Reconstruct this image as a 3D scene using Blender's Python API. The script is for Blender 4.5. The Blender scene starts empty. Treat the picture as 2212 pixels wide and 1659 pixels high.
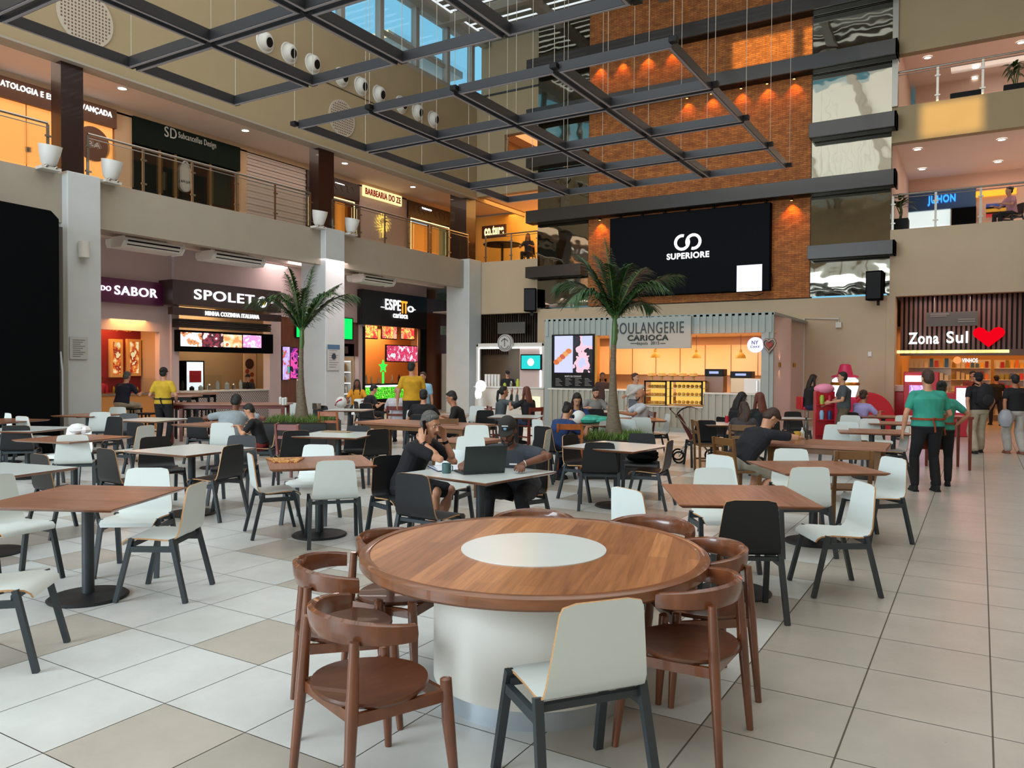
import bpy, math, random
from math import sin, cos, pi, radians as R, sqrt, atan2
from mathutils import Vector as V, Matrix, Euler
random.seed(7)
S = bpy.context.scene
C = S.collection
# ------------------------------------------------------------------ camera, world, daylight, exposure
FPX, YAW, PITCH, ROLL, EYE = 1678.8, .5424, .01927, -.005156, 1.7
def _w2c(v):
    x, y, z = v
    c, s = cos(YAW), sin(YAW); x, y = x*c+y*s, -x*s+y*c
    c, s = cos(PITCH), sin(PITCH); y, z = y*c-z*s, y*s+z*c
    c, s = cos(ROLL), sin(ROLL); x, z = x*c-z*s, x*s+z*c
    return (x, y, z)
_c = [_w2c(e) for e in ((1,0,0),(0,1,0),(0,0,1))]
MW = Matrix(((_c[0][0],_c[0][1],_c[0][2]),(_c[1][0],_c[1][1],_c[1][2]),(_c[2][0],_c[2][1],_c[2][2])))  # cam axes -> world
right, fwd, up = MW @ V((1,0,0)), MW @ V((0,1,0)), MW @ V((0,0,1))
cam = bpy.data.cameras.new('camera'); co = bpy.data.objects.new('camera', cam); C.objects.link(co)
cam.sensor_width = 36; cam.lens = FPX/2212*36; cam.clip_end = 400
mx = Matrix.Identity(4)
for i in range(3):
    mx[i][0] = right[i]; mx[i][1] = up[i]; mx[i][2] = -fwd[i]
mx[2][3] = EYE
co.matrix_world = mx
S.camera = co
def ray(u, v): return MW @ V(((u-1106)/FPX, 1, -(v-829.5)/FPX))
CP = V((0, 0, EYE))
def oz(u, v, z=0): r = ray(u, v); return CP+r*((z-EYE)/r.z)       # measured photo point -> metres, on a level plane
def oy(u, v, Y): r = ray(u, v); return CP+r*(Y/r.y)               # ... on a wall of known Y
def ox(u, v, X): r = ray(u, v); return CP+r*(X/r.x)               # ... on a wall of known X
def od(u, D): r = ray(u, 797); return V((r.x*D, r.y*D, 0))        # floor point at depth D
S.view_settings.view_transform = 'Standard'; S.view_settings.look = 'None'
S.view_settings.gamma = 1; S.view_settings.exposure = 0.0
try: S.view_settings.use_curve_mapping = False
except Exception: pass
w = bpy.data.worlds.new('World'); S.world = w; w.use_nodes = True
bg = w.node_tree.nodes['Background']; bg.inputs[0].default_value = (.22, .60, .85, 1); bg.inputs[1].default_value = 1.0
def lin(c):
    if isinstance(c, str): c = tuple(int(c[i:i+2], 16)/255 for i in (0, 2, 4))
    return tuple((x/12.92 if x <= .04045 else ((x+.055)/1.055)**2.4) for x in c)
def lamp(name, kind, loc, power, col, to=None, size=None, size_y=None, spot=None, blend=.5, rad=None):
    l = bpy.data.lights.new(name, kind); l.energy = power; l.color = lin(col)
    if kind == 'AREA':
        l.shape = 'RECTANGLE'; l.size = size; l.size_y = size_y or size
    if kind == 'SPOT': l.spot_size = R(spot); l.spot_blend = blend
    if rad is not None and kind in ('POINT', 'SPOT'): l.shadow_soft_size = rad
    o = bpy.data.objects.new(name, l); C.objects.link(o); o.location = loc
    if to is not None:
        o.rotation_euler = (V(to)-V(loc)).to_track_quat('-Z', 'Y').to_euler()
    return o
# daylight through the glazed roof over the hall, and through the tall glazed entrance behind the camera
lamp('roof_daylight', 'AREA', (-6.5, 5, 13.8), 1000, 'f8f2e8', (-6.5, 5, 0), 17, 20)
lamp('entrance_daylight', 'AREA', (-9, -11.5, 5.2), 4100, 'e0f0fb', (-5.0, 3, .5), 13, 7)
sun = lamp('sun', 'SUN', (0, -20, 30), 5.0, 'ffcf70', (0, 60, 10)); sun.data.angle = R(.8)   # low sun, let in through gaps cut in the added roof sheet

# ------------------------------------------------------------------ helpers
def mat(name, col, rough=.5, metal=0, emit=None, es=0, noise=0, nscale=8, trans=0, ior=1.45, alpha=None, bump=0, stretch=None, coat=0, spec=.5):
    m = bpy.data.materials.new(name); m.use_nodes = True
    nt = m.node_tree; b = nt.nodes['Principled BSDF']; c = lin(col)
    b.inputs['Base Color'].default_value = (*c, 1); b.inputs['Roughness'].default_value = rough
    b.inputs['Metallic'].default_value = metal; b.inputs['Specular IOR Level'].default_value = spec
    b.inputs['Coat Weight'].default_value = coat
    if emit: b.inputs['Emission Color'].default_value = (*lin(emit), 1); b.inputs['Emission Strength'].default_value = es
    if trans: b.inputs['Transmission Weight'].default_value = trans; b.inputs['IOR'].default_value = ior
    if alpha is not None: b.inputs['Alpha'].default_value = alpha
    if noise or bump:
        tc = nt.nodes.new('ShaderNodeTexCoord'); mp = nt.nodes.new('ShaderNodeMapping')
        nt.links.new(tc.outputs['Object'], mp.inputs[0])
        if stretch: mp.inputs['Scale'].default_value = stretch
        n = nt.nodes.new('ShaderNodeTexNoise'); n.inputs['Scale'].default_value = nscale; n.inputs['Detail'].default_value = 4
        nt.links.new(mp.outputs[0], n.inputs[0])
        if noise:
            r = nt.nodes.new('ShaderNodeValToRGB')
            r.color_ramp.elements[0].position = .3; r.color_ramp.elements[1].position = .7
            r.color_ramp.elements[0].color = (*[x*(1-noise) for x in c], 1); r.color_ramp.elements[1].color = (*[min(1, x*(1+noise)) for x in c], 1)
            nt.links.new(n.outputs['Fac'], r.inputs[0]); nt.links.new(r.outputs[0], b.inputs['Base Color'])
        if bump:
            bp = nt.nodes.new('ShaderNodeBump'); bp.inputs['Strength'].default_value = bump; bp.inputs['Distance'].default_value = .01
            nt.links.new(n.outputs['Fac'], bp.inputs['Height']); nt.links.new(bp.outputs[0], b.inputs['Normal'])
    return m
def glow(name, col, es): return mat(name, '000000', 1, emit=col, es=es, spec=0)
class MB:
    def __init__(s): s.v = []; s.f = []; s.m = []; s.M = Matrix.Identity(4)
    def add(s, vs, fs, mi=0):
        o = len(s.v); s.v += [tuple(s.M @ V(p)) for p in vs]; s.f += [tuple(i+o for i in f) for f in fs]
        s.m += [mi]*len(fs) if isinstance(mi, int) else mi
        return s
    def box(s, x0, x1, y0, y1, z0, z1, mi=0):
        if x0 > x1: x0, x1 = x1, x0
        if y0 > y1: y0, y1 = y1, y0
        if z0 > z1: z0, z1 = z1, z0
        return s.add([(x, y, z) for z in (z0, z1) for y in (y0, y1) for x in (x0, x1)],
              [(0,2,3,1),(4,5,7,6),(0,1,5,4),(2,6,7,3),(0,4,6,2),(1,3,7,5)], mi)
    def cb(s, c, d, mi=0): return s.box(c[0]-d[0]/2, c[0]+d[0]/2, c[1]-d[1]/2, c[1]+d[1]/2, c[2]-d[2]/2, c[2]+d[2]/2, mi)
    def bar(s, p, q, w, h=None, side=None, w2=None, mi=0):
        h = h or w; p = V(p); q = V(q); d = (q-p).normalized()
        a = V(side) if side else (V((0,0,1)) if abs(d.z) < .9 else V((0,1,0)))
        x = d.cross(a).normalized(); y = x.cross(d).normalized(); k = (w2/w) if w2 else 1
        vs = [p+x*w/2*i+y*h/2*j for i, j in ((-1,-1),(1,-1),(1,1),(-1,1))]+[q+x*w/2*i*k+y*h/2*j*k for i, j in ((-1,-1),(1,-1),(1,1),(-1,1))]
        return s.add(vs, [(3,2,1,0),(4,5,6,7),(0,1,5,4),(1,2,6,5),(2,3,7,6),(3,0,4,7)], mi)
    def tube(s, pts, rad, n=10, mi=0, cap=True, ell=None, up=None):
        pts = [V(p) for p in pts]; N = len(pts)
        if not hasattr(rad, '__len__'): rad = [rad]*N
        vs = []; pu = V(up) if up else None
        for i, p in enumerate(pts):
            d = (pts[min(i+1, N-1)]-pts[max(i-1, 0)]).normalized()
            if pu is None: pu = V((0,0,1)) if abs(d.z) < .9 else V((0,1,0))
            x = d.cross(pu)
            x = x.normalized() if x.length > 1e-6 else d.orthogonal().normalized()
            y = x.cross(d).normalized(); pu = y
            r = rad[i]; rx, ry = (r if hasattr(r, '__len__') else (r, r*(ell or 1)))
            vs += [p+x*rx*cos(2*pi*k/n)+y*ry*sin(2*pi*k/n) for k in range(n)]
        fs = [(i*n+k, i*n+(k+1) % n, (i+1)*n+(k+1) % n, (i+1)*n+k) for i in range(N-1) for k in range(n)]
        if cap: fs += [tuple(range(n-1, -1, -1)), tuple((N-1)*n+k for k in range(n))]
        return s.add(vs, fs, mi)
    def lathe(s, prof, n=24, c=(0,0,0), mi=0, cap=True):
        vs = [(c[0]+r*cos(2*pi*k/n), c[1]+r*sin(2*pi*k/n), c[2]+z) for r, z in prof for k in range(n)]
        N = len(prof)
        fs = [(i*n+k, i*n+(k+1) % n, (i+1)*n+(k+1) % n, (i+1)*n+k) for i in range(N-1) for k in range(n)]
        if cap: fs += [tuple(range(n-1, -1, -1)), tuple((N-1)*n+k for k in range(n))]
        return s.add(vs, fs, mi)
    def ell(s, c, r, n=12, mi=0, rot=None):
        c = V(c); r = r if hasattr(r, '__len__') else (r, r, r); vs = []; m = n//2
        rm = rot or Matrix.Identity(3)
        for i in range(1, m):
            t = pi*i/m
            vs += [c+rm @ V((r[0]*sin(t)*cos(2*pi*k/n), r[1]*sin(t)*sin(2*pi*k/n), r[2]*cos(t))) for k in range(n)]
        vs += [c+rm @ V((0,0,r[2])), c-rm @ V((0,0,r[2]))]; a = (m-1)*n
        fs = [(i*n+k, (i+1)*n+k, (i+1)*n+(k+1) % n, i*n+(k+1) % n) for i in range(m-2) for k in range(n)]
        fs += [(a, k, (k+1) % n) for k in range(n)]+[(a+1, (m-2)*n+(k+1) % n, (m-2)*n+k) for k in range(n)]
        return s.add(vs, fs, mi)
    def prism(s, poly, a, b, mi=0, axis='z'):
        n = len(poly)
        def P(p, h): return (p[0], p[1], h) if axis == 'z' else ((p[0], h, p[1]) if axis == 'y' else (h, p[0], p[1]))
        return s.add([P(p, a) for p in poly]+[P(p, b) for p in poly], [tuple(range(n-1, -1, -1)), tuple(range(n, 2*n))]+[(i, (i+1) % n, n+(i+1) % n, n+i) for i in range(n)], mi)
    def build(s, name, mats, parent=None, smooth=True, ang=35, bevel=0, loc=None):
        me = bpy.data.meshes.new(name); me.from_pydata(s.v, [], s.f)
        for m in (mats if isinstance(mats, (list, tuple)) else [mats]): me.materials.append(m)
        me.polygons.foreach_set('material_index', s.m)
        if smooth:
            me.polygons.foreach_set('use_smooth', [True]*len(s.f)); me.set_sharp_from_angle(angle=R(ang))
        me.update()
        o = bpy.data.objects.new(name, me); C.objects.link(o)
        if parent: o.parent = parent
        if loc: o.location = loc
        if bevel:
            b = o.modifiers.new('bevel', 'BEVEL'); b.width = bevel; b.segments = 2; b.limit_method = 'ANGLE'
        return o
def tag(o, label, cat, group=None, kind=None):
    if label: o['label'] = label
    if cat: o['category'] = cat
    if group: o['group'] = group
    if kind: o['kind'] = kind
    return o
def thing(name, label, cat, loc=(0,0,0), rz=0, group=None):
    o = bpy.data.objects.new(name, None); C.objects.link(o); o.empty_display_size = .1
    o.location = loc; o.rotation_euler = (0, 0, rz)
    return tag(o, label, cat, group)
def struct(name, b, m, **k):
    o = b.build(name, m, **k); o['kind'] = 'structure'; return o
KIDS = {}
def dup(root, loc, rz, label, group=None, swap=None):
    def cp(o, par):
        c = o.copy(); C.objects.link(c)
        if par: c.parent = par
        for ch in list(o.children): cp(ch, c)
        return c
    r = cp(root, None); r.location = loc; r.rotation_euler = (0, 0, rz)
    if label: r['label'] = label
    if group: r['group'] = group
    return r
def facing(phi):
    "heading in the hall of something turned phi degrees clockwise from the way the photographer looks"
    f = V((-sin(YAW), cos(YAW), 0))*cos(R(phi))+V((cos(YAW), sin(YAW), 0))*sin(R(phi))
    return atan2(-f.x, f.y)
def text(s, w, h, m, parent, M4, name='lettering', depth=.02, bold=.0, keep=False):
    cu = bpy.data.curves.new(name, 'FONT'); cu.body = s; cu.size = 1; cu.extrude = 0; cu.offset = bold; cu.space_character = 1.12
    t = bpy.data.objects.new('tmp', cu); C.objects.link(t)
    bpy.context.view_layer.update()
    me = bpy.data.meshes.new_from_object(t.evaluated_get(bpy.context.evaluated_depsgraph_get()))
    bpy.data.objects.remove(t); bpy.data.curves.remove(cu)
    xs = [v.co.x for v in me.vertices]; ys = [v.co.y for v in me.vertices]
    x0, x1, y0, y1 = min(xs), max(xs), min(ys), max(ys)
    sx = w/(x1-x0); sy = h/(y1-y0)
    if keep: sx = sy = min(sx, sy)
    for v in me.vertices: v.co = V(((v.co.x-(x0+x1)/2)*sx, (v.co.y-(y0+y1)/2)*sy, 0))
    import bmesh
    bm = bmesh.new(); bm.from_mesh(me)
    r = bmesh.ops.extrude_face_region(bm, geom=bm.faces[:])
    bmesh.ops.translate(bm, vec=(0, 0, depth), verts=[e for e in r['geom'] if isinstance(e, bmesh.types.BMVert)])
    bmesh.ops.recalc_face_normals(bm, faces=bm.faces[:])
    bm.to_mesh(me); bm.free(); me.transform(M4); me.materials.clear(); me.materials.append(m); me.name = name
    o = bpy.data.objects.new(name, me); C.objects.link(o)
    if parent: o.parent = parent
    return o
def MX(x, y, z): return Matrix(((0,0,1,x),(1,0,0,y),(0,1,0,z),(0,0,0,1)))     # lettering on a wall that faces +X
def MY(x, y, z): return Matrix(((1,0,0,x),(0,0,-1,y),(0,1,0,z),(0,0,0,1)))    # lettering on a wall that faces -Y
def rx(X, u0, v0, u1, v1): a = ox(u0, v0, X); b = ox(u1, v1, X); return a.y, b.y, b.z, a.z    # y0,y1,z0,z1
def ry(Y, u0, v0, u1, v1): a = oy(u0, v0, Y); b = oy(u1, v1, Y); return a.x, b.x, b.z, a.z    # x0,x1,z0,z1
# ------------------------------------------------------------------ materials
M = {}
def wood(name, c1, c2, plank=.09, rough=.35, axis=0, rot=0, coat=.3, length=1.4):
    m = bpy.data.materials.new(name); m.use_nodes = True; nt = m.node_tree; b = nt.nodes['Principled BSDF']
    tc = nt.nodes.new('ShaderNodeTexCoord'); mp = nt.nodes.new('ShaderNodeMapping'); mp.inputs['Rotation'].default_value = (0, 0, R(rot))
    nt.links.new(tc.outputs['Object'], mp.inputs[0])
    br = nt.nodes.new('ShaderNodeTexBrick'); br.inputs['Scale'].default_value = 1
    br.inputs['Brick Width'].default_value = length; br.inputs['Row Height'].default_value = plank
    br.inputs['Mortar Size'].default_value = .0012; br.inputs['Mortar'].default_value = (*[x*.55 for x in lin(c1)], 1)
    br.inputs['Color1'].default_value = (*lin(c1), 1); br.inputs['Color2'].default_value = (*lin(c2), 1)
    nt.links.new(mp.outputs[0], br.inputs[0])
    m2 = nt.nodes.new('ShaderNodeMapping'); m2.inputs['Scale'].default_value = (2.5, 40, 20) if axis == 0 else (40, 20, 2.5)
    nt.links.new(mp.outputs[0], m2.inputs[0])
    n = nt.nodes.new('ShaderNodeTexNoise'); n.inputs['Scale'].default_value = 1; n.inputs['Detail'].default_value = 6; n.inputs['Distortion'].default_value = .6
    nt.links.new(m2.outputs[0], n.inputs[0])
    mix = nt.nodes.new('ShaderNodeMix'); mix.data_type = 'RGBA'; mix.blend_type = 'MULTIPLY'; mix.inputs[0].default_value = .75
    r = nt.nodes.new('ShaderNodeValToRGB'); r.color_ramp.elements[0].position = .3; r.color_ramp.elements[0].color = (.52, .48, .45, 1); r.color_ramp.elements[1].position = .62; r.color_ramp.elements[1].color = (1, 1, 1, 1)
    nt.links.new(n.outputs['Fac'], r.inputs[0]); nt.links.new(br.outputs['Color'], mix.inputs[6]); nt.links.new(r.outputs[0], mix.inputs[7])
    nt.links.new(mix.outputs[2], b.inputs['Base Color']); b.inputs['Roughness'].default_value = rough; b.inputs['Coat Weight'].default_value = coat; b.inputs['Coat Roughness'].default_value = .25
    return m
M['table_wood'] = wood('round_table_wood', 'cb8a58', '996039', .1, .33)
M['top_wood'] = wood('table_top_wood', 'a9745a', '98664c', .14, .4)
M['rim_wood'] = mat('rim_wood', '7c4b2c', .3, noise=.2, nscale=6, stretch=(1, 1, 8), coat=.4)
M['chair_wood'] = mat('chair_wood', '6b3c22', .3, noise=.25, nscale=5, stretch=(3, 3, 1), coat=.5)
M['seat_wood'] = mat('seat_wood', '57301c', .3, noise=.2, nscale=5, stretch=(6, 1, 1), coat=.2)
M['ladder_wood'] = mat('ladder_chair_wood', '9b5120', .35, noise=.25, nscale=6, stretch=(2, 2, 1), coat=.3)
M['red_wood'] = mat('red_stained_wood', '6e2414', .35, noise=.2, nscale=6, coat=.3)
M['brown_wood'] = mat('brown_wood', '6d4a26', .4, noise=.2, nscale=6, coat=.2)
M['ply'] = mat('plywood_edge', 'c0905e', .5, noise=.15, nscale=30, stretch=(1, 1, 12))
M['white_lam'] = mat('white_laminate', 'd5ddda', .35, noise=.02, nscale=3)
M['black_lam'] = mat('black_laminate', '17191c', .42, spec=.4)
M['steel_dark'] = mat('dark_painted_steel', '2b3338', .42)
M['base_dark'] = mat('black_cast_base', '1d1f22', .5, noise=.1, nscale=40)
M['white_top'] = mat('white_table_top', 'd9dfdc', .22, noise=.02, nscale=3)
M['wall'] = mat('beige_paint', 'bfaa8e', .75, noise=.035, nscale=1.2)
M['wall2'] = mat('beige_paint_upper', 'a3906f', .75, noise=.03, nscale=1.2)
M['fascia'] = mat('fascia_paint', 'a3998a', .7, noise=.03, nscale=1.5)
M['pinkwall'] = mat('pinkish_shop_wall', 'c9b4b2', .7, noise=.03, nscale=2)
M['column'] = mat('column_paint', 'c4c8c8', .35, noise=.03, nscale=2)
M['ceil'] = mat('ceiling_paint', 'e0cfc4', .8, noise=.02, nscale=1)
M['darkcol'] = mat('dark_brown_cladding', '2a1410', .28, coat=.3)
M['steel'] = mat('brushed_steel', 'a9a59c', .25, metal=1)
M['glass'] = mat('railing_glass', 'cfe0da', .03, trans=1, ior=1.02, alpha=.32)
M['black'] = mat('black_plastic', '08090a', .5, spec=.25)
M['blackm'] = mat('black_matte', '08090b', .85, spec=.06)
M['white'] = mat('white_plastic', 'dcdcd8', .4)
M['offwhite'] = mat('off_white_paint', 'cfccc4', .5, noise=.03, nscale=3)
M['grid_dark'] = mat('grid_dark_paint', '2c2c30', .35)
M['grid_light'] = mat('grid_diffuser', '8e8688', .4)
M['beam'] = mat('tower_beam_paint', '35302c', .3, coat=.2)
M['grey'] = mat('grey_panel', '8b938f', .5)
M['kiosk'] = mat('kiosk_panel', '929c98', .5, noise=.03, nscale=2)
M['kiosk_pink'] = mat('kiosk_cream', 'd6c3b8', .6)
M['red'] = mat('red_lacquer', 'b01224', .3)
M['gold'] = mat('gold_metal', 'b58b35', .3, metal=1)
M['soil'] = mat('soil', '2a2018', .9, noise=.3, nscale=30)
M['grass'] = mat('grass_blades', '5b7a2c', .6, noise=.3, nscale=20)
M['leaf'] = mat('palm_leaf', '2f5226', .42, noise=.3, nscale=6)
M['leaf_yel'] = mat('palm_leaf_old', '6d7a2c', .5, noise=.3, nscale=6)
M['trunk'] = mat('palm_trunk', '6f6250', .8, noise=.25, nscale=12, stretch=(1, 1, 6), bump=.4)
M['stem_green'] = mat('palm_crownshaft', '4b6b34', .4, noise=.2, nscale=5)
M['slat_wood'] = mat('slat_wood', '4a2c22', .5, noise=.2, nscale=8, stretch=(1, 1, .2))
M['panel_wood'] = wood('panel_wood', '7a3f22', '6b351b', .12, .35, 1)
M['brownsign'] = mat('brown_sign', '33211f', .4)
M['purple'] = mat('purple_sign', '5c1a48', .35)
M['signwhite'] = glow('lit_white', 'ffffff', 1.5)
M['signwarm'] = glow('lit_warm', 'ffdf9a', 2.2)
M['downlight'] = glow('downlight', 'fff4ea', 9)
M['glass_dark'] = mat('shop_glass', '222a28', .05, alpha=.35)
M['amber_wall'] = mat('amber_wall', 'e0a050', .7, emit='ff9c35', es=.35)
M['paper'] = mat('paper', 'dedede', .8)
def spx(n): return M[n]
XL, YB = -16.7, 25.0
# ------------------------------------------------------------------ floor: 0.6 m tiles, white and beige
def floor_mat(name, c):
    m = bpy.data.materials.new(name); m.use_nodes = True; nt = m.node_tree; b = nt.nodes['Principled BSDF']
    tc = nt.nodes.new('ShaderNodeTexCoord'); n = nt.nodes.new('ShaderNodeTexNoise'); n.inputs['Scale'].default_value = 2.2; n.inputs['Detail'].default_value = 8; n.inputs['Roughness'].default_value = .65
    nt.links.new(tc.outputs['Object'], n.inputs[0])
    r = nt.nodes.new('ShaderNodeValToRGB'); r.color_ramp.elements[0].position = .3; r.color_ramp.elements[1].position = .7
    l = lin(c); r.color_ramp.elements[0].color = (*[x*.88 for x in l], 1); r.color_ramp.elements[1].color = (*[x*1.07 for x in l], 1)
    nt.links.new(n.outputs['Fac'], r.inputs[0]); nt.links.new(r.outputs[0], b.inputs['Base Color'])
    n2 = nt.nodes.new('ShaderNodeTexNoise'); n2.inputs['Scale'].default_value = 30; nt.links.new(tc.outputs['Object'], n2.inputs[0])
    mr = nt.nodes.new('ShaderNodeMapRange'); mr.inputs[3].default_value = .24; mr.inputs[4].default_value = .4
    nt.links.new(n2.outputs['Fac'], mr.inputs[0]); nt.links.new(mr.outputs[0], b.inputs['Roughness'])
    return m
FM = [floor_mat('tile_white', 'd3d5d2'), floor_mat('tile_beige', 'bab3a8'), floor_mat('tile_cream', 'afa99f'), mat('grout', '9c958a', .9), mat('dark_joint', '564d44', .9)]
def build_floor():
    b = MB(); g = .0028; rnd = random.Random(11); T = .597
    beige = {(0, 1), (2, 2), (3, 0), (1, 4), (-3, 3), (5, 5), (-2, 6), (3, 6), (-5, 1), (0, 8), (-4, 8), (6, 8), (2, 10)}
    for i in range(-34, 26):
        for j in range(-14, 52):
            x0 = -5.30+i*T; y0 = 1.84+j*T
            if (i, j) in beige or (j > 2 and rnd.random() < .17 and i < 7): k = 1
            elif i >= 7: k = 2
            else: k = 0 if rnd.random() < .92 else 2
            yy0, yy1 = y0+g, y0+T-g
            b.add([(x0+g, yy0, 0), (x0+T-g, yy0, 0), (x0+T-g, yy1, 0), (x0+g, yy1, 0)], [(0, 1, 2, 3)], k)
    for i in range(7, 26): x0 = -5.30+i*T; b.add([(x0-.004, -12, .0006), (x0+.004, -12, .0006), (x0+.004, 33, .0006), (x0-.004, 33, .0006)], [(0, 1, 2, 3)], 4)
    b.add([(-27, -12, -.006), (12, -12, -.006), (12, 42, -.006), (-27, 42, -.006)], [(0, 1, 2, 3)], 3)
    b.box(-27, 12, -12, 42, -.2, -.01, 3)
    struct('floor', b, FM, smooth=False)
build_floor()
# ------------------------------------------------------------------ left facade
XS = -19.3          # ground floor shop fronts
XU = -19.5          # first floor shop fronts
b = MB(); b.box(XL-.25, XL, -12, YB, 4.75, 5.78); b.box(XL-8, XL-.25, -12, YB+8, 5.3, 5.76)
struct('wall_left_fascia', b, M['fascia'], smooth=False)
b = MB(); b.box(XL-.3, XL, -12, YB-.02, 8.25, 11.9)
struct('wall_left_upper', b, M['wall2'], smooth=False)
b = MB(); b.box(XL, XL+.012, -12, YB-.02, 10.13, 10.16); struct('trim_1', b, mat('groove', '4a4030', .8), smooth=False)
b = MB(); b.box(XL-.35, XL+.05, -12, YB-.02, 8.2, 8.25); struct('trim_2', b, M['fascia'], smooth=False)
b = MB(); b.box(XU-3, XL-.3, -12, YB+8, 8.55, 8.62); struct('ceiling_first_floor', b, M['ceil'], smooth=False)
b = MB(); b.box(XS-4.2, XL-.25, -12, YB+3, 5.0, 5.06); struct('ceiling_ground_floor', b, M['ceil'], smooth=False)
b = MB(); b.box(XL-.5, XL-.05, -12, YB, 4.93, 5.0); b.box(XL-1.5, XL-1.3, -12, YB-.3, 4.85, 5.0); struct('trim_3', b, M['ceil'], smooth=False)
# clerestory windows over the left wall
sky = mat('clerestory_glass', 'bfe0ee', .05, trans=1, alpha=.12)
b = MB()
b.box(XL-.25, XL, -12, YB, 11.9, 12.05); b.box(XL-.25, XL+.05, -12, YB, 14.05, 14.5)
ys = [-6, -4, -2, 0, 2, 4, 6, 8, 10, 12, 14, 15.9, 17.65, 19.45, 21.3, 23.1, 24.7]
for y in ys: b.box(XL-.2, XL+.03, y-.09, y+.09, 12.05, 14.05)
b.box(XL-.2, XL-.05, 19.5, 23, 12.6, 12.7)
struct('window_1', b, mat('window_frame_grey', '9a948a', .5), smooth=False)
b = MB(); b.box(XL-.12, XL-.11, -12, YB, 12.05, 14.05); g1 = b.build('window_1_glass', sky, smooth=False); g1['kind'] = 'structure'
b = MB(); b.box(XL-3.2, XL-.6, 20.5, 24.9, 12.9, 13.15); b.box(XL-1.2, XL-.8, 19.5, 24.9, 12.0, 12.35); o = struct('trim_4', b, mat('roof_outside', 'c8d4d6', .5), smooth=False)
# ------------------------------------------------------------------ roof: louvred skylight
b = MB()
y = -11.5
while y < 25:
    if not (-6 < y < 18.0):
        b.box(XL+.6, 6, y, y+.27, 14.25, 14.262)
    y += .42
b.box(XL-.3, 6, 24.7, 25.2, 14.18, 14.34)
struct('ceiling_louvres', b, mat('louvre_grey', '7f8078', .45), smooth=False)
b = MB()
for x in (XL+.35, -13.1, -9.2, -4.9, .9, 2.8): b.box(x-.16, x+.16, -12, YB, 13.95, 14.24)
for yy in (-6, 18.0, 22.6): b.box(XL, 6, yy-.12, yy+.12, 13.9, 14.2)
struct('ceiling_beams', b, mat('roof_beam', '8d8577', .55), smooth=False)
b = MB()
for q in ((XL, 6, -12, .6), (XL, -1.55, .6, 4.6), (-.05, 6, .6, 4.6), (XL, 6, 4.6, 12.4), (XL, -6.9, 12.4, 16.2), (-4.3, 6, 12.4, 16.2), (XL, 6, 16.2, 25.2)): b.box(*q, 14.36, 14.4)  # added sheet bars the blue sky; its gaps shape the sun patches
b.box(-17, 6.2, -12.3, -12.22, .5, 9.5); struct('added_glow_sheets', b, mat('added_sheet_glow', 'c8d4d8', .5, emit='e6eef2', es=.9), smooth=False)  # added sheets glow by themselves, as bright panes for the mirrors
# ------------------------------------------------------------------ south and east sides of the hall (behind and right of the photographer)
b = MB(); b.box(-17, 6.2, -12.2, -12, 0, .5); b.box(-17, 6.2, -12.2, -12, 9.5, 14.5)
for x in range(-17, 7, 2): b.box(x-.07, x+.07, -12.15, -12, .5, 9.5)
for z in (3.2, 6.4): b.box(-17, 6.2, -12.15, -12, z-.07, z+.07)
struct('wall_south', b, M['wall'], smooth=False)
b = MB(); b.box(6, 6.2, -12, 25, 0, 14.5); b.box(12, 12.2, 25, 42, 0, 14.5)
struct('wall_east', b, M['wall'], smooth=False)
# ------------------------------------------------------------------ back wall (north)
XT0, XT1 = -14.0, -2.3      # the tower
b = MB()
b.box(-13.98, XT1, YB, YB+.3, 0, 3.9)                      # wall below the tower
b.box(XL, XT0, YB, YB+.3, 3.8, 5.78)                       # first floor fascia, left of tower
b.box(XT1, 12, YB, YB+.3, 3.86, 5.78)                      # and right of it
b.box(XT1-.06, XT1+.16, YB-.05, YB+.3, 0, 3.86)            # corner trim beside the corridor
b.box(XT1+.16, 12, YB+7.8, YB+8, 3.4, 8.6); b.box(-24, -18.6, 27.6, 27.8, 0, 5.1)
struct('wall_back', b, M['wall'], smooth=False)
b = MB(); b.box(XT1-.0, 12, YB, YB+.3, 8.28, 9.3); b.box(XT1-.0, 12, YB, YB+.3, 10.8, 14.5)
b.box(XL, XT0, YB, YB+.3, 8.3, 9.6); b.box(XL, -15.45, YB, YB+.3, 9.6, 12.1); b.box(-15.45, XT0, YB, YB+.3, 10.5, 12.1); b.box(XL, XT0, YB+.3, YB+.5, 12.1, 14.3); b.box(XL-.4, XL-.3, YB+.3, YB+6.2, 8.3, 12.0)
struct('wall_back_upper', b, M['wall2'], smooth=False)
b = MB(); b.box(XL, XT0, YB-.03, YB, 12.05, 12.12); struct('trim_5', b, M['beam'], smooth=False)
b = MB(); b.box(-1.95-.35, -1.95-.2, YB-.1, YB+.2, 9.3, 14.5); struct('trim_6', b, mat('steel_strip', 'a8a59c', .3, metal=.5), smooth=False)
b = MB()
b.box(XT1, 12, YB+.3, YB+9, 5.3, 5.76); b.box(XT1, 12, YB+.3, YB+9, 8.62, 9.25); b.box(XL-3, XT0, YB+.3, YB+9, 5.3, 5.76)
struct('floor_upper', b, M['ceil'], smooth=False)
b = MB(); b.box(XT1, 12, YB+.3, YB+9, 8.55, 8.61); b.box(XT1, 12, YB+.3, YB+9, 11.9, 12.0); b.box(XL-.3, XT0, YB+.3, YB+9, 8.5, 8.56); b.box(XL-.3, XT0, YB+.3, YB+6, 11.2, 11.3)
b.box(XT1-.1, 3, YB+.3, YB+8, 3.95, 4.0); b.box(-19, -13.9, YB+.3, YB+6, 3.95, 4.0)
struct('ceiling_upper', b, M['ceil'], smooth=False)
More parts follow.
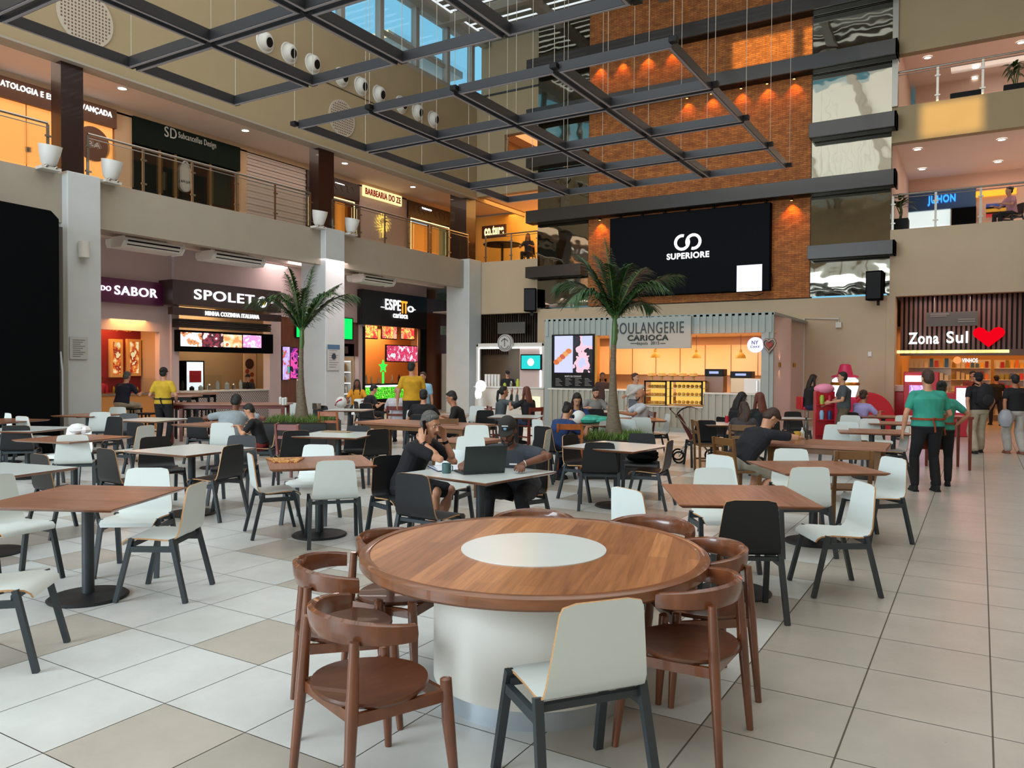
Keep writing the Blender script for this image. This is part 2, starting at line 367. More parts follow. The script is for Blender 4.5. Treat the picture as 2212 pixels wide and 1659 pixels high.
b = MB(); b.box(XT1-.1, XT1, YB+.3, YB+9, 5.76, 12); b.box(XT0, XT0+.1, YB+.3, YB+9, 3.9, 12); b.box(XT1+.16, 12, YB+6.5, YB+6.7, 9.25, 11.9); b.box(XL-5, XT0, YB+6, YB+6.2, 8.6, 11.3)
struct('wall_galleries', b, mat('gallery_pink', 'd9bfae', .7), smooth=False)
# tower core: brick between mirrors
def brick_mat():
    m = bpy.data.materials.new('orange_brick'); m.use_nodes = True; nt = m.node_tree; bs = nt.nodes['Principled BSDF']
    tc = nt.nodes.new('ShaderNodeTexCoord'); mp = nt.nodes.new('ShaderNodeMapping'); mp.inputs['Rotation'].default_value = (R(-90), 0, 0)
    nt.links.new(tc.outputs['Object'], mp.inputs[0]); br = nt.nodes.new('ShaderNodeTexBrick')
    br.inputs['Scale'].default_value = 1; br.inputs['Brick Width'].default_value = .21; br.inputs['Row Height'].default_value = .058; br.inputs['Mortar Size'].default_value = .006
    br.inputs['Color1'].default_value = (*lin('bf7636'), 1); br.inputs['Color2'].default_value = (*lin('9c5a28'), 1); br.inputs['Mortar'].default_value = (*lin('7a4824'), 1)
    br.inputs['Bias'].default_value = -.1
    nt.links.new(mp.outputs[0], br.inputs[0])
    n = nt.nodes.new('ShaderNodeTexNoise'); n.inputs['Scale'].default_value = 5; nt.links.new(mp.outputs[0], n.inputs[0])
    mx_ = nt.nodes.new('ShaderNodeMix'); mx_.data_type = 'RGBA'; mx_.blend_type = 'MULTIPLY'; mx_.inputs[0].default_value = .6
    r = nt.nodes.new('ShaderNodeValToRGB'); r.color_ramp.elements[0].position = .35; r.color_ramp.elements[0].color = (.6, .52, .45, 1); r.color_ramp.elements[1].position = .65; r.color_ramp.elements[1].color = (1.1, 1.1, 1.1, 1)
    nt.links.new(n.outputs['Fac'], r.inputs[0]); nt.links.new(br.outputs['Color'], mx_.inputs[6]); nt.links.new(r.outputs[0], mx_.inputs[7])
    nt.links.new(mx_.outputs[2], bs.inputs['Base Color']); bs.inputs['Roughness'].default_value = .75
    bp = nt.nodes.new('ShaderNodeBump'); bp.inputs['Strength'].default_value = .6; bp.inputs['Distance'].default_value = .015; nt.links.new(br.outputs['Fac'], bp.inputs['Height']); bp.invert = True
    nt.links.new(bp.outputs[0], bs.inputs['Normal'])
    return m
b = MB(); b.box(-11.93, -4.5, YB-.02, YB+.4, 3.93, 14.2); struct('wall_tower_brick', b, brick_mat(), smooth=False)
def mirror():
    m = mat('mirror_panel', '8f8a7c', .03, metal=1)
    nt = m.node_tree; b = nt.nodes['Principled BSDF']; tc = nt.nodes.new('ShaderNodeTexCoord'); n = nt.nodes.new('ShaderNodeTexNoise'); n.inputs['Scale'].default_value = .9
    nt.links.new(tc.outputs['Object'], n.inputs[0]); bp = nt.nodes.new('ShaderNodeBump'); bp.inputs['Strength'].default_value = .25; bp.inputs['Distance'].default_value = .05
    nt.links.new(n.outputs['Fac'], bp.inputs['Height']); nt.links.new(bp.outputs[0], b.inputs['Normal'])
    return m
MIR = mirror()
zb = [3.95, 5.15, 7.2, 8.98, 10.85, 12.6, 14.2]
b = MB()
for (a, c) in ((XT0, -11.95), (-4.48, XT1)):
    for i in range(6): b.box(a, c, YB, YB+.06, zb[i], zb[i+1]-.02)
struct('wall_tower_mirror', b, MIR, smooth=False)
# beams around the tower
for z0, z1, xa, xb, lab in ((6.98, 7.42, -14.2, -2.13, 'widest dark beam across the brick, just above the big screen'),
                     (5.0, 5.4, -14.2, -11.97, 'short dark beam across the left mirror, level with the screen'),
                     (5.02, 5.42, -4.48, -2.13, 'short dark beam across the right mirror, beside the loudspeaker'),
                     (8.98, 9.4, -14.2, -11.95, 'dark beam across the left mirror behind the suspended grid'),
                     (8.62, 9.05, -4.48, -2.13, 'dark beam across the right mirror above the bright reflection'),
                     (10.65, 11.08, -14.2, -2.13, 'upper dark beam crossing brick and both mirrors'),
                     (12.4, 12.85, -14.2, -2.13, 'topmost dark beam crossing brick and both mirrors')):
    b = MB()
    b.box(xa, xb, YB-.55, YB-.03, z0, z1)
    if xb > -3: b.box(xb-.06, xb+.0, YB-.55, YB+.25, z0, z1)
    b.box(xa+.05, xb-.05, YB-.45, YB-.1, z0-.012, z0, 1)
    tag(b.build('tower_beam', [M['beam'], M['black']], bevel=.01), lab, 'beam', 'dark horizontal beams on the tower')
# little warm wall washers under the beams
def washer(x, z, power=9):
    t = thing('wall_washer_light', None, None)
    b = MB(); b.lathe([(.045, 0), (.045, .06)], 12, (x, YB-.16, z-.06)); b.build('housing', M['black'], t)
    b = MB(); b.lathe([(.035, 0), (.035, .004)], 12, (x, YB-.16, z-.066)); b.build('lens', glowA, t)
    lamp('washer_lamp', 'SPOT', (x, YB-.16, z-.08), power, 'ff8a22', (x, YB+.05, z-1.2), spot=95, blend=.8, rad=.03)
    return t
glowA = glow('amber_lens', 'ffb060', 6)
i = 0
for u in (1300, 1344, 1391, 1439, 1490, 1545, 1601, 1657, 1712):
    p = oy(u, 440, YB)
    tag(washer(p.x, 6.96, 60), 'small amber spotlight under the wide beam above the big screen', 'spotlight', 'amber spotlights under the wide beam')
for u, z in ((1604, 10.64), (1660, 10.64), (1718, 10.64), (1488, 10.64), (1540, 10.64), (1298, 12.38), (1346, 12.38), (1400, 12.38), (1455, 12.38)):
    p = oy(u, 150, YB)
    tag(washer(p.x, z, 30), 'small amber spotlight high on the brick tower', 'spotlight', 'amber spotlights high on the brick')
# LED wall
t = thing('led_wall_screen', 'huge black video wall with a white linked-rings logo on the brick tower', 'screen', (-8.3, YB-.3, 4.2))
scr = mat('led_black', '05070a', .6, emit='0c1016', es=.3, spec=.08)
b = MB(); b.box(-2.68, 2.68, 0, .25, -.02, 2.68); b.build('housing', M['blackm'], t)
b = MB(); b.box(-2.66, 2.66, -.012, 0, 0, 2.66); b.build('display_face', scr, t)
cx_, cz_ = oy(1486, 523, 24.7).x+8.3, oy(1486, 523, 24.7).z-4.2
def ring(b, cx, cz, r, th, a0, a1, y0=-.04, y1=-.014, n=26):
    for k in range(n):
        p, q = a0+(a1-a0)*k/n, a0+(a1-a0)*(k+1)/n
        b.add([(cx+rr*cos(a), yy, cz+rr*sin(a)*1.0) for yy in (y0, y1) for a in (p, q) for rr in (r-th, r+th)],
              [(0, 1, 3, 2), (4, 6, 7, 5), (0, 4, 5, 1), (2, 3, 7, 6), (0, 2, 6, 4), (1, 5, 7, 3)])
b = MB(); ring(b, cx_-.19, cz_, .22, .045, R(75), R(385)); ring(b, cx_+.19, cz_, .22, .045, R(-105), R(205)); b.build('rings_logo', M['signwhite'], t)
c2 = oy(1486, 552, 24.7); text('SUPERIORE', 1.42, .2, M['signwhite'], t, MY(c2.x+8.3, -.014, c2.z-4.2), 'brand_lettering', .02, .03)
x0, x1, z0, z1 = ry(24.7, 1592, 574, 1646, 628)
b = MB(); b.box(x0+8.3, x1+8.3, -.02, -.013, z0-4.2, z1-4.2); b.build('white_square', glow('screen_white', 'e9eefc', 1.3), t)
b = MB(); b.tube([(2.6, .1, 0), (2.75, .1, .1), (2.72, .1, .5), (2.6, .12, .62)], .012, 6); b.tube([(1.9, .1, -.1), (2.2, .1, -.18), (2.5, .1, -.1)], .012, 6); b.build('cable', M['black'], t)
# loudspeakers
def speaker(x, y, z, rz, lab, ud=1):
    t = thing('loudspeaker', lab, 'speaker', (x, y, z), rz, None)
    b = MB(); b.prism([(-.22, .16), (.22, .16), (.2, -.14), (.12, -.2), (-.12, -.2), (-.2, -.14)], -.42, .42); b.build('cabinet', M['blackm'], t, bevel=.01)
    b = MB(); b.box(-.19, .19, .16, .175, -.38, .38); b.build('grille', M['black'], t)
    b = MB(); b.bar((0, -.2, -.3), (0, -.3, -.3), .06); b.box(-.06, .06, -.32, -.28, -.55, -.15); b.build('wall_bracket', M['black'], t)
    return t
p = oy(1145, 648, 24.68); speaker(p.x, 24.72, p.z, R(200), 'black loudspeaker on the beige wall left of the tower')
p = oy(1890, 617, 24.68); speaker(p.x, 24.72, p.z, R(172), 'black loudspeaker on the wall under the right mirror')
# ------------------------------------------------------------------ columns
def column(y0, y1, x0, x1, i, z1=5.83):
    b = MB(); b.box(x0, x1, y0, y1, 0, z1)
    struct('wall_column_%d' % i, b, M['column'], smooth=False, bevel=.02)
column(9.22, 9.95, -17.5, -16.5, 1); column(16.75, 17.55, -17.5, -16.5, 2); column(24.15, 24.98, -17.5, -16.45, 3)
b = MB()
for ua, ub, dd in ((135, 183, .38), (688, 721, .38), (1006, 1026, .75)): b.box(XL-.12-dd, XL-.12, ox(ua, 797, XL-.12).y, ox(ub, 797, XL-.12).y, 5.76, 8.55)
struct('wall_dark_pillars', b, M['darkcol'], smooth=False)
b = MB(); b.box(1.0, 1.9, 24.2, 25.1, 0, 5.8); struct('wall_column_4', b, mat('column_light', 'd3d7d8', .4), smooth=False)
b = MB(); b.box(-28, XS+.02, -12, 9.0, 0, 5.0); struct('wall_left_ground', b, M['wall'], smooth=False)
# big black booth at the left edge
t = thing('black_booth', 'tall black box covering the left edge of the hall beside the column', 'booth', (0, 0, 0))
P0 = ox(0, 442, -15.6); P1 = ox(128, 460, -15.6)
b = MB(); b.prism([(P0.y-3, 0), (P1.y, 0), (P1.y, P1.z-.12), (P1.y-.15, P1.z+.02), (P0.y-3, P0.z+.15)], -16.45, -15.6, axis='x'); b.build('shell', M['blackm'], t, bevel=.02)
b = MB(); b.box(-16.4, -15.7, P1.y, P1.y+.12, 0, P1.z-.25); b.build('side_rail', mat('rail_grey', '4a4644', .5), t)
b = MB(); b.tube([(-15.62, P1.y+.02, 2.0), (-15.58, P1.y+.04, 1.6), (-15.6, P1.y+.05, 1.1), (-15.56, P1.y+.03, .7)], .02, 6); b.build('cable', mat('cable_grey', '8a8a88', .6), t)
# column fittings
def drum(u, v, lab):
    p = ox(u, v, -16.5)
    t = thing('wall_lamp', lab, 'lamp', (p.x+.1, p.y, p.z))
    b = MB(); b.tube([(0, 0, -.17), (0, 0, .17)], .11, 16); b.build('drum_shade', M['offwhite'], t)
    b = MB(); b.box(-.1, 0, -.06, .06, -.05, .05); b.build('bracket', M['white'], t)
drum(176, 540, 'white drum wall lamp on the left column')
def notice(X, u0, v0, u1, v1, lab, head=None):
    y0, y1, z0, z1 = rx(X, u0, v0, u1, v1)
    t = thing('notice_board', lab, 'notice', (X, 0, 0))
    b = MB(); b.box(.002, .015, y0, y1, z0, z1); b.build('panel', mat('notice', 'b9b9b6', .5), t)
    b = MB(); n = 9
    for k in range(n):
        zz = z1-(k+1.6)*(z1-z0)/(n+2); b.box(.015, .018, y0+.06, y1-.06-(k % 3)*.05, zz-.008, zz+.008)
    b.build('print', mat('print_grey', '777773', .8), t)
    if head:
        b = MB(); b.box(.016, .02, y0, y1, z1-.14, z1); b.build('header', mat('head', head, .5), t)
        b = MB(); b.lathe([(.09, 0), (.09, .004)], 18); o = b.build('paw_symbol', mat('print_dark', '303a44', .7), t); o.rotation_euler = (0, R(90), 0); o.location = (.02, (y0+y1)/2, z1-.35)
notice(-16.48, 150, 727, 189, 776, 'faint text notice stuck on the left column')
notice(-16.48, 707, 744, 733, 800, 'notice with blue header and round symbol on the middle column', '4c6d8c')
# ------------------------------------------------------------------ hanging square grids
def grid(xs, ys, z, lab, skip=()):
    t = thing('suspended_grid', lab, 'ceiling grid', (0, 0, 0)); t.location = (0, 0, 0)
    w_, h_, g_ = .055, .115, .035
    proto = {}
    for i in range(len(xs)-1):
        for j in range(len(ys)-1):
            if (i, j) in skip: continue
            x0, x1, y0, y1 = xs[i]+g_, xs[i+1]-g_, ys[j]+g_, ys[j+1]-g_
            key = (round(x1-x0, 3), round(y1-y0, 3))
            b = MB(); X, Y = x1-x0, y1-y0
            for (a, c, d, e) in ((0, X, 0, w_), (0, X, Y-w_, Y), (0, w_, w_, Y-w_), (X-w_, X, w_, Y-w_)):
                b.box(a, c, d, e, 0, h_); 
            for (a, c, d, e) in ((.008, X-.008, .012, w_-.012), (.008, X-.008, Y-w_+.012, Y-.012), (.012, w_-.012, w_-.012, Y-w_+.012), (X-w_+.012, X-.012, w_-.012, Y-w_+.012)):
                b.box(a, c, d, e, -.006, 0, 1)
            if key not in proto:
                f = b.build('square_frame', [M['grid_dark'], M['grid_light']], t, smooth=False, loc=(x0, y0, z)); proto[key] = f
            else:
                f = proto[key].copy(); C.objects.link(f); f.location = (x0, y0, z)
    for x in xs:
        for y_ in ys:
            b = MB(); b.tube([(x, y_, z+.1), (x, y_, 14.0)], .0038, 5); b.build('suspension_wire', mat('wire', 'b0a89a', .4, metal=.3) if 'wire' not in M else M['wire'], t)
    for x in xs:
        for y_ in ys:
            b = MB(); b.cb((x, y_, z+.06), (.09, .09, .06)); b.build('joint_plate', M['black'], t)
M['wire'] = mat('wire', 'b0a89a', .4, metal=.3)
k = 3.6/3.3; GX = [-8.13*k, -6.78*k, -5.44*k, -4.09*k, -2.72*k]
grid(GX, [7.66*k, 9.1*k, 10.5*k, 11.9*k, 13.25*k], 5.3, 'dark square lattice hanging by wires in front of the brick tower')
grid(GX, [-.4*k, 1.05*k, 2.45*k, 3.86*k, 5.26*k, 6.67*k], 5.3, 'dark square lattice hanging nearest, cut by the top of the photo')
# ------------------------------------------------------------------ air diffusers and round grilles on the upper left wall
def diffuser(u, v):
    p = ox(u, v, XL); t = thing('air_diffuser', 'white ball nozzle air diffuser with dark throat high on the left wall', 'air diffuser', (XL, p.y, 10.5), 0, 'ball nozzles in a row on the upper left wall')
    b = MB(); b.tube([(.002, 0, 0), (.03, 0, 0)], [.3, .28], 24); b.build('flange', M['offwhite'], t)
    b = MB(); b.tube([(.03, 0, 0), (.09, .0, -.01), (.15, .01, -.03), (.175, .015, -.035)], [.25, .24, .19, .16], 24); b.build('nozzle', M['offwhite'], t)
    b = MB(); b.tube([(.172, .015, -.035), (.182, .017, -.037)], [.13, .13], 20); b.build('throat', M['black'], t)
for u, v in ((572, 98), (624, 118), (675, 144), (737, 170), (779, 191), (818, 210), (866, 236), (901, 249), (935, 262)): diffuser(u, v)
def grille(u, v, r, lab):
    p = ox(u, v, XL); t = thing('round_grille', lab, 'air grille', (XL, p.y, p.z))
    b = MB(); b.tube([(0, 0, 0), (.03, 0, 0)], r, 36); b.build('plate', mat('grille_plate', 'b9ad9c', .6), t)
    b = MB(); n = int(r*2/.075)
    for i in range(-n//2, n//2+1):
        for j in range(-n//2, n//2+1):
            y_, z_ = i*.075, j*.075
            if y_*y_+z_*z_ < (r-.05)**2: b.box(.03, .034, y_-.018, y_+.018, z_-.018, z_+.018)
    b.build('perforation', mat('perf', '6a4f42', .7), t)['kind'] = 'stuff'
grille(184, 38, .62, 'perforated round air grille high on the left wall, near the top left corner')
grille(738, 256, .55, 'perforated round air grille behind the left tip of the hanging grid')
# ------------------------------------------------------------------ glass balustrades
def railing(p, q, z, lab, n, posts=True, corner=False, skipx=None):
    p = V(p); q = V(q); d = (q-p); L = d.length; d.normalize(); t = thing('glass_balustrade', lab, 'railing', (p.x, p.y, z))
    t.rotation_euler = (0, 0, atan2(d.y, d.x))
    b = MB(); b.tube([(0, 0, 1.02), (L, 0, 1.02)], .028, 10); b.build('handrail', M['steel'], t)
    b = MB(); b.tube([(0, .0, .93), (L, .0, .93)], .012, 6); b.build('lower_rail', M['steel'], t)
    for k_ in range(n+1):
        x = L*k_/n; b = MB(); b.box(x-.03, x+.03, -.01, .01, 0, 1.0)
        for zz in (.2, .75): b.box(x-.07, x+.07, -.035, -.01, zz-.02, zz+.02)
        b.build('post', M['steel'], t)
    for k_ in range(n):
        b = MB(); b.box(L*k_/n+.04, L*(k_+1)/n-.04, -.03, -.02, .06, .9); b.build('glass_pane', M['glass'], t, smooth=False)
railing((XL-.12, .5, 0), (XL-.12, 9.0, 0), 5.78, 'glass balustrade on the left gallery, in front of the amber clinic shop', 6)
railing((XL-.12, 9.85, 0), (XL-.12, 16.45, 0), 5.78, 'glass balustrade on the left gallery between the two dark pillars', 5)
railing((XL-.12, 17.35, 0), (XL-.12, 24.6, 0), 5.78, 'glass balustrade in front of the barber shop gallery', 6)
railing((XL+.35, YB+.12, 0), (XT0-.05, YB+.12, 0), 5.78, 'short glass balustrade on the gallery left of the tower', 2)
railing((XT1+.05, YB+.12, 0), (6.5, YB+.12, 0), 5.78, 'glass balustrade on the first gallery at right', 8)
railing((XT1+.05, YB+.12, 0), (6.5, YB+.12, 0), 9.3, 'glass balustrade on the second gallery at right', 8)
railing((-15.4, YB+.12, 0), (XT0-.05, YB+.12, 0), 9.6, 'small glass balustrade high up left of the tower', 1)
# bucket floodlights on the ledge
def flood(u, v, X, tilt, lab):
    p = ox(u, v, X); t = thing('floodlight', lab, 'floodlight', (X, p.y, 5.82), tilt)
    b = MB(); b.box(-.12, .12, -.2, .2, -.06, .0); b.build('base', M['offwhite'], t)
    b = MB(); b.lathe([(.1, 0), (.15, .05), (.2, .25), (.225, .42), (.21, .42), (.18, .25)], 20); o = b.build('bucket_shade', M['white'], t); o.location = (0, 0, .03); o.rotation_euler = (0, R(10), 0)
    [MB().ell((.1, s_*.1, 0), .04).build('joint', M['steel'], t) for s_ in (-1, 1)]
flood(105, 365, XL+.12, 0, 'white bucket floodlight on the ledge left of the first dark pillar')
flood(238, 390, XL+.12, .1, 'white bucket floodlight on the ledge right of the first dark pillar')
flood(688, 492, XL+.12, -.1, 'white bucket floodlight on the ledge at the middle column, tilted')
flood(757, 505, XL+.12, .1, 'white bucket floodlight on the ledge right of the second dark pillar')
# air conditioners under the first floor slab
def aircon(y0, y1, lab):
    t = thing('air_conditioner', lab, 'air conditioner', (XL-1.0, (y0+y1)/2, 4.8)); L = y1-y0
    b = MB(); b.prism([(.38, -.02), (.38, -.14), (.3, -.24), (-.32, -.24), (-.38, -.16), (-.38, -.02)], -L/2, L/2, axis='y'); b.build('casing', M['white'], t, bevel=.02)
    for s_ in (-1, 1): MB().prism([(.4, 0), (.42, -.12), (.3, -.27), (-.1, -.27), (-.1, 0)], s_*L/2-.03, s_*L/2+.03, axis='y').build('end_cap', M['white'], t, bevel=.01)
    for s_ in (-1, 1): MB().box(-.02, .02, s_*L*.35-.02, s_*L*.35+.02, -.03, .2).build('hanger', M['white'], t)
    b = MB(); b.box(.38, .386, -L/2+.1, L/2-.1, -.12, -.08); b.box(.34, .352, -L/2+.1, L/2-.1, -.2, -.17); b.build('louvre', M['black'], t)
aircon(11.0, 12.6, 'white ceiling air conditioner above the purple sign'); aircon(13.5, 15.2, 'white ceiling air conditioner above the pasta shop sign'); aircon(19.3, 20.9, 'white ceiling air conditioner above the skewer shop sign')
# downlights
def downlight(x, y, z, group, lab):
    t = thing('downlight', lab, 'ceiling light', (x, y, z), 0, group)
    b = MB(); b.lathe([(.1, -.02), (.13, -.02), (.13, 0)], 16, cap=False); b.build('trim_ring', M['white'], t)
    b = MB(); b.lathe([(.1, -.018), (.1, -.012)], 16); b.build('lens', M['downlight'], t)
for u, v in ((264, 190), (530, 281), (745, 352), (892, 403)):
    p = oz(u, v, 8.55); downlight(p.x, p.y, 8.55, 'recessed lights in the left gallery ceiling', 'small round recessed light in the ceiling of the left gallery')
for u, v in ((1982, 321), (2164, 300), (2156, 348), (1992, 364), (2134, 380)):
    p = oz(u, v, 8.55); downlight(p.x, p.y, 8.54, 'recessed lights over the first gallery at right', 'round recessed light in the pink ceiling of the first gallery at right')
for u, v in ((2004, 123), (2106, 167), (2206, 90), (2108, 142)):
    p = oz(u, v, 11.9); downlight(p.x, p.y, 11.89, 'recessed lights over the second gallery at right', 'round recessed light in the pink ceiling of the second gallery at right')
lamp('gallery_left_light', 'AREA', (-18.2, 12, 8.5), 150, 'ffe6d0', (-18.2, 12, 0), 1.6, 22)
lamp('gallery_right_light', 'AREA', (2.5, 28.5, 8.45), 120, 'ffeadf', (2.5, 28.5, 0), 7, 4)
lamp('gallery_right_light_2', 'AREA', (2.5, 28.5, 11.85), 120, 'ffe6da', (2.5, 28.5, 0), 7, 4)
lamp('gallery_corner_light', 'AREA', (-15.8, 28, 8.45), 200, 'ffc070', (-15.8, 28, 0), 4, 4)
lamp('gallery_corner_light_2', 'AREA', (-15.0, 28, 11.1), 60, 'ffb070', (-15.8, 28, 0), 3, 3)
lamp('ground_gallery_light', 'AREA', (-18.2, 17.3, 4.95), 280, 'ffeceb', (-18.3, 17.3, 0), 1.2, 15)
# ------------------------------------------------------------------ ground floor shops, left side (fronts face +X)
def XB(b, X, d, u0, v0, u1, v1, mi=0):
    y0, y1, z0, z1 = rx(X, u0, v0, u1, v1); b.box(X-d, X, y0, y1, max(z0, 0), z1, mi); return b
def YBx(b, Y, d, u0, v0, u1, v1, mi=0):
    x0, x1, z0, z1 = ry(Y, u0, v0, u1, v1); b.box(x0, x1, Y, Y+d, max(z0, 0), z1, mi); return b
def px_y(u, X=XS): return ox(u, 797, X).y
def px_z(u, v, X=XS): return ox(u, v, X).z
def txtX(s, X, u0, v0, u1, v1, m, parent, nm='lettering', depth=.03, bold=.012):
    y0, y1, z0, z1 = rx(X, u0, v0, u1, v1); return text(s, y1-y0, z1-z0, m, parent, MX(X, (y0+y1)/2, (z0+z1)/2), nm, depth, bold)
def txtY(s, Y, u0, v0, u1, v1, m, parent, nm='lettering', depth=.03, bold=.012):
    x0, x1, z0, z1 = ry(Y, u0, v0, u1, v1); return text(s, x1-x0, z1-z0, m, parent, MY((x0+x1)/2, Y, (z0+z1)/2), nm, depth, bold)
def picture_mat(name, cols, scale=6, es=1.2, seed=0):
    "screen image: soft patches of a few colours"
    m = bpy.data.materials.new(name); m.use_nodes = True; nt = m.node_tree; b = nt.nodes['Principled BSDF']
    tc = nt.nodes.new('ShaderNodeTexCoord'); mp = nt.nodes.new('ShaderNodeMapping'); mp.inputs['Location'].default_value = (seed, seed*2, seed*3)
    nt.links.new(tc.outputs['Object'], mp.inputs[0]); n = nt.nodes.new('ShaderNodeTexNoise'); n.inputs['Scale'].default_value = scale; n.inputs['Detail'].default_value = 3
    nt.links.new(mp.outputs[0], n.inputs[0]); r = nt.nodes.new('ShaderNodeValToRGB'); r.color_ramp.interpolation = 'CONSTANT'
    while len(r.color_ramp.elements) < len(cols): r.color_ramp.elements.new(.5)
    for i, c in enumerate(cols):
        r.color_ramp.elements[i].position = 0 if i == 0 else .33+.34*i/len(cols); r.color_ramp.elements[i].color = (*lin(c), 1)
    nt.links.new(n.outputs['Fac'], r.inputs[0]); b.inputs['Base Color'].default_value = (0, 0, 0, 1)
    nt.links.new(r.outputs[0], b.inputs['Emission Color' if es else 'Base Color']); b.inputs['Emission Strength'].default_value = es
    return m
zc = 5.02; f_l = MB()
def wall_span(b, u0, u1, ztop, zbot, X=XS, d=.2, mi=0): b.box(X-d, X, px_y(u0, X), px_y(u1, X), zbot, ztop, mi)
# solid pieces of the shop front wall
b = MB()
zo1 = px_z(280, 714); zo2 = px_z(480, 765)
wall_span(b, 120, 371, zc, zo1); wall_span(b, 345, 371, zo1, 0)
b.box(XS-.5, XS+.12, px_y(371), px_y(608), 3.55, zc); wall_span(b, 371, 387, 3.6, 0, XS+.08, .3); wall_span(b, 583, 607, 3.6, 0, XS+.08, .3)
wall_span(b, 607, 782, zc, 3.35); wall_span(b, 775, 789, 3.4, 0, XS, .25); wall_span(b, 912, 921, 3.4, 0, XS, .25); wall_span(b, 782, 921, zc, 3.5, XS, .3)
struct('wall_shop_fronts', b, M['pinkwall'], smooth=False)
b = MB()
for u in (371, 628, 775, 950): b.box(XS-4.0, XS-.2, px_y(u)-.04, px_y(u)+.04, 0, zc)
b.box(XS-4.1, XS-4.0, 6, 26, 0, zc); b.box(XS-4.0, XS-.2, 8.9, 9.0, 0, zc)
struct('wall_shop_dividers', b, mat('shop_inside', 'b59a7c', .7), smooth=False)
b = MB(); b.box(XS-4, XS-.2, 6, 26, 3.7, 3.76); struct('ceiling_shops', b, M['ceil'], smooth=False)
def items(X0, X1, Y0, Y1, z, n, cols, rnd, parent, nm, hs=(.12, .28), r=.04):
    "loose goods standing on a counter or shelf, each its own object"
    for k in range(n):
        b = MB(); h = rnd.uniform(*hs); rr = r*rnd.uniform(.7, 1.2); b.lathe([(rr, 0), (rr, h*.7), (rr*.5, h*.85), (rr*.45, h)], 8)
        o = b.build(nm, rnd.choice(cols)); o.location = (rnd.uniform(X0, X1), Y0+(Y1-Y0)*(k+.5)/n, z)
        yield o
rnd = random.Random(3)
# --- flavour shop (purple sign)
t = thing('shop_sign', 'purple sign with white lettering DO SABOR, partly behind the left column', 'sign', (0, 0, 0))
b = MB(); XB(b, XS+.28, .28, 150, 590, 353.5, 661); b.build('board', M['purple'], t, smooth=False)
txtX('SABOR', XS+.29, 247, 616, 339, 644, M['signwhite'], t, bold=.012); txtX('DO', XS+.29, 217, 616, 239, 629, M['signwhite'], t, bold=.012); txtX('CANTO', XS+.29, 150, 606, 208, 631, M['signwhite'], t, bold=.012)
ya, yb = px_y(205), px_y(345)
b = MB(); b.box(XS-1.45, XS-1.35, ya-.5, yb+1.2, 0, 3.6); struct('wall_sabor_back', b, mat('crimson_wall', '7d1e2c', .6), smooth=False)
t = thing('wall_menu', 'row of framed food posters lit amber on the crimson wall', 'menu board', (0, 0, 0))
pm = [picture_mat('food_poster_%d' % i, ['f7e3b4', 'f0b060', 'd8642c', '9c2b1e', 'f3d9a0'], 5, .9, i) for i in range(4)]
for i, (u0, v0, u1, v1) in enumerate([(238, 732, 266, 815), (275, 732, 305, 812), (308, 731, 338, 776)]):
    y0, y1, z0, z1 = rx(XS-1.25, u0, v0, u1, v1); f = MB().box(XS-1.34, XS-1.25, y0, y1, z0, z1).build('poster_frame', mat('light_oak', 'd8b070', .5), t, smooth=False)
    f2 = MB().box(XS-1.25, XS-1.24, y0+.08, y1-.08, z0+.08, z1-.08).build('poster', pm[i], f, smooth=False)
t = thing('counter', 'amber lit serving counter of the purple sign shop', 'counter', (XS-.55, (ya+yb)/2, 0))
b = MB(); b.box(-.4, .4, (ya-yb)/2, (yb-ya)/2, 0, .95); b.build('body', mat('counter_amber', 'c98b4a', .4), t, smooth=False)
b = MB(); b.box(-.45, .45, (ya-yb)/2, (yb-ya)/2, .95, 1.0); b.build('worktop', M['steel'], t, smooth=False)
b = MB(); b.box(.1, .42, -.4, .9, 1.0, 1.4); b.build('glass_screen', M['glass'], t, smooth=False)
t = thing('hanging_straw_garland', 'straw coloured garland hanging along the top of the amber shop opening', 'garland', (0, 0, 0))
b = MB()
for k in range(60):
    y = ya+(yb-ya)*.72*k/60; b.box(XS-.5, XS-.46, y, y+.03, 2.85-.2*rnd.random(), 3.12)
b.build('straw', mat('straw', 'b8862c', .8), t, smooth=False)['kind'] = 'stuff'
for o in items(XS-.6, XS-.4, ya+.2, yb-.3, 1.0, 7, [M['gold'], M['red'], M['offwhite'], M['steel']], rnd, None, 'jar'): tag(o, 'jar or tub standing on the amber shop counter', 'jar', 'jars on the amber counter')
lamp('sabor_light', 'AREA', (XS-.7, (ya+yb)/2, 3.0), 90, 'ffb060', (XS-.9, (ya+yb)/2, 0), 1.0, 2.4)
# --- pasta shop
t = thing('shop_sign', 'dark brown sign with glowing white SPOLETO lettering', 'sign', (0, 0, 0))
b = MB(); XB(b, XS+.7, .6, 373, 603, 607, 676); b.build('board', M['brownsign'], t, smooth=False)
b = MB(); XB(b, XS+.74, .2, 373, 662, 608, 695); b.build('lower_board', M['brownsign'], t, smooth=False)
txtX('SPOLET', XS+.71, 419, 624, 549, 658, M['signwhite'], t, 'brand_lettering', bold=.012)
y0, y1, z0, z1 = rx(XS+.71, 551, 641, 579, 664); cy_, cz_ = y0+.42*(y1-y0)+.05, (z0+z1)/2
b = MB(); ring(b, 0, 0, (z1-z0)/2-.03, .055, 0, 2*pi); o = b.build('ring_letter', M['signwhite'], t); o.rotation_euler = (0, 0, R(90)); o.location = (XS+.71, cy_, cz_)
b = MB(); b.tube([(0, 0, 0), (.05, 0, 0)], (z1-z0)/2-.05, 20); o = b.build('yellow_heart', glow('lit_yellow', 'f4c414', 1.0), t); o.location = (XS+.71, cy_, cz_)
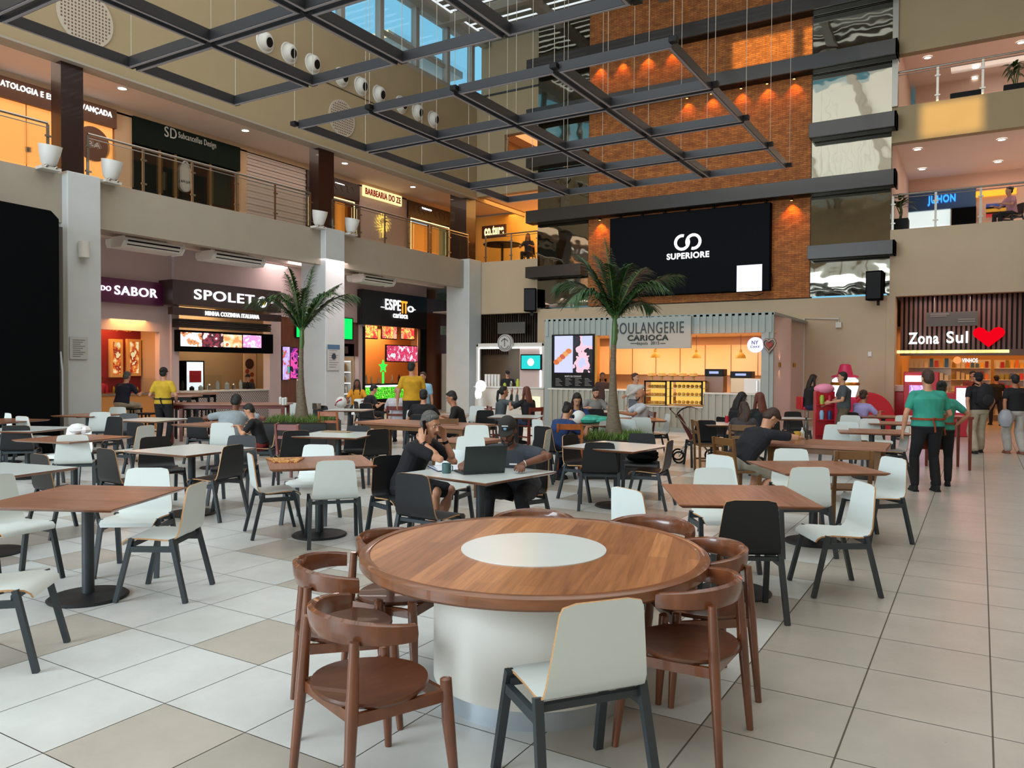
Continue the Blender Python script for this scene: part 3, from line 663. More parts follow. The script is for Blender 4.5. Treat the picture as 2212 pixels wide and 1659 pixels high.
b = MB(); b.box(0, .03, .0, .26, -.03, .03); b.build('tail', M['signwhite'], t, loc=(XS+.71, cy_+.28, cz_+.02))
txtX('MINHA COZINHA ITALIANA', XS+.75, 443, 671.5, 559, 689.5, M['signwhite'], t, 'subtitle', bold=.012)
t = thing('roller_shutter', 'rolled dark metal shutter above the pasta shop menu screens', 'shutter', (0, 0, 0))
b = MB()
ys0, ys1 = px_y(388, XS+.4), px_y(586, XS+.4); zt = px_z(480, 694, XS+.4)
for k in range(4): b.box(XS+.06, XS+.4-.02*(k % 2), ys0, ys1, zt-.06*(k+1)+.01, zt-.06*k)
b.build('slats', mat('shutter', '3a3330', .35, metal=.6), t, smooth=False)
t = thing('menu_screen_bank', 'black band with four bright food menu screens over the pasta counter', 'screen', (0, 0, 0))
b = MB(); XB(b, XS+.3, .24, 387, 712, 590, 764); b.build('band', M['blackm'], t, smooth=False)
for i, q in enumerate([(390.8, 717, 436.6, 749), (439, 719, 481.8, 750), (483.4, 722, 523, 751), (526, 723.5, 564.7, 751.6)]):
    b = MB(); XB(b, XS+.32, .02, *q)
    b.build('menu_screen', picture_mat('dish_%d' % i, [['e9e4ea', 'f4f0f2', 'c98a5c', '7a3a2a'], ['f0d6dc', '7a2f3c', '3a2028', 'd9b0a8'], ['d98f58', 'f4c08a', 'f0e0c8', 'c06a30'], ['e4b8e8', 'ecd0f0', 'd890c8', 'f6e0f4']][i], 3, 1.5, 10+i), t, smooth=False)
ya, yb = px_y(387), px_y(583)
t = thing('counter', 'pasta shop counter clad in white lattice panel', 'counter', (XS, (ya+yb)/2, 0)); L = yb-ya
zcn = px_z(480, 843)
b = MB(); b.box(-.6, 0, -L/2, L/2, 0, zcn-.04)
for k in range(64):
    y = -L/2+L*k/64
b.build('front', mat('lattice_base', 'cbc2bd', .6), t, smooth=False)
b = MB(); n = 40; hh = zcn-.05
for k in range(-8, n):
    for s_ in (1, -1):
        y0_ = -L/2+L*k/n; y1_ = y0_+s_*hh*.9
        if s_ == -1: y0_ += hh*.9; y1_ = y0_-hh*.9
        ya_, yb_ = max(min(y0_, L/2), -L/2), max(min(y1_, L/2), -L/2)
        if abs(y1_-y0_) < 1e-3: continue
        za = (ya_-y0_)/(y1_-y0_)*hh; zb_ = (yb_-y0_)/(y1_-y0_)*hh
        if abs(za-zb_) > .02: b.bar((.006, ya_, za), (.006, yb_, zb_), .014, .01, side=(1, 0, 0))
b.build('lattice', mat('lattice_line', '8a7d78', .6), t, smooth=False)
b = MB(); b.box(-.7, .05, -L/2, L/2, zcn-.04, zcn); b.build('worktop', M['offwhite'], t, smooth=False)
b = MB(); b.box(-.5, -.46, -L*.45, L*.05, zcn, zcn+.45); b.build('glass_screen', M['glass'], t, smooth=False)
t = thing('pizza_poster', 'tall orange pizza poster at the right of the pasta kitchen', 'poster', (0, 0, 0))
b = MB(); XB(b, XS-1.0, .03, 527, 764, 553, 838); b.build('sheet', mat('poster_cream', 'f0c8a0', .6), t, smooth=False)
b = MB(); p = ox(539, 786, XS-.99); b.tube([(p.x, p.y, p.z), (p.x+.01, p.y, p.z)], .17, 18); b.build('pizza_photo', mat('pizza_dark', '4a2a20', .7), t)
for k in range(5):
    p = ox(534+(k % 2)*10, 802+k*7, XS-.99); b = MB(); b.tube([(p.x, p.y, p.z), (p.x+.012, p.y, p.z)], .075, 14); b.build('pizza_photo', mat('pizza_red', 'a8452c', .7), t)
t = thing('fridge', 'glass door drinks fridge with bright top inside the pasta shop', 'fridge', (XS-1.15, ox(414, 797, XS-1.0).y, 0))
b = MB(); b.box(-.3, .3, -.33, .33, 0, 1.9); b.build('cabinet', M['blackm'], t); b = MB(); b.box(.3, .31, -.28, .28, 1.0, 1.86); b.build('glass_door', mat('fridge_glow', 'd8e0e4', .3, emit='dfe8f0', es=1.0), t)
b = MB(); b.box(.31, .33, -.2, .2, 1.25, 1.6); b.build('logo_panel', M['red'], t)
for o in items(XS-.5, XS-.3, ya+.3, yb-.4, zcn, 9, [M['steel'], M['offwhite'], M['black'], M['grey']], rnd, None, 'container', (.12, .3), .06): tag(o, 'container standing on the pasta shop counter', 'container', 'containers on the pasta counter')
b = MB(); b.box(XS-1.65, XS-1.55, ya, yb+1.6, 0, 3.6); struct('wall_pasta_back', b, mat('kitchen_tile', 'b9a080', .4), smooth=False)
lamp('pasta_light', 'AREA', (XS-.9, (ya+yb)/2, 3.5), 75, 'ffdcae', (XS-1.2, (ya+yb)/2, 0), 1.6, 3)
# --- snack shop behind the middle column
ya, yb = px_y(608), px_y(775)
t = thing('timber_storefront', 'brown timber board front of the snack shop behind the middle column', 'shop front', (0, 0, 0))
b = MB(); XB(b, XS-.02, .1, 608, 664, 640, 905); XB(b, XS-.02, .1, 640, 672, 775, 770); b.build('boards', M['panel_wood'], t, smooth=False)
green = glow('green_screen', '12d85c', 1.6)
for q, lab in (((641, 688, 664, 729), 'bright green screen behind the left palm'), ((700, 684, 761, 733), 'bright green screen just right of the middle column')):
    t = thing('menu_screen', lab, 'screen', (0, 0, 0)); b = MB(); XB(b, XS+.05, .06, q[0]-2, q[1]-2, q[2]+2, q[3]+2); b.build('bezel', M['black'], t, smooth=False)
    b = MB(); XB(b, XS+.056, .006, *q); b.build('display', green, t, smooth=False)
for q, cs, lab in (((611, 749, 626, 820), ['c9b8f4', 'b8a0f0', 'c05a4c', '3aa0a0'], 'lilac upright menu screen left of the palm trunk'), ((628, 751, 643, 817), ['2a1438', '8a2a8c', 'd84aa0', '1a1020'], 'dark purple upright menu screen beside the palm trunk')):
    t = thing('menu_screen', lab, 'screen', (0, 0, 0)); b = MB(); XB(b, XS+.04, .05, q[0]-1, q[1]-1, q[2]+1, q[3]+1); b.build('bezel', M['black'], t, smooth=False)
    b = MB(); XB(b, XS+.046, .006, *q); b.build('display', picture_mat('menu_img', cs, 4, 1.3, ya), t, smooth=False)
glowshelf = glow('shelf_light', 'f6f8ff', 3)
def shelves(X, u0, u1, v0, v1, n, lab, cols, light, per=8, w_=.35):
    y0, y1, z0, z1 = rx(X, u0, v0, u1, v1); z0 = max(z0, .15)
    t = thing('display_shelf', lab, 'shelf', (X, y0, 0))
    b = MB(); b.box(-w_-.03, -w_, 0, y1-y0, 0, z1); b.box(-w_, 0, -.03, 0, 0, z1); b.box(-w_, 0, y1-y0, y1-y0+.03, 0, z1); b.build('carcass', M['offwhite'], t, smooth=False)
    for k in range(n):
        z = z0+(z1-z0)*k/n; b = MB(); b.box(-w_, 0, 0, y1-y0, z-.025, z); b.build('shelf_board', M['white'], t, smooth=False)
        b = MB(); b.box(-.05, -.01, .02, y1-y0-.02, z+(z1-z0)/n-.05, z+(z1-z0)/n-.03); b.build('light_strip', light, t, smooth=False)
        for o in items(X-.2, X-.08, y0+.05, y1-.05, z, per, cols, rnd, None, 'packet', (.14, (z1-z0)/n-.1), .05): tag(o, 'packet on the lit shelves: ' + lab, 'packet', 'packets on ' + lab)
shelves(XS-.3, 737, 758, 778, 872, 4, 'white lit shelf unit right of the middle column', [M['brown_wood'], M['black'], M['gold'], M['offwhite']], glowshelf, 5)
shelves(XS-.3, 642, 668, 742, 868, 5, 'warm lit shelf unit left of the middle column', [M['red'], M['gold'], M['black']], M['signwarm'], 5)
t = thing('roll_poster', 'cream poster with a dark bottle picture at the snack shop', 'poster', (0, 0, 0))
b = MB(); XB(b, XS-.02, .02, 738, 742, 765, 772); b.build('sheet', mat('poster_grey', 'b0a48c', .6), t, smooth=False); b = MB(); XB(b, XS-.005, .015, 742, 748, 752, 764); b.build('bottle_picture', mat('dk', '4a3020', .6), t, smooth=False)
lamp('snack_light', 'AREA', (XS-.9, (ya+yb)/2, 3.5), 40, 'fff0dc', (XS-.9, (ya+yb)/2, 0), 1, 3)
# --- skewer shop
t = thing('shop_sign', 'black sign with white and orange ESPETTO carioca lettering', 'sign', (0, 0, 0))
b = MB(); XB(b, XS+.25, .25, 783, 624, 922, 711); b.build('board', mat('signblack', '17161c', .45), t, smooth=False)
oran = glow('lit_orange', 'ff9a2c', 1.8); yl = glow('lit_amber', 'ffb84a', 1.6)
txtX('ESPE', XS+.26, 832, 645, 865, 672, M['signwhite'], t, 'brand_lettering', bold=.012); txtX('TT', XS+.26, 866, 650, 879, 678, oran, t, 'brand_lettering', bold=.012)
txtX('carioca', XS+.26, 849, 674, 880, 689, M['signwhite'], t, 'subtitle', bold=.012)
p0 = ox(880, 667, XS+.26); p1 = ox(892, 669, XS+.26); p2 = ox(897, 669.5, XS+.26); p3 = ox(823, 663, XS+.26); p4 = ox(830, 664, XS+.26)
b = MB(); b.bar(p3, p4, .04, .03); b.bar(p1, p2, .04, .03); b.build('skewer', M['signwhite'], t)
b = MB(); ring(b, 0, 0, .12, .03, 0, 2*pi); o = b.build('ring_letter', M['signwhite'], t); o.rotation_euler = (0, 0, R(90)); o.location = ((p0+p1)/2); o.scale = (1.3, 1, .8)
ya, yb = px_y(788), px_y(912)
b = MB(); XB(b, XS+.02, .12, 784, 705, 789, 905); XB(b, XS+.02, .12, 908, 705, 921, 905); struct('trim_7', b, M['black'], smooth=False)
for i, (u0, u1) in enumerate(((789, 815), (826, 857), (867, 895))):
    t = thing('menu_screen', ['leftmost', 'middle', 'rightmost'][i]+' of three red food screens under the skewer shop sign', 'screen', (0, 0, 0))
    b = MB(); XB(b, XS-.08, .06, u0-1, 701+i*1.5, u1+1, 733+i); b.build('bezel', M['black'], t, smooth=False)
    b = MB(); XB(b, XS-.074, .006, u0, 702+i*1.5, u1, 731+i); b.build('display', picture_mat('grill_%d' % i, ['d83a3c', 'f08048', 'f4d060', 'e04a50', 'f8a080'], 4, 1.5, 30+i), t, smooth=False)
t = thing('promo_screen', 'wide pink promotion screen over the skewer shop counter', 'screen', (0, 0, 0))
b = MB(); XB(b, XS-.3, .06, 834, 744, 903, 783); b.build('bezel', M['black'], t, smooth=False); b = MB(); XB(b, XS-.294, .006, 836, 746, 901, 781); b.build('display', picture_mat('promo', ['c8385c', 'd84a70', 'b02c4c', 'ff9cb8', 'f8dce4'], 5, 1.3, 41), t, smooth=False)
txtX('40', XS-.29, 843, 763, 854, 772, M['signwhite'], t, 'price', .01, .04)
t = thing('counter', 'black skewer shop counter with green lit drinks fridges', 'counter', (XS-.1, (ya+yb)/2, 0)); L = yb-ya
b = MB(); b.box(-.6, 0, -L/2, L/2, 0, 1.12); b.build('body', M['black'], t, smooth=False)
gl = picture_mat('green_cans', ['2e9c18', '58d428', '1c7010', '9cf060'], 9, 1.5, 50)
for k in range(4):
    b = MB(); y = -L/2+.12+L*.72*k/4; b.box(.0, .02, y, y+L*.17, .55, 1.0); f = b.build('fridge_door', gl, t, smooth=False)
b = MB(); b.box(.02, .04, -L/2+.1, L*.24, 1.0, 1.06); b.build('light_strip', glowshelf, t, smooth=False)
t = thing('beer_tower', 'green lit beer tower with a star on the skewer counter', 'beer tap', (XS-.4, px_y(845), 1.12))
b = MB(); b.tube([(0, 0, 0), (0, 0, .45)], .04, 10); b.build('pipe', glow('lit_green', '30e040', 2), t)
b = MB(); pts = []
for k in range(10): a = pi/2+k*pi/5; r_ = .26 if k % 2 == 0 else .11; pts.append((r_*cos(a), r_*sin(a)+.65))
b.prism(pts, -.02, .02, axis='x'); b.build('star', bpy.data.materials['lit_green'], t)
t = thing('wall_star', 'dull copper star on the amber wall of the skewer shop', 'star ornament', (XS-1.4, px_y(806), 2.1)); b = MB(); b.prism([(x*1.5, z*1.5-.6) for x, z in pts], -.02, .02, axis='x'); b.build('star_plate', mat('copper', 'a5683a', .4), t)
b = MB(); b.box(XS-1.6, XS-1.5, ya, yb+1.5, 0, 3.6); struct('wall_skewer_back', b, mat('amber_board', 'c98a4c', .6), smooth=False)
for o in items(XS-.5, XS-.2, ya+.2, yb-.2, 1.12, 8, [M['steel'], mat('bottle_green', '1f6a2a', .2), M['black'], M['gold']], rnd, None, 'bottle', (.2, .36), .04): tag(o, 'bottle or shaker on the skewer shop counter', 'bottle', 'bottles on the skewer counter')
lamp('skewer_light', 'AREA', (XS-.9, (ya+yb)/2, 3.3), 120, 'ffbe84', (XS-.9, (ya+yb)/2, 0), 1.0, 2.4)
# --- timber wall to the right of it
b = MB(); b.box(XS-.1, XS+.02, px_y(921), 27.5, 0, 4.55); struct('wall_timber', b, wood('timber_wall', '7a4020', '6a3519', .16, .4, 0), smooth=False)
t = thing('direction_sign', 'pale green direction sign on the timber wall', 'sign', (0, 0, 0)); b = MB(); XB(b, XS+.05, .03, 953, 704, 981, 725); b.build('board', mat('pale_green', 'b4c4ae', .5), t, smooth=False)
b = MB(); XB(b, XS+.055, .005, 957, 709, 975, 711); XB(b, XS+.055, .005, 957, 716, 978, 718); b.build('print', mat('greenprint', '5a7a5c', .7), t, smooth=False)
shelves(XS+.5, 968, 980, 764, 862, 4, 'bright narrow shelf unit left of the corner column', [M['black'], M['brown_wood']], M['signwarm'], 3, .3)
# ------------------------------------------------------------------ coffee kiosk in the corner
YC = 22.6
t = thing('coffee_kiosk', 'white coffee kiosk with a lit rounded frame in the back left corner', 'kiosk', (0, 0, 0))
x0, x1, z0, z1 = ry(YC, 1028, 742, 1175, 930)
b = MB(); b.box(x0, x1, YC, YC+.1, z1-.14, z1); b.box(x0, x0+.12, YC, YC+.1, 0, z1); b.box(x1-.12, x1, YC, YC+.1, 0, z1); b.build('portal_frame', M['offwhite'], t, bevel=.03)
b = MB(); b.box(x0+.14, x1-.14, YC-.02, YC+.0, z1-.19, z1-.15); b.box(x0+.12, x0+.15, YC-.02, YC, 1.15, z1-.15); b.box(x1-.16, x1-.12, YC-.02, YC, .8, z1-.15); b.build('light_strip', glowshelf, t)
zk = oy(1100, 838, YC).z
b = MB(); b.box(x0, x1, YC-.05, YC+.55, 0, zk); b.build('counter', mat('kiosk_counter', 'cfc8bd', .5), t, bevel=.02)
b = MB(); b.box(x0-.03, x1+.03, YC-.1, YC+.6, zk, zk+.04); b.build('worktop', M['white'], t)
xd = oy(1122, 797, YC).x
b = MB(); b.box(xd, x1-.1, YC+.02, YC+.08, zk, z1-.14); b.build('side_panel', mat('pink_panel', 'c9b3ac', .6), t)
b = MB(); b.box(x0, x1, YC+2.2, YC+2.3, 0, z1); b.build('back_panel', mat('kiosk_dark', '59524a', .6), t)
b = MB(); q = ry(YC, 1129, 856, 1168, 880); b.box(q[0], q[1], YC-.07, YC-.05, q[2], q[3]); b.build('lit_sign', glow('cream_light', 'fff2b8', 1.5), t)
p = oy(1095, 741, YC)
s_ = thing('round_logo_sign', 'round silver coffee logo on top of the white kiosk', 'sign', (p.x, YC-.15, p.z))
b = MB(); b.tube([(0, 0, 0), (0, .12, 0)], .29, 32); b.build('disc', mat('silver', 'b8b8b4', .4), s_)
b = MB(); ring(b, 0, 0, .25, .012, 0, 2*pi, -.01, 0); ring(b, 0, 0, .13, .02, R(20), R(160), -.01, 0); ring(b, 0, -.04, .16, .015, R(200), R(340), -.01, 0); b.box(-.02, .02, -.01, 0, -.12, .16); b.build('emblem', mat('emb', '6a6a66', .5), s_)
t = thing('menu_screen', 'turquoise screen on the pink panel of the coffee kiosk', 'screen', (0, 0, 0)); q = ry(YC, 1129, 768, 1169, 797)
b = MB(); b.box(q[0]-.04, q[1]+.04, YC-.07, YC-.01, q[2]-.04, q[3]+.04); b.build('bezel', M['black'], t); b = MB(); b.box(q[0], q[1], YC-.076, YC-.07, q[2], q[3]); b.build('display', glow('turq', '2cc8c4', 1.3), t)
b = MB(); b.tube([(0, 0, 0), (0, .004, 0)], .13, 20); b.build('white_mark', glow('wm', 'e8f4f4', 1.2), t, loc=((q[0]+q[1])/2, YC-.081, (q[2]+q[3])/2))
for k in range(5):
    o = MB().lathe([(.045, 0), (.05, .42), (.04, .42)], 10).build('cup_stack', M['white']); o.location = (x0+.3+.13*k, YC+.2, zk+.04); tag(o, 'tall stack of paper cups on the coffee kiosk counter', 'cups', 'paper cup stacks on the coffee kiosk')
for o in items(YC, YC, 0, 0, 0, 0, [M['white']], rnd, None, 'x'): pass
for k in range(9):
    b = MB(); h = rnd.uniform(.1, .3); b.lathe([(.05, 0), (.06, h*.6), (.03, h)], 9); o = b.build('jar', rnd.choice([M['steel'], M['white'], M['black'], mat('lime', 'b8c84a', .5)])); o.location = (x0+1.1+.13*k, YC+.15+.15*(k % 2), zk+.04); tag(o, 'small jar on the coffee kiosk counter', 'jar', 'jars on the coffee kiosk')
t = thing('lit_character_lamp', 'glowing white shapeless lamp in front of the coffee kiosk', 'lamp', (oy(1042, 860, YC-.5).x, YC-.6, .0))
b = MB(); b.ell((0, 0, 1.12), (.2, .15, .2)); b.ell((-.1, 0, .85), (.13, .1, .2)); b.build('glow_body', glow('wht', 'f8faff', 1.3), t); b = MB(); b.lathe([(.12, 0), (.12, .7)], 14); b.build('stand', M['white'], t)
lamp('coffee_light', 'AREA', (x0+1.2, YC+1.2, z1-.1), 28, 'fff0e0', (x0+1.2, YC+1.2, 0), 1.8, 1.5)
# slatted dark wall in the left corridor
t = thing('slatted_panel', 'dark vertical slat panel over the corridor behind the coffee kiosk', 'wall panel', (0, 0, 0))
b = MB(); b.box(-18.6, -13.98, 27.2, 27.3, 2.3, 4.0); b.build('backing', mat('slat_back', '1a1412', .6), t)
b = MB(); x = -18.5
while x < -14.0: b.box(x, x+.05, 27.1, 27.2, 2.3, 4.0); x += .11
b.build('slats', mat('slat_grey', '54473c', .5), t, smooth=False)
b = MB(); b.box(-18.6, -14, 27.3, 27.4, 0, 2.3); struct('wall_corridor_left', b, mat('corr', '8a7a66', .7), smooth=False)
b = MB(); b.box(-18.4, -17.9, 26.6, 27.1, 0, 3.95); struct('wall_corner_timber', b, M['panel_wood'], smooth=False)
t = thing('direction_sign', 'grey direction sign hanging in front of the dark slats at left', 'sign', (0, 0, 0)); b = MB(); q = ry(26.4, 1075, 697, 1134, 720); b.box(q[0], q[1], 26.4, 26.44, q[2], q[3]); b.build('board', mat('sg', '77766f', .5), t)
b = MB(); b.box(q[0]+.3, q[0]+.31, 26.41, 26.42, q[3], 4.0); b.box(q[1]-.3, q[1]-.29, 26.41, 26.42, q[3], 4.0); b.build('hanger', M['wire'], t)
# ------------------------------------------------------------------ bakery kiosk
YK = 20.5; KX0, KX1, KZ = -11.22, -4.55, 3.18
def corr(name, c):
    m = mat(name, c, .5); nt = m.node_tree; b = nt.nodes['Principled BSDF']; tc = nt.nodes.new('ShaderNodeTexCoord'); w_ = nt.nodes.new('ShaderNodeTexWave'); w_.inputs['Scale'].default_value = 2.4; w_.wave_profile = 'SAW'
    nt.links.new(tc.outputs['Object'], w_.inputs[0]); bp = nt.nodes.new('ShaderNodeBump'); bp.inputs['Distance'].default_value = .04; nt.links.new(w_.outputs['Fac'], bp.inputs['Height']); nt.links.new(bp.outputs[0], b.inputs['Normal']); return m
t = thing('bakery_kiosk', 'grey green bakery kiosk with vertical ribbed cladding and a long amber window', 'kiosk', (0, 0, 0))
wx0, wx1, _, wz1 = ry(YK, 1283, 725, 1645, 715); sx0 = ry(YK, 1190, 0, 1283, 0)[0]
zc1 = oy(1330, 841, YK).z; zcase = oy(1450, 877, YK).z; xc0, xc1 = oy(1390, 800, YK).x, oy(1520, 800, YK).x; zr = oy(1580, 849, YK).z
def ribs(b, xa, xb, za, zb, Y=YK):
    b.box(xa, xb, Y, Y+.1, za, zb); n = int((xb-xa)/.17)
    for k in range(n): x = xa+(xb-xa)*(k+.5)/n; b.box(x-.045, x+.045, Y-.03, Y, za, zb)
b = MB(); ribs(b, KX0, KX1, wz1, KZ); ribs(b, KX0, sx0, 0, wz1); ribs(b, wx1, KX1, 0, wz1); b.box(sx0, wx0, YK, YK+.1, zc1-.04, wz1)
b.build('ribbed_cladding', M['kiosk'], t, smooth=False)
b = MB(); ribs(b, sx0, xc0, .12, zc1-.04); ribs(b, xc0, xc1, .12, zcase-.03); ribs(b, xc1, wx1, .12, zr-.04); b.build('ribbed_base', mat('kiosk_low', '9c9c90', .5), t, smooth=False)
b = MB(); b.box(KX0-.02, KX1+.02, YK-.05, YK+.12, 0, .12); b.build('plinth', M['kiosk'], t)
b = MB(); b.box(sx0, xc0, YK-.04, YK+.6, zc1-.04, zc1); b.box(xc1, wx1, YK-.04, YK+.6, zr-.04, zr); b.box(xc0, xc1, YK-.04, YK+.6, zcase-.03, zcase); b.build('counter_top', M['offwhite'], t)
b = MB(); b.box(KX0, KX1+.02, YK, 24.95, KZ-.05, KZ+.02); b.build('roof', M['kiosk'], t)
b = MB(); b.box(KX0, KX0+.1, YK+.1, 24.95, 0, KZ-.05); b.build('side_wall', M['kiosk'], t)
n = 14; arc = [(KX1-.6, YK+.12), (KX1, YK+.12)]
b = MB(); 
pts = [(KX1, YK+.1)]+[(KX1-.9+.95*cos(a), YK+1.7+1.5*sin(a)) for a in [R(-50+100*k/n) for k in range(n+1)]]+[(KX1-.1, 24.95), (wx1+.03, 24.95), (wx1+.03, YK+.1)]
b.prism(pts, 0, KZ-.05); b.build('curved_end', M['kiosk_pink'], t, ang=50)
b = MB(); b.box(KX0+.1, wx1+.03, YK+3.0, YK+3.1, 0, KZ-.05); b.build('back_wall', mat('amber_cab', 'ecc7a2', .5), t)
for k in range(8): x = KX0+.2+k*.78; MB().box(x-.006, x+.006, YK+2.58, YK+2.6, 1.55, 2.45).build('cabinet_joint', M['brown_wood'], t)
b = MB(); b.box(KX0+.1, wx1+.03, YK+2.6, YK+3.0, 1.55, 2.45); b.build('wall_cabinets', mat('amber_cab2', 'efc69a', .45), t)
b = MB(); b.box(KX0+.1, wx1+.03, YK+2.3, YK+3.0, 0, .95); b.build('back_counter', M['brown_wood'], t)
b = MB(); b.box(KX0+.1, KX1-.1, YK+.1, YK+3.0, wz1+.02, wz1+.05); b.build('soffit', mat('soff', 'e8c8a0', .6), t)
b = MB(); b.box(wx0, wx0+.12, YK-.02, YK+.15, zc1, wz1); b.build('amber_post', mat('ampost', 'c98a30', .4), t)
t = thing('shop_sign', 'pale grey BOULANGERIE CARIOCA sign on the bakery kiosk', 'sign', (0, 0, 0))
q = ry(YK-.12, 1317, 690, 1492, 752); b = MB(); b.box(q[0], q[1], YK-.12, YK-.04, q[2], q[3]+.03); b.build('board', mat('signpale', '959d99', .5), t)
dk = mat('sign_dark', '23302f', .5)
txtY('BOULANGERIE', YK-.125, 1327, 698, 1477, 719, dk, t, 'brand_lettering', .015, .0); txtY('CARIOCA', YK-.125, 1356, 724, 1444, 735, dk, t, 'brand_lettering', .015, .03); txtY('depuis  2015', YK-.125, 1375, 738, 1424, 746, dk, t, 'subtitle', .01, 0)
b = MB(); q = ry(YK-.13, 1362, 741, 1374, 742.5); b.box(*q[:2], YK-.13, YK-.12, *q[2:]); q = ry(YK-.13, 1426, 741, 1437, 742.5); b.box(*q[:2], YK-.13, YK-.12, *q[2:]); b.build('dash', dk, t)
t = thing('menu_screen_bank', 'tall bakery menu: two bright pictures over a black text board', 'screen', (0, 0, 0))
q = ry(YK-.06, 1192, 723, 1283, 838); b = MB(); b.box(q[0], q[1], YK-.06, YK-.02, q[2], q[3]); b.build('frame', M['black'], t)
q = ry(YK-.066, 1198, 726, 1237, 805); b = MB(); b.box(q[0], q[1], YK-.066, YK-.06, q[2], q[3]); s1 = b.build('left_picture', glow('scr_lilac', 'c4c8f2', 1.3), t)
p = oy(1215, 772, YK-.07)
for k in range(5): MB().ell((p.x-.2+.1*k, YK-.068, p.z-.14+.08*k), (.1, .003, .08)).build('pastry', glow('scr_pastry', ['e07a4c', 'f09a60', 'd86a50', 'f0b070', 'e88a50'][k], 1), s1)
q = ry(YK-.066, 1238, 726, 1279, 805); b = MB(); b.box(q[0], q[1], YK-.066, YK-.06, q[2], q[3]); b.build('right_picture', picture_mat('bowl_img', ['14141e', '1c1c30', '101018', 'f0b8c8', 'b8c0f0'], 1.6, 1.3, 77), t)
txtY('MONTE SEU CROISSANT', YK-.066, 1220, 811, 1256, 815, M['paper'], t, 'menu_heading', .004, 0)
b = MB()
for k in range(4):
    for j in range(6):
        p = oy(1200+k*21, 818+j*3, YK-.064); b.box(p.x, p.x+.12+.05*((k+j) % 3), YK-.064, YK-.06, p.z, p.z+.012)
b.build('menu_print', mat('menu_pr', '8a8a86', .7), t)
t = thing('round_lit_sign', 'round white lit NY sign hanging in the bakery window', 'sign', (0, 0, 0)); p = oy(1631, 745, YK-.1)
b = MB(); b.tube([(p.x, YK-.1, p.z), (p.x, YK-.02, p.z)], .2, 32); b.build('disc', glow('ny', 'dcdcff', 1.4), t)
txtY('NY', YK-.102, 1624, 736, 1638, 744, mat('nyblue', '4a5080', .5), t, 'brand_lettering', .006, .02); txtY('CAKE', YK-.102, 1621, 747, 1641, 751, bpy.data.materials['nyblue'], t, 'subtitle', .006, .02)
p = oy(1661, 745, YK-.1); t = thing('heart_wreath', 'brown heart wreath hung on the bakery kiosk right of the window', 'wreath', (p.x, YK-.06, p.z))
hp = [(.16*sin(a)**3, 0, .012*(13*cos(a)-5*cos(2*a)-2*cos(3*a)-cos(4*a))) for a in [2*pi*k/24 for k in range(25)]]
b = MB(); b.tube([(x*.95, y, z) for x, y, z in hp], .028, 6, cap=False); b.build('twig_ring', M['brown_wood'], t); b = MB(); b.prism([(x*.55, z*.55) for x, y, z in hp[:-1]], -.01, .01, axis='y'); b.build('red_heart', mat('hr', '8a3020', .6), t)
for u, v in ((1415, 765), (1504, 766), (1600, 766)):
    p = oy(u, v, YK+.9); t = thing('pendant_lamp', 'small mustard cone pendant lamp in the bakery window', 'lamp', (p.x, YK+.9, p.z), 0, 'pendants in the bakery window')
    b = MB(); b.lathe([(.14, -.1), (.12, -.02), (.04, .06), (.03, .14)], 18); b.build('shade', mat('mustard', 'b8922c', .4), t); b = MB(); b.tube([(0, 0, .14), (0, 0, wz1-p.z)], .006, 5); b.build('cord', M['black'], t)
for i, (a, c) in enumerate(((1392, 1440), (1447, 1518))):
    t = thing('pastry_case', ['left', 'right'][i]+' glass pastry case glowing yellow in the bakery counter', 'display case', (0, 0, 0))
    q = ry(YK-.03, a, 822, c, 875); X0, X1, Z0, Z1 = q
    b = MB(); b.box(X0, X1, YK-.05, YK-.02, Z1-.04, Z1); b.box(X0, X0+.04, YK-.05, YK-.02, Z0, Z1); b.box(X1-.04, X1, YK-.05, YK-.02, Z0, Z1); b.box(X0, X1, YK-.05, YK+.5, Z1-.02, Z1); b.build('frame', M['black'], t)
    b = MB(); b.box(X0, X1, YK+.48, YK+.5, Z0, Z1); b.build('lit_back', glow('case_glow', 'ffc860', 1.1), t)
    b = MB(); b.box(X0+.04, X1-.04, YK-.04, YK-.036, Z0, Z1-.04); b.build('glass', M['glass'], t)
    for j in range(3):
        z = Z0+(Z1-Z0)*j/3; b = MB(); b.box(X0, X1, YK, YK+.46, z, z+.012); b.build('shelf', mat('case_shelf', 'f0e0b0', .3), t)
        for k in range(7):
            o = MB().ell((0, 0, .05), (.055, .07, .045), 8).build('pastry', mat('pastry', ['c8843a', 'd89a50', 'e0b060'][k % 3], .6)); o.location = (X0+.1+(X1-X0-.2)*k/6, YK+.12, z+.012); tag(o, 'small pastry in the glowing bakery case', 'pastry', 'pastries in the bakery cases')
for k in range(5):
    o = MB().lathe([(.03, 0), (.03, .1), (.12, .12), (.12, .135), (.1, .2), (.03, .24)], 12).build('cake_stand', mat('cake', 'e0b060', .5)); o.location = (xc0+.15+k*.3, YK+.25, oy(1450, 822, YK).z+.0); tag(o, 'cake stand on top of the bakery cases', 'cake stand', 'cake stands on the bakery cases')
def machine(u0, v0, u1, lab, zb_, top, body, nm='coffee_machine'):
    q = ry(YK+.25, u0, v0, u1, 900); t = thing(nm, lab, 'machine', ((q[0]+q[1])/2, YK+.3, zb_)); W = (q[1]-q[0])/2; Hh = q[3]-zb_
    b = MB(); b.box(-W, W, 0, .35, 0, Hh*.7); b.build('body', body, t, bevel=.01); b = MB(); b.box(-W, W, -.04, .35, Hh*.7, Hh); b.build('head', top, t, bevel=.01)
    b = MB(); b.box(-W*.5, W*.5, -.05, -.04, Hh*.8, Hh*.9); b.build('display', glow('mini', 'b8c8ff', 1), t)
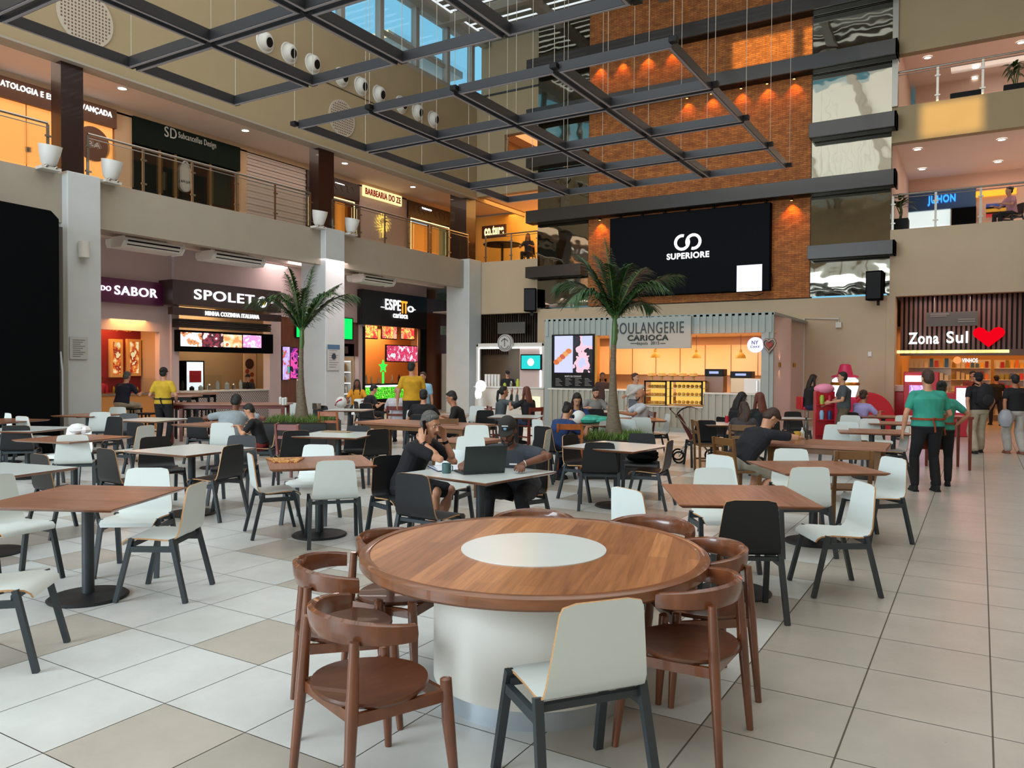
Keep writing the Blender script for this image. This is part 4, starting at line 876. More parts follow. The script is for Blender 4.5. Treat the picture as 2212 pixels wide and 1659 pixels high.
machine(1522, 797, 1561, 'juice machine with dark head on the bakery counter', zr, M['black'], mat('glassy', '7a5230', .25))
machine(1577, 802, 1622, 'wide coffee machine on the bakery counter', zr, M['black'], mat('steelb', 'a88a6a', .3, metal=.5))
t = thing('white_appliance', 'white box appliance at the right end of the bakery counter', 'appliance', (0, 0, 0)); q = ry(YK+.05, 1607, 818, 1643, 849); b = MB(); b.box(q[0], q[1], YK+.05, YK+.4, zr, q[3]); b.build('body', M['white'], t, bevel=.01); b = MB(); b.box(q[1]-.1, q[1]-.07, YK, YK+.05, zr+.05, q[3]-.05); b.build('handle', M['steel'], t)
t = thing('till', 'black till screen at the left of the bakery window', 'till', (oy(1298, 830, YK+.2).x, YK+.2, zc1)); b = MB(); b.box(-.17, .17, 0, .03, .06, .3); b.build('screen', M['black'], t); b = MB(); b.box(-.05, .05, -.05, .08, 0, .07); b.build('foot', M['black'], t)
for u, y_ in ((1684, 21.6), (1716, 22.9)):
    p = oy(u, 782, y_-.1); t = thing('sconce', ['left', 'right'][u > 1700]+' gold up and down wall light on the curved kiosk end', 'lamp', (p.x, y_-.1, 1.85))
    b = MB(); b.tube([(0, 0, -.06), (0, 0, .06)], .04, 12); b.build('body', M['gold'], t)
    lamp('sconce_up', 'SPOT', (p.x+.03, y_-.12, 1.93), 3.0, 'ffc890', (p.x-.03, y_-.05, 3), spot=50, blend=.9, rad=.02); lamp('sconce_down', 'SPOT', (p.x+.03, y_-.12, 1.77), 3.0, 'ffc890', (p.x-.03, y_-.05, 0), spot=50, blend=.9, rad=.02)
lamp('bakery_light', 'AREA', (-8, YK+1.3, wz1), 150, 'ffc48e', (-8, YK+1.3, 0), 5.4, 1.6)
lamp('bakery_front_light', 'AREA', (-6.6, 19.6, 3.1), 26, 'ff9a50', (-6.6, 19.0, 0), 3.4, .8)
# pipe and fittings on the back wall
t = thing('surface_conduit', 'white surface conduit running down and across the wall right of the bakery', 'conduit', (0, 0, 0))
p0 = oy(1737, 688, YB-.03); p1 = oy(1812, 689, YB-.03)
b = MB(); b.tube([(p0.x, YB-.03, 0), (p0.x, YB-.03, p0.z), (p1.x, YB-.03, p1.z), (p1.x, YB-.03, p1.z-.12)], .03, 8); b.build('pipe', M['offwhite'], t); b = MB(); b.cb((p1.x, YB-.05, p1.z-.18), (.16, .08, .16)); b.build('box_end', M['offwhite'], t)
for u, v in ((1879, 765), (1343, 560)):
    if u > 1500: p = oy(u, v, YB-.02); t = thing('wall_box', 'small white switch box on the beige wall left of the supermarket', 'switch', (p.x, YB-.02, p.z)); MB().cb((0, 0, 0), (.1, .04, .14)).build('cover', M['white'], t, bevel=.005)
# ------------------------------------------------------------------ supermarket at right
YZ = 26.3
def ryz(*a): return ry(YZ, *a)
t = thing('slatted_panel', 'brown vertical slat panel over the supermarket entrance', 'wall panel', (0, 0, 0))
xz0, xz1 = -2.2, ryz(2200, 0, 2200, 0)[0]+.6; zz0 = oy(2060, 755, YZ).z
b = MB(); b.box(XT1+.2, xz1, YZ+.12, YZ+.2, zz0, 3.95); b.build('backing', mat('slbk', '2c1713', .6), t)
b = MB(); x = XT1+.2
while x < xz1: b.box(x, x+.07, YZ, YZ+.12, zz0, 3.95); x += .125
b.build('slats', mat('slat_brown', '6b4a3e', .45), t, smooth=False)
t = thing('shop_sign', 'white Zona Sul lettering with a big red heart over the supermarket entrance', 'sign', (0, 0, 0))
txtY('Zona', YZ-.1, 1963, 719, 2028, 743, M['signwhite'], t, 'brand_lettering', .1, .02); txtY('Sul', YZ-.1, 2045, 716, 2091, 741, M['signwhite'], t, 'brand_lettering', .1, .02)
q = ry(YZ-.1, 2101, 707, 2171, 750); hx, hz = (q[0]+q[1])/2, (q[2]+q[3])/2; W = (q[1]-q[0])/2; Hh = (q[3]-q[2])/2
hp = [(hx-W, hz+Hh*.45), (hx-W*.88, hz+Hh*.8), (hx-W*.6, hz+Hh), (hx-W*.3, hz+Hh*.85), (hx, hz+Hh*.45), (hx+W*.3, hz+Hh*.85), (hx+W*.6, hz+Hh), (hx+W*.88, hz+Hh*.8), (hx+W, hz+Hh*.45), (hx+W*.9, hz+Hh*.1), (hx, hz-Hh), (hx-W*.9, hz+Hh*.1)]
b = MB(); b.prism(hp, YZ-.2, YZ-.08, axis='y'); b.build('heart', glow('heart_red', 'f4061c', 1.0), t, bevel=.02)
t = thing('direction_sign', 'grey direction sign hanging above the supermarket name', 'sign', (0, 0, 0)); q = ry(YZ-.4, 2001, 675, 2112, 703); b = MB(); b.box(q[0], q[1], YZ-.4, YZ-.35, q[2], q[3]); b.build('board', mat('sg2', '5c5852', .5), t)
b = MB()
for (a_, c_, d_) in ((.08, .45, .85), (.08, .4, .72), (.62, .95, .45), (.62, .95, .3)): b.box(q[0]+(q[1]-q[0])*a_, q[0]+(q[1]-q[0])*c_, YZ-.41, YZ-.4, q[2]+(q[3]-q[2])*d_-.015, q[2]+(q[3]-q[2])*d_+.015)
b.build('print', mat('pr3', '8e8a84', .7), t); b = MB(); b.box(q[0]+.2, q[0]+.21, YZ-.38, YZ-.37, q[3], 3.96); b.box(q[1]-.2, q[1]-.19, YZ-.38, YZ-.37, q[3], 4.0); b.build('hanger', M['wire'], t)
b = MB(); q = ryz(1938, 757, 2180, 762); b.box(q[0], q[1], YZ-.02, YZ+.02, q[2], q[3]); o = b.build('trim_light', glow('warm_strip', 'ffe08a', 2.4)); o['kind'] = 'structure'
b = MB(); b.box(XT1+.2, xz1, YZ-.02, YZ+.2, oy(2060, 768, YZ).z, zz0); struct('trim_8', b, mat('lintel', '6a5040', .5), smooth=False)
b = MB(); b.box(XT1-1, xz1+2, YZ+6.3, YZ+6.4, 0, 3.4); b.box(xz1+2, xz1+2.1, YZ, YZ+6.3, 0, 3.4); b.box(XT1-.1, XT1+.1, YB+.3, YZ+6.3, 0, 3.9); b.box(1.9, xz1+2.2, YZ, YZ+.1, 0, 3.9)
struct('wall_market_inside', b, mat('market_wall', 'd0a878', .6), smooth=False)
b = MB(); b.box(XT1, xz1+2, YZ+.2, YZ+6.3, 3.0, 3.06); struct('ceiling_market', b, mat('market_ceil', 'a88458', .7), smooth=False)
for i, (xa, yy) in enumerate(((-1.4, YZ+1.6), (-.3, YZ+4.6), (1.0, YZ+5.2), (2.2, YZ+3.4))):
    t = thing('market_shelf', 'supermarket shelf of warm coloured goods, number %s from the left' % ['one', 'two', 'three', 'four'][i], 'shelf', (xa, yy, 0))
    t['label'] = ['leftmost glowing goods shelf inside the supermarket', 'second goods shelf from left inside the supermarket', 'third goods shelf from left inside the supermarket', 'rightmost goods shelf inside the supermarket'][i]
    b = MB(); b.box(-.6, .6, .3, .34, 0, 2.1); b.build('carcass', M['offwhite'], t)
    for k in range(5):
        b = MB(); b.box(-.6, .6, 0, .3, .2+.4*k, .22+.4*k); b.build('shelf_board', M['white'], t)
        for j in range(8):
            h = rnd.uniform(.15, .3); o = MB().box(-.05, .05, -.05, .05, 0, h).build('goods_box', mat('gd', rnd.choice(['d8402c', 'e8b040', 'f0e0b0', '8c3020', 'e07a30', '3a6a8a']), .5) if j > 2 else rnd.choice([M['red'], M['gold'], M['offwhite']])); o.location = (xa-.5+.14*j, yy+.12, .22+.4*k); tag(o, 'packed goods on the supermarket shelves', 'goods', 'goods on the supermarket shelves')
t = thing('wine_sign', 'small lit VINHOS sign inside the supermarket', 'sign', (0, 0, 0)); txtY('VINHOS', YZ+3.6, 2078, 774, 2112, 783, M['signwhite'], t, 'lettering', .05, .03); b = MB(); p = oy(2068, 778, YZ+3.6); b.tube([(p.x, YZ+3.6, p.z), (p.x, YZ+3.65, p.z)], .12, 20); b.build('round_mark', glow('om', 'ff8850', 1.5), t)
lamp('market_light', 'AREA', (.4, YZ+3, 2.95), 130, 'ffb060', (.4, YZ+3, 0), 4.5, 5)
lamp('corridor_light', 'AREA', (-.6, 25.8, 3.85), 22, 'ffd8d0', (-.6, 25.6, 0), 2.4, .4)
# red sweets kiosk
t = thing('sweets_kiosk', 'red sweets kiosk with lit menus in front of the supermarket', 'kiosk', (0, 0, 0))
def seg(u0, v0, u1, v1, Y, d, m, nm, bev=.02):
    q = ry(Y, u0, v0, u1, v1); b = MB(); b.box(q[0], q[1], Y, Y+d, max(0, q[2]), q[3]); return b.build(nm, m, t, bevel=bev)
seg(1952, 803, 2026, 960, 24.4, .5, M['red'], 'tower'); seg(2062, 834, 2092, 960, 23.2, .5, M['red'], 'end_tower'); seg(2026, 848, 2062, 960, 23.8, .5, M['red'], 'counter')
seg(1922, 846, 1954, 960, 25.3, .6, M['red'], 'side_counter'); seg(1922, 832, 1954, 846, 25.28, .6, M['kiosk_pink'], 'counter_edge')
seg(1964, 832, 2010, 885, 24.38, .02, picture_mat('menu_lilac', ['d8a8f0', 'c890e8', 'e8c8f8', 'b070c8'], 4, 1.3, 61), 'menu_panel', 0); seg(2066, 838, 2088, 892, 23.18, .02, glow('menu_white', 'f0e8ff', 1.3), 'menu_panel', 0)
seg(1955, 811, 2012, 825, 24.36, .03, glow('pinkwhite', 'ffe8f0', 3), 'lit_header', .02)
lamp('sweets_light', 'AREA', (-.6, 22.6, 3.4), 26, 'ff7070', (-.8, 21.5, 0), 1.5, 1.0)
# ------------------------------------------------------------------ first floor shops, left gallery (fronts face +X at XU)
zf = 5.78
def SX(nm, lab, cat): return thing(nm, lab, cat, (0, 0, 0))
b = MB(); b.box(XU-.2, XU, px_y(-200, XU), px_y(1030, XU)+6, 8.35, 8.6)
for (a, c) in ((250, 287), (517, 534), (712, 722), (975, 1025)): b.box(XU-.2, XU, px_y(a, XU), px_y(c, XU), zf, 8.4)
struct('wall_gallery_fronts', b, mat('gallery_wall', 'c9a987', .7), smooth=False)
b = MB(); b.box(XU-3, XU-2.9, -4, 26, zf, 8.6); struct('wall_gallery_back', b, mat('gal_back', 'c89058', .7), smooth=False)
# clinic
t = SX('shop_sign', 'brown clinic fascia with lit white ATOLOGIA lettering at top left', 'sign')
y0, y1 = px_y(-180, XU), px_y(250, XU); zt_ = 8.4; zb_ = px_z(230, 272, XU+.1)
b = MB(); b.box(XU-.1, XU+.1, y0, y1, zb_, zt_); b.build('fascia_board', mat('clinic_brown', '5e3b28', .5), t)
txtX('ATOLOGIA E ES', XU+.11, 0, 171, 113, 217, M['signwhite'], t, bold=.012)
txtX('AVAN\u00c7ADA', XU+.11, 165, 220, 241, 257, M['signwhite'], t, bold=.012)
t = SX('frosted_shop_window', 'frosted clinic window glowing amber behind the left balustrade', 'shop window')
b = MB(); b.box(XU-.05, XU, y0, px_y(246, XU), zf, zb_); b.build('frosted_glass', mat('amber_frost', 'e9a765', .4, emit='ffa855', es=.75), t)
b = MB(); 
for u in (60, 183, 246): b.box(XU, XU+.01, px_y(u, XU)-.008, px_y(u, XU)+.008, zf, zb_)
b.build('glass_joint', mat('gj', '8a5a30', .5), t)
p = ox(201, 311, XU+.01); b = MB(); b.tube([(p.x, p.y, p.z), (p.x+.01, p.y, p.z)], .44, 36); b.build('round_logo', mat('logo_brown', '6b4838', .5), t); txtX('BA', XU+.021, 190, 303, 217, 322, M['signwhite'] if False else M['paper'], t, 'logo_letters', .005, 0)
b = MB(); p = ox(61, 323, XU+.01); b.cb((p.x, p.y, p.z), (.02, .12, .12)); b.build('lock', M['steel'], t)
# design studio
t = SX('shop_sign', 'dark green fascia with silver Subcancellas Design lettering', 'sign')
yA, yB2 = px_y(287, XU), px_y(516, XU); zS = px_z(287, 308, XU+.05)
b = MB(); b.box(XU-.1, XU+.08, yA, yB2, zS, 8.4); b.build('fascia_board', mat('deep_green', '0b1a14', .6, spec=.1), t)
txtX('Subcancellas Design', XU+.085, 385, 284, 466, 325, mat('silver_letter', 'a8aaa4', .4), t, 'brand_lettering', .02, .01); txtX('SD', XU+.085, 355, 272, 381, 302, bpy.data.materials['silver_letter'], t, 'monogram', .02, 0)
t = SX('shop_window', 'dark glass shop front with open door under the green fascia', 'shop window')
b = MB(); b.box(XU-1.6, XU-1.5, yA, yB2, zf, zS); b.build('dark_interior', mat('dk_int', '2a2018', .7), t)
b = MB(); b.box(XU-.02, XU, yA, yB2, zf, zS); b.build('glass', M['glass_dark'], t)
b = MB()
for u in (346, 380, 455, 514): b.box(XU-.02, XU+.03, px_y(u, XU)-.03, px_y(u, XU)+.03, zf, zS)
b.build('mullion', mat('mull', '8a6a40', .4), t)
b = MB(); XB(b, XU+.06, .02, 353, 371, 356, 411); b.build('door_pull', M['steel'], t)
b = MB(); XB(b, XU-.3, .05, 400, 350, 412, 420); b.build('timber_panel', mat('orange_timber', '8a4a18', .5), t)
b = MB(); XB(b, XU-.3, .05, 458, 366, 500, 450); b.build('display_frame', mat('dframe', '6d6a50', .5), t)
t = SX('hanging_tag_poster', 'big white swing tag poster with an arched handle in the dark shop window', 'poster')
y0, y1, z0, z1 = rx(XU+.02, 385, 350, 415, 418); yc = (y0+y1)/2; w2 = (y1-y0)/2*.8
pts = [(yc+w2*cos(a), z1-w2+w2*sin(a)) for a in [pi*k/10 for k in range(11)]]+[(yc+w2*cos(a), z0+w2+w2*sin(a)) for a in [pi+pi*k/10 for k in range(11)]]
b = MB(); b.prism(pts, XU+.02, XU+.035, axis='x'); b.build('tag', mat('tagw', 'a8a8a2', .6), t)
b = MB(); b.tube([(XU+.03, yc+w2*.6*cos(a), z1-.1+w2*.9*sin(a)) for a in [pi*k/8 for k in range(9)]], .025, 6); b.build('handle', bpy.data.materials['tagw'], t)
txtX('R$ 55', XU+.037, 391, 388, 410, 398, M['blackm'], t, 'price', .004, .04)
# shutter shop
t = SX('roller_shutter', 'closed white slatted shutter on the left gallery', 'shutter')
y0, y1 = px_y(534, XU), px_y(660, XU); b = MB(); k = zf
while k < 8.35: b.box(XU-.05, XU+(.02 if int(k*10) % 2 else .0), y0, y1, k+.015, k+.1); k += .1
b.box(XU-.06, XU-.05, y0, y1, zf, 8.35); b.build('slats', mat('shut_w', 'c3b4ac', .5), t, smooth=False)
# lace shop & barber
fr = mat('barber_frame', '2b1612', .4); warm = mat('barber_inside', 'd08c40', .6, emit='ff9a3c', es=.45)
for (a, c, lab) in ((660, 773, 'dark ornate shop front half hidden by the second dark pillar'), (878, 974, 'dark ornate shop front with a lit doorway right of the barber sign')):
    t = SX('storefront', lab, 'shop front'); y0, y1 = px_y(a, XU), px_y(c, XU); zz = 7.75
    b = MB(); b.box(XU-.1, XU+.08, y0, y1, zz, 8.35); b.box(XU-.1, XU+.06, y0, y0+.15, zf, zz); b.box(XU-.1, XU+.06, y1-.25, y1, zf, zz); b.box(XU-.1, XU+.06, (y0+y1)/2-.05, (y0+y1)/2+.05, zf, zz); b.build('frame', fr, t)
    for s_ in (0, 1):
        b = MB()
        for k in range(3):
            yc = y0+.5+k*.3 if s_ == 0 else y1-.5-k*.3
            b.tube([(XU+.09, yc+.22*cos(a2)*(1-a2/9), 8.06+.18*sin(a2)*(1-a2/9)) for a2 in [q_*.6 for q_ in range(10)]], .01, 5)
        b.build('scroll_ornament', mat('scroll', '6a5648', .5), t)
    b = MB(); b.box(XU-.7, XU-.65, y0, y1, zf, zz); b.build('lit_interior', warm, t)
    b = MB(); b.box(XU+.07, XU+.075, y0+.15, y0+.19, zf, zz-.1); b.box(XU+.07, XU+.075, y1-.3, y1-.26, zf, zz-.1); b.box(XU+.07, XU+.075, y0+.15, y1-.26, zz-.1, zz-.06); b.build('light_strip', M['signwarm'], t)
    b = MB(); b.box(XU-.64, XU-.6, y0+.3, y0+.8, zf+.6, zf+1.6); b.build('poster', M['black'], t)
txtX('PRESSA', XU+.1, 724, 393, 744, 401, M['signwhite'], None, 'fascia_lettering', .02, .03); tag(bpy.data.objects['fascia_lettering'], 'small lit lettering PRESSA beside the second dark pillar', 'sign')
txtX('TABACO', XU+.1, 911, 447, 932, 457, M['signwhite'], None, 'door_lettering', .02, .03); tag(bpy.data.objects['door_lettering'], 'small lit lettering over the doorway right of the barber', 'sign')
b = MB(); b.box(XU-.1, XU, px_y(773, XU), px_y(878, XU), zf, 8.4); o = b.build('wall_barber_brick', None or mat('pale_brick', 'b5a098', .7, bump=.5, nscale=14, noise=.1), smooth=False); o['kind'] = 'structure'
t = SX('shop_sign', 'cream backlit barber shop name plate with a lit palm leaf emblem below', 'sign')
b = MB(); XB(b, XU+.1, .06, 785, 399, 868, 446); b.build('halo_plate', glow('cream_glow', 'ffe2a0', 1.3), t); txtX('BARBEARIA DO ZE', XU+.105, 789, 405, 865, 441, M['red'], t, 'brand_lettering', .02, .02)
p = ox(827, 482, XU+.05); b = MB()
for k in range(14):
    a = pi*2*k/14; b.tube([(XU+.05, p.y+.34*cos(a), p.z+.36*sin(a)), (XU+.06, p.y+.18*cos(a+.5), p.z+.2*sin(a+.5))], .022, 5)
b.tube([(XU+.05, p.y, p.z-.55), (XU+.06, p.y, p.z)], .03, 5)
b.build('leaf_emblem', glow('leaf_glow', 'ffd060', 1.6), t)
# couture shop in the corner, seen across the short balustrade
YU = 29.2
b = MB(); b.box(-22, -13.9, YU, YU+.2, 5.76, 8.5); struct('wall_corner_gallery', b, mat('yellow_back', 'e8bc60', .6), smooth=False)
t = SX('shop_sign', 'brown sign with lit coxture lettering in the upper corner', 'sign'); q = ry(YU-1.5, 1041, 484, 1092, 516)
b = MB(); b.box(q[0], q[1], YU-1.5, YU-1.42, q[2]+.1, q[3]-.1); b.build('board', mat('cb', '3b1d1c', .5), t); txtY('co.ture', YU-1.51, 1047, 490, 1088, 507, M['signwarm'], t, 'brand_lettering', .02, .03)
t = SX('gallery_table', 'dark round cafe table seen through the corner balustrade upstairs', 'table'); p = oy(1085, 542, 26.6)
t.location = (p.x, 26.6, 5.76); b = MB(); b.lathe([(.75, .9), (.78, .93), (.75, .96)], 24); b.build('tabletop', M['black'], t); b = MB(); b.lathe([(.3, 0), (.05, .05), (.05, .9)], 16); b.build('pedestal', M['black'], t)
# upper right galleries
YR = 31.4
b = MB(); b.box(-2.3, 12, YR, YR+.2, 5.76, 8.6); struct('wall_right_gallery', b, mat('rg', 'd9b49c', .7), smooth=False)
t = SX('storefront', 'white lit shop front under a blue JUHON fascia on the right gallery', 'shop front')
q = ry(YR-.1, 1962, 420, 2108, 446); b = MB(); b.box(q[0], q[1], YR-.1, YR, q[2], q[3]); b.build('blue_fascia', mat('bluef', '1f4a7c', .4), t)
txtY('JUHON', YR-.11, 2004, 424, 2064, 440, glow('blueglow', '3a9aff', 2), t, 'brand_lettering', .03, .03)
q = ry(YR-.1, 1962, 446, 2052, 500); b = MB(); b.box(q[0], q[1], YR-.08, YR-.02, 5.76, q[3]); b.build('lit_window', mat('litw', 'd8e8ea', .4, emit='dceef0', es=.8), t)
q = ry(YR-.1, 2056, 452, 2108, 500); b = MB(); b.box(q[0], q[1], YR-.3, YR-.02, 5.76, q[3]); b.build('dark_unit', M['blackm'], t)
t = SX('striped_sign', 'blue yellow and red banded sign at the right end of the first gallery', 'sign')
for v0, v1, c in ((441, 448, '2c4aa0'), (448, 459, 'e0a820'), (459, 466, 'd02828')):
    q = ry(YR-.5, 2130, v0, 2176, v1); b = MB(); b.box(q[0], q[1], YR-.5, YR-.45, q[2], q[3]); b.build('band', mat('bd'+c, c, .5), t)
t = SX('light_bar', 'orange glowing light bar over the right gallery shop', 'light'); q = ry(YR-.2, 2108, 413, 2196, 420); b = MB(); b.box(q[0], q[1], YR-.2, YR-.15, q[2]+.03, q[3]-.02); b.build('tube', glow('orbar', 'ffa030', 2), t)
for u, v, X0, lab in ((1925, 497, 25.9, 'black planter box with a small palm at the end of the first right gallery'),):
    p = oy(u+18, v, X0)
def planter_plant(x, y, z, lab, h=1.1, n=16, w_=.35, sp=.8, seed=1, box=(.5, .5, .45)):
    t = thing('potted_plant', lab, 'plant', (x, y, z)); r_ = random.Random(seed)
    b = MB(); b.box(-box[0]/2, box[0]/2, -box[1]/2, box[1]/2, 0, box[2]); b.build('planter_box', M['black'], t, bevel=.01)
    b = MB()
    for k in range(4): b.tube([(r_.uniform(-.08, .08), r_.uniform(-.08, .08), box[2]-.02), (r_.uniform(-.15, .15), r_.uniform(-.15, .15), box[2]+h*.5)], .015, 5)
    b.build('stems', M['stem_green'], t)
    b = MB()
    for k in range(n):
        a = r_.uniform(0, 2*pi); z0 = box[2]+h*r_.uniform(.3, .6); L = r_.uniform(.5, 1)*sp
        blade(b, V((0, 0, z0)), V((cos(a), sin(a), 0)), L, L*r_.uniform(.3, .9), w_*.12, 5)
    b.build('leaves', M['leaf'], t, smooth=False)
    return t
def blade(b, p, d, L, rise, w_, n=4, droop=1.2):
    side = V((-d.y, d.x, 0))*w_; vs = []
    for k in range(n+1):
        s_ = k/n; c = p+d*L*s_+V((0, 0, rise*s_-droop*L*s_*s_*.6)); ww = side*(1-s_)**.6*(1 if k else .5)
        vs += [c-ww, c+ww]
    b.add(vs, [(2*k, 2*k+1, 2*k+3, 2*k+2) for k in range(n)])
p = oy(1943, 480, 26.0); planter_plant(p.x, 26.0, 5.78, 'small palm in a black planter at the left end of the first right gallery', 1.1, 22, .5, .7, 2)
p = oy(2190, 190, 26.2); planter_plant(p.x, 26.2, 9.3, 'bushy plant in a black pot on the second right gallery, at the picture edge', 1.0, 24, .5, .7, 5)
p = oy(1070, 350, 26.0); planter_plant(p.x, 26.0, 9.6, 'trailing plant behind the small balustrade high left of the tower', 1.1, 26, .5, .8, 6)
t = SX('planter_box', 'long dark planter box on the second gallery at right', 'planter'); p = oy(2087, 205, 26.2); t.location = (p.x, 26.2, 9.3); b = MB(); b.box(-.4, .4, -.2, .2, 0, .45); b.build('trough', M['black'], t); b = MB(); b.box(-.36, .36, -.16, .16, .45, .47); b.build('soil', M['soil'], t)
# ------------------------------------------------------------------ furniture prototypes
def shell_chair(nm, face, cat='chair'):
    t = thing(nm, 'x', cat)
    prof = [(.215, .405), (.208, .428), (.18, .446), (.1, .452), (0, .447), (-.1, .44), (-.15, .444), (-.188, .466), (-.207, .51), (-.22, .6), (-.232, .7), (-.243, .79), (-.247, .83)]
    wid = [.2, .213, .217, .217, .215, .216, .218, .218, .215, .203, .19, .178, .165]
    th = .011; N = len(prof)
    nrm = []
    for i in range(N):
        a = V((0, *prof[max(i-1, 0)])); c = V((0, *prof[min(i+1, N-1)])); d = (c-a).normalized(); nrm.append(V((0, d.z, -d.y)))
    K = 6; b = MB(); vs = []
    # outline rounding at the back top
    def row(i, off):
        p = V((0, *prof[i]))+nrm[i]*off; return [p+V((wid[i]*(2*k/K-1), 0, -(.012 if (i == N-1 and k in (0, K)) else 0))) for k in range(K+1)]
    for off in (0, th):
        for i in range(N): vs += row(i, off)
    f = []; mi = []; W = K+1; o = N*W
    for i in range(N-1):
        for k in range(K):
            a = i*W+k; f.append((a, a+1, a+W+1, a+W)); mi.append(0); f.append((o+a, o+a+W, o+a+W+1, o+a+1)); mi.append(0)
        a = i*W; f.append((a, a+W, o+a+W, o+a)); mi.append(1); a = i*W+K; f.append((a, o+a, o+a+W, a+W)); mi.append(1)
    for k in range(K):
        f.append((k, o+k, o+k+1, k+1)); mi.append(1); a = (N-1)*W+k; f.append((a, a+1, o+a+1, o+a)); mi.append(1)
    b.add(vs, f, mi)
    b.build('seat_shell', [face, M['ply']], t, ang=50)
    for s in (-1, 1):
        b = MB(); b.bar((s*.225, .14, .46), (s*.245, .25, 0), .03, .036, side=(1, 0, 0)); b.build('leg', M['steel_dark'], t, smooth=False)
        b = MB(); b.bar((s*.225, -.15, .46), (s*.245, -.26, 0), .03, .036, side=(1, 0, 0)); b.build('leg', M['steel_dark'], t, smooth=False)
        b = MB(); b.bar((s*.23, .15, .385), (s*.23, -.16, .385), .028, .04); b.build('side_rail', M['steel_dark'], t, smooth=False)
    for y in (-.145, .13):
        b = MB(); b.bar((-.225, y, .418), (.225, y, .418), .028, .028); b.build('cross_rail', M['steel_dark'], t, smooth=False)
    return t
CH = {'w': shell_chair('shell_chair', M['white_lam']), 'k': shell_chair('shell_chair', M['black_lam'])}
used = set()
def place(kind, loc, rz, label, group=None):
    if kind in used: return dup(CH[kind], loc, rz, label, group)
    used.add(kind); r = CH[kind]; r.location = loc; r.rotation_euler = (0, 0, rz); r['label'] = label
    if group: r['group'] = group
    return r
def rotv(rz, y, x=0): return V((x*cos(rz)-y*sin(rz), x*sin(rz)+y*cos(rz), 0))
def chair(kind, u, v, phi, label, group=None, ztop=.83, back=.247):
    p = oz(u, v, ztop); rz = facing(phi); o = p-rotv(rz, -back); o.z = 0
    return place(kind, o, rz, label, group)
def chair2(kind, ul, vl, ur, vr, inner, label, group=None, ztop=.83, back=.247):
    a = oz(ul, vl, ztop); c = oz(ur, vr, ztop); d = c-a; f = V((-d.y, d.x, 0)).normalized()
    if inner: f = -f
    rz = atan2(-f.x, f.y); o = (a+c)/2-rotv(rz, -back); o.z = 0
    return place(kind, o, rz, label, group)
# square pedestal tables
def table(corners, top, label, size=None, ctr=None, rot=None, nm='square_table'):
    if corners:
        P = [oz(u, v, .75) for u, v in corners]
        if len(P) == 4: c = (P[0]+P[1]+P[2]+P[3])/4; d = (P[1]-P[0])-(P[3]-P[2]); 
        else: c = (P[0]+P[2])/2; d = P[1]-P[0]
        a = atan2(d.y, d.x)
    else: c = oz(*ctr, .75); a = facing(rot)+pi/2
    if size is None: size = 1.0
    t = thing(nm, label, 'table', (c.x, c.y, 0), a); h = size/2
    b = MB(); e = .03
    b.add([(-h, -h, .75), (h, -h, .75), (h, h, .75), (-h, h, .75), (-h, -h, .742), (h, -h, .742), (h, h, .742), (-h, h, .742), (-h+e, -h+e, .722), (h-e, -h+e, .722), (h-e, h-e, .722), (-h+e, h-e, .722)],
          [(0, 1, 2, 3), (0, 4, 5, 1), (1, 5, 6, 2), (2, 6, 7, 3), (3, 7, 4, 0), (4, 8, 9, 5), (5, 9, 10, 6), (6, 10, 11, 7), (7, 11, 8, 4), (8, 11, 10, 9)], [0]+[1]*9)
    edge = M['rim_wood']
    b.build('tabletop', [M['top_wood'] if top == 'wood' else M['white_top'], edge], t, smooth=False)
    b = MB(); b.tube([(0, 0, .015), (0, 0, .72)], .042, 18); b.build('pedestal', M['steel_dark'], t)
    b = MB(); b.lathe([(.27, 0), (.275, .008), (.26, .02), (.06, .032), (.045, .04)], 36); b.build('round_base', M['base_dark'], t)
    b = MB(); b.bar((-.28, 0, .712), (.28, 0, .712), .05, .02); b.bar((0, -.28, .712), (0, .28, .712), .05, .02); b.build('spider', M['steel_dark'], t)
    return t, c, a
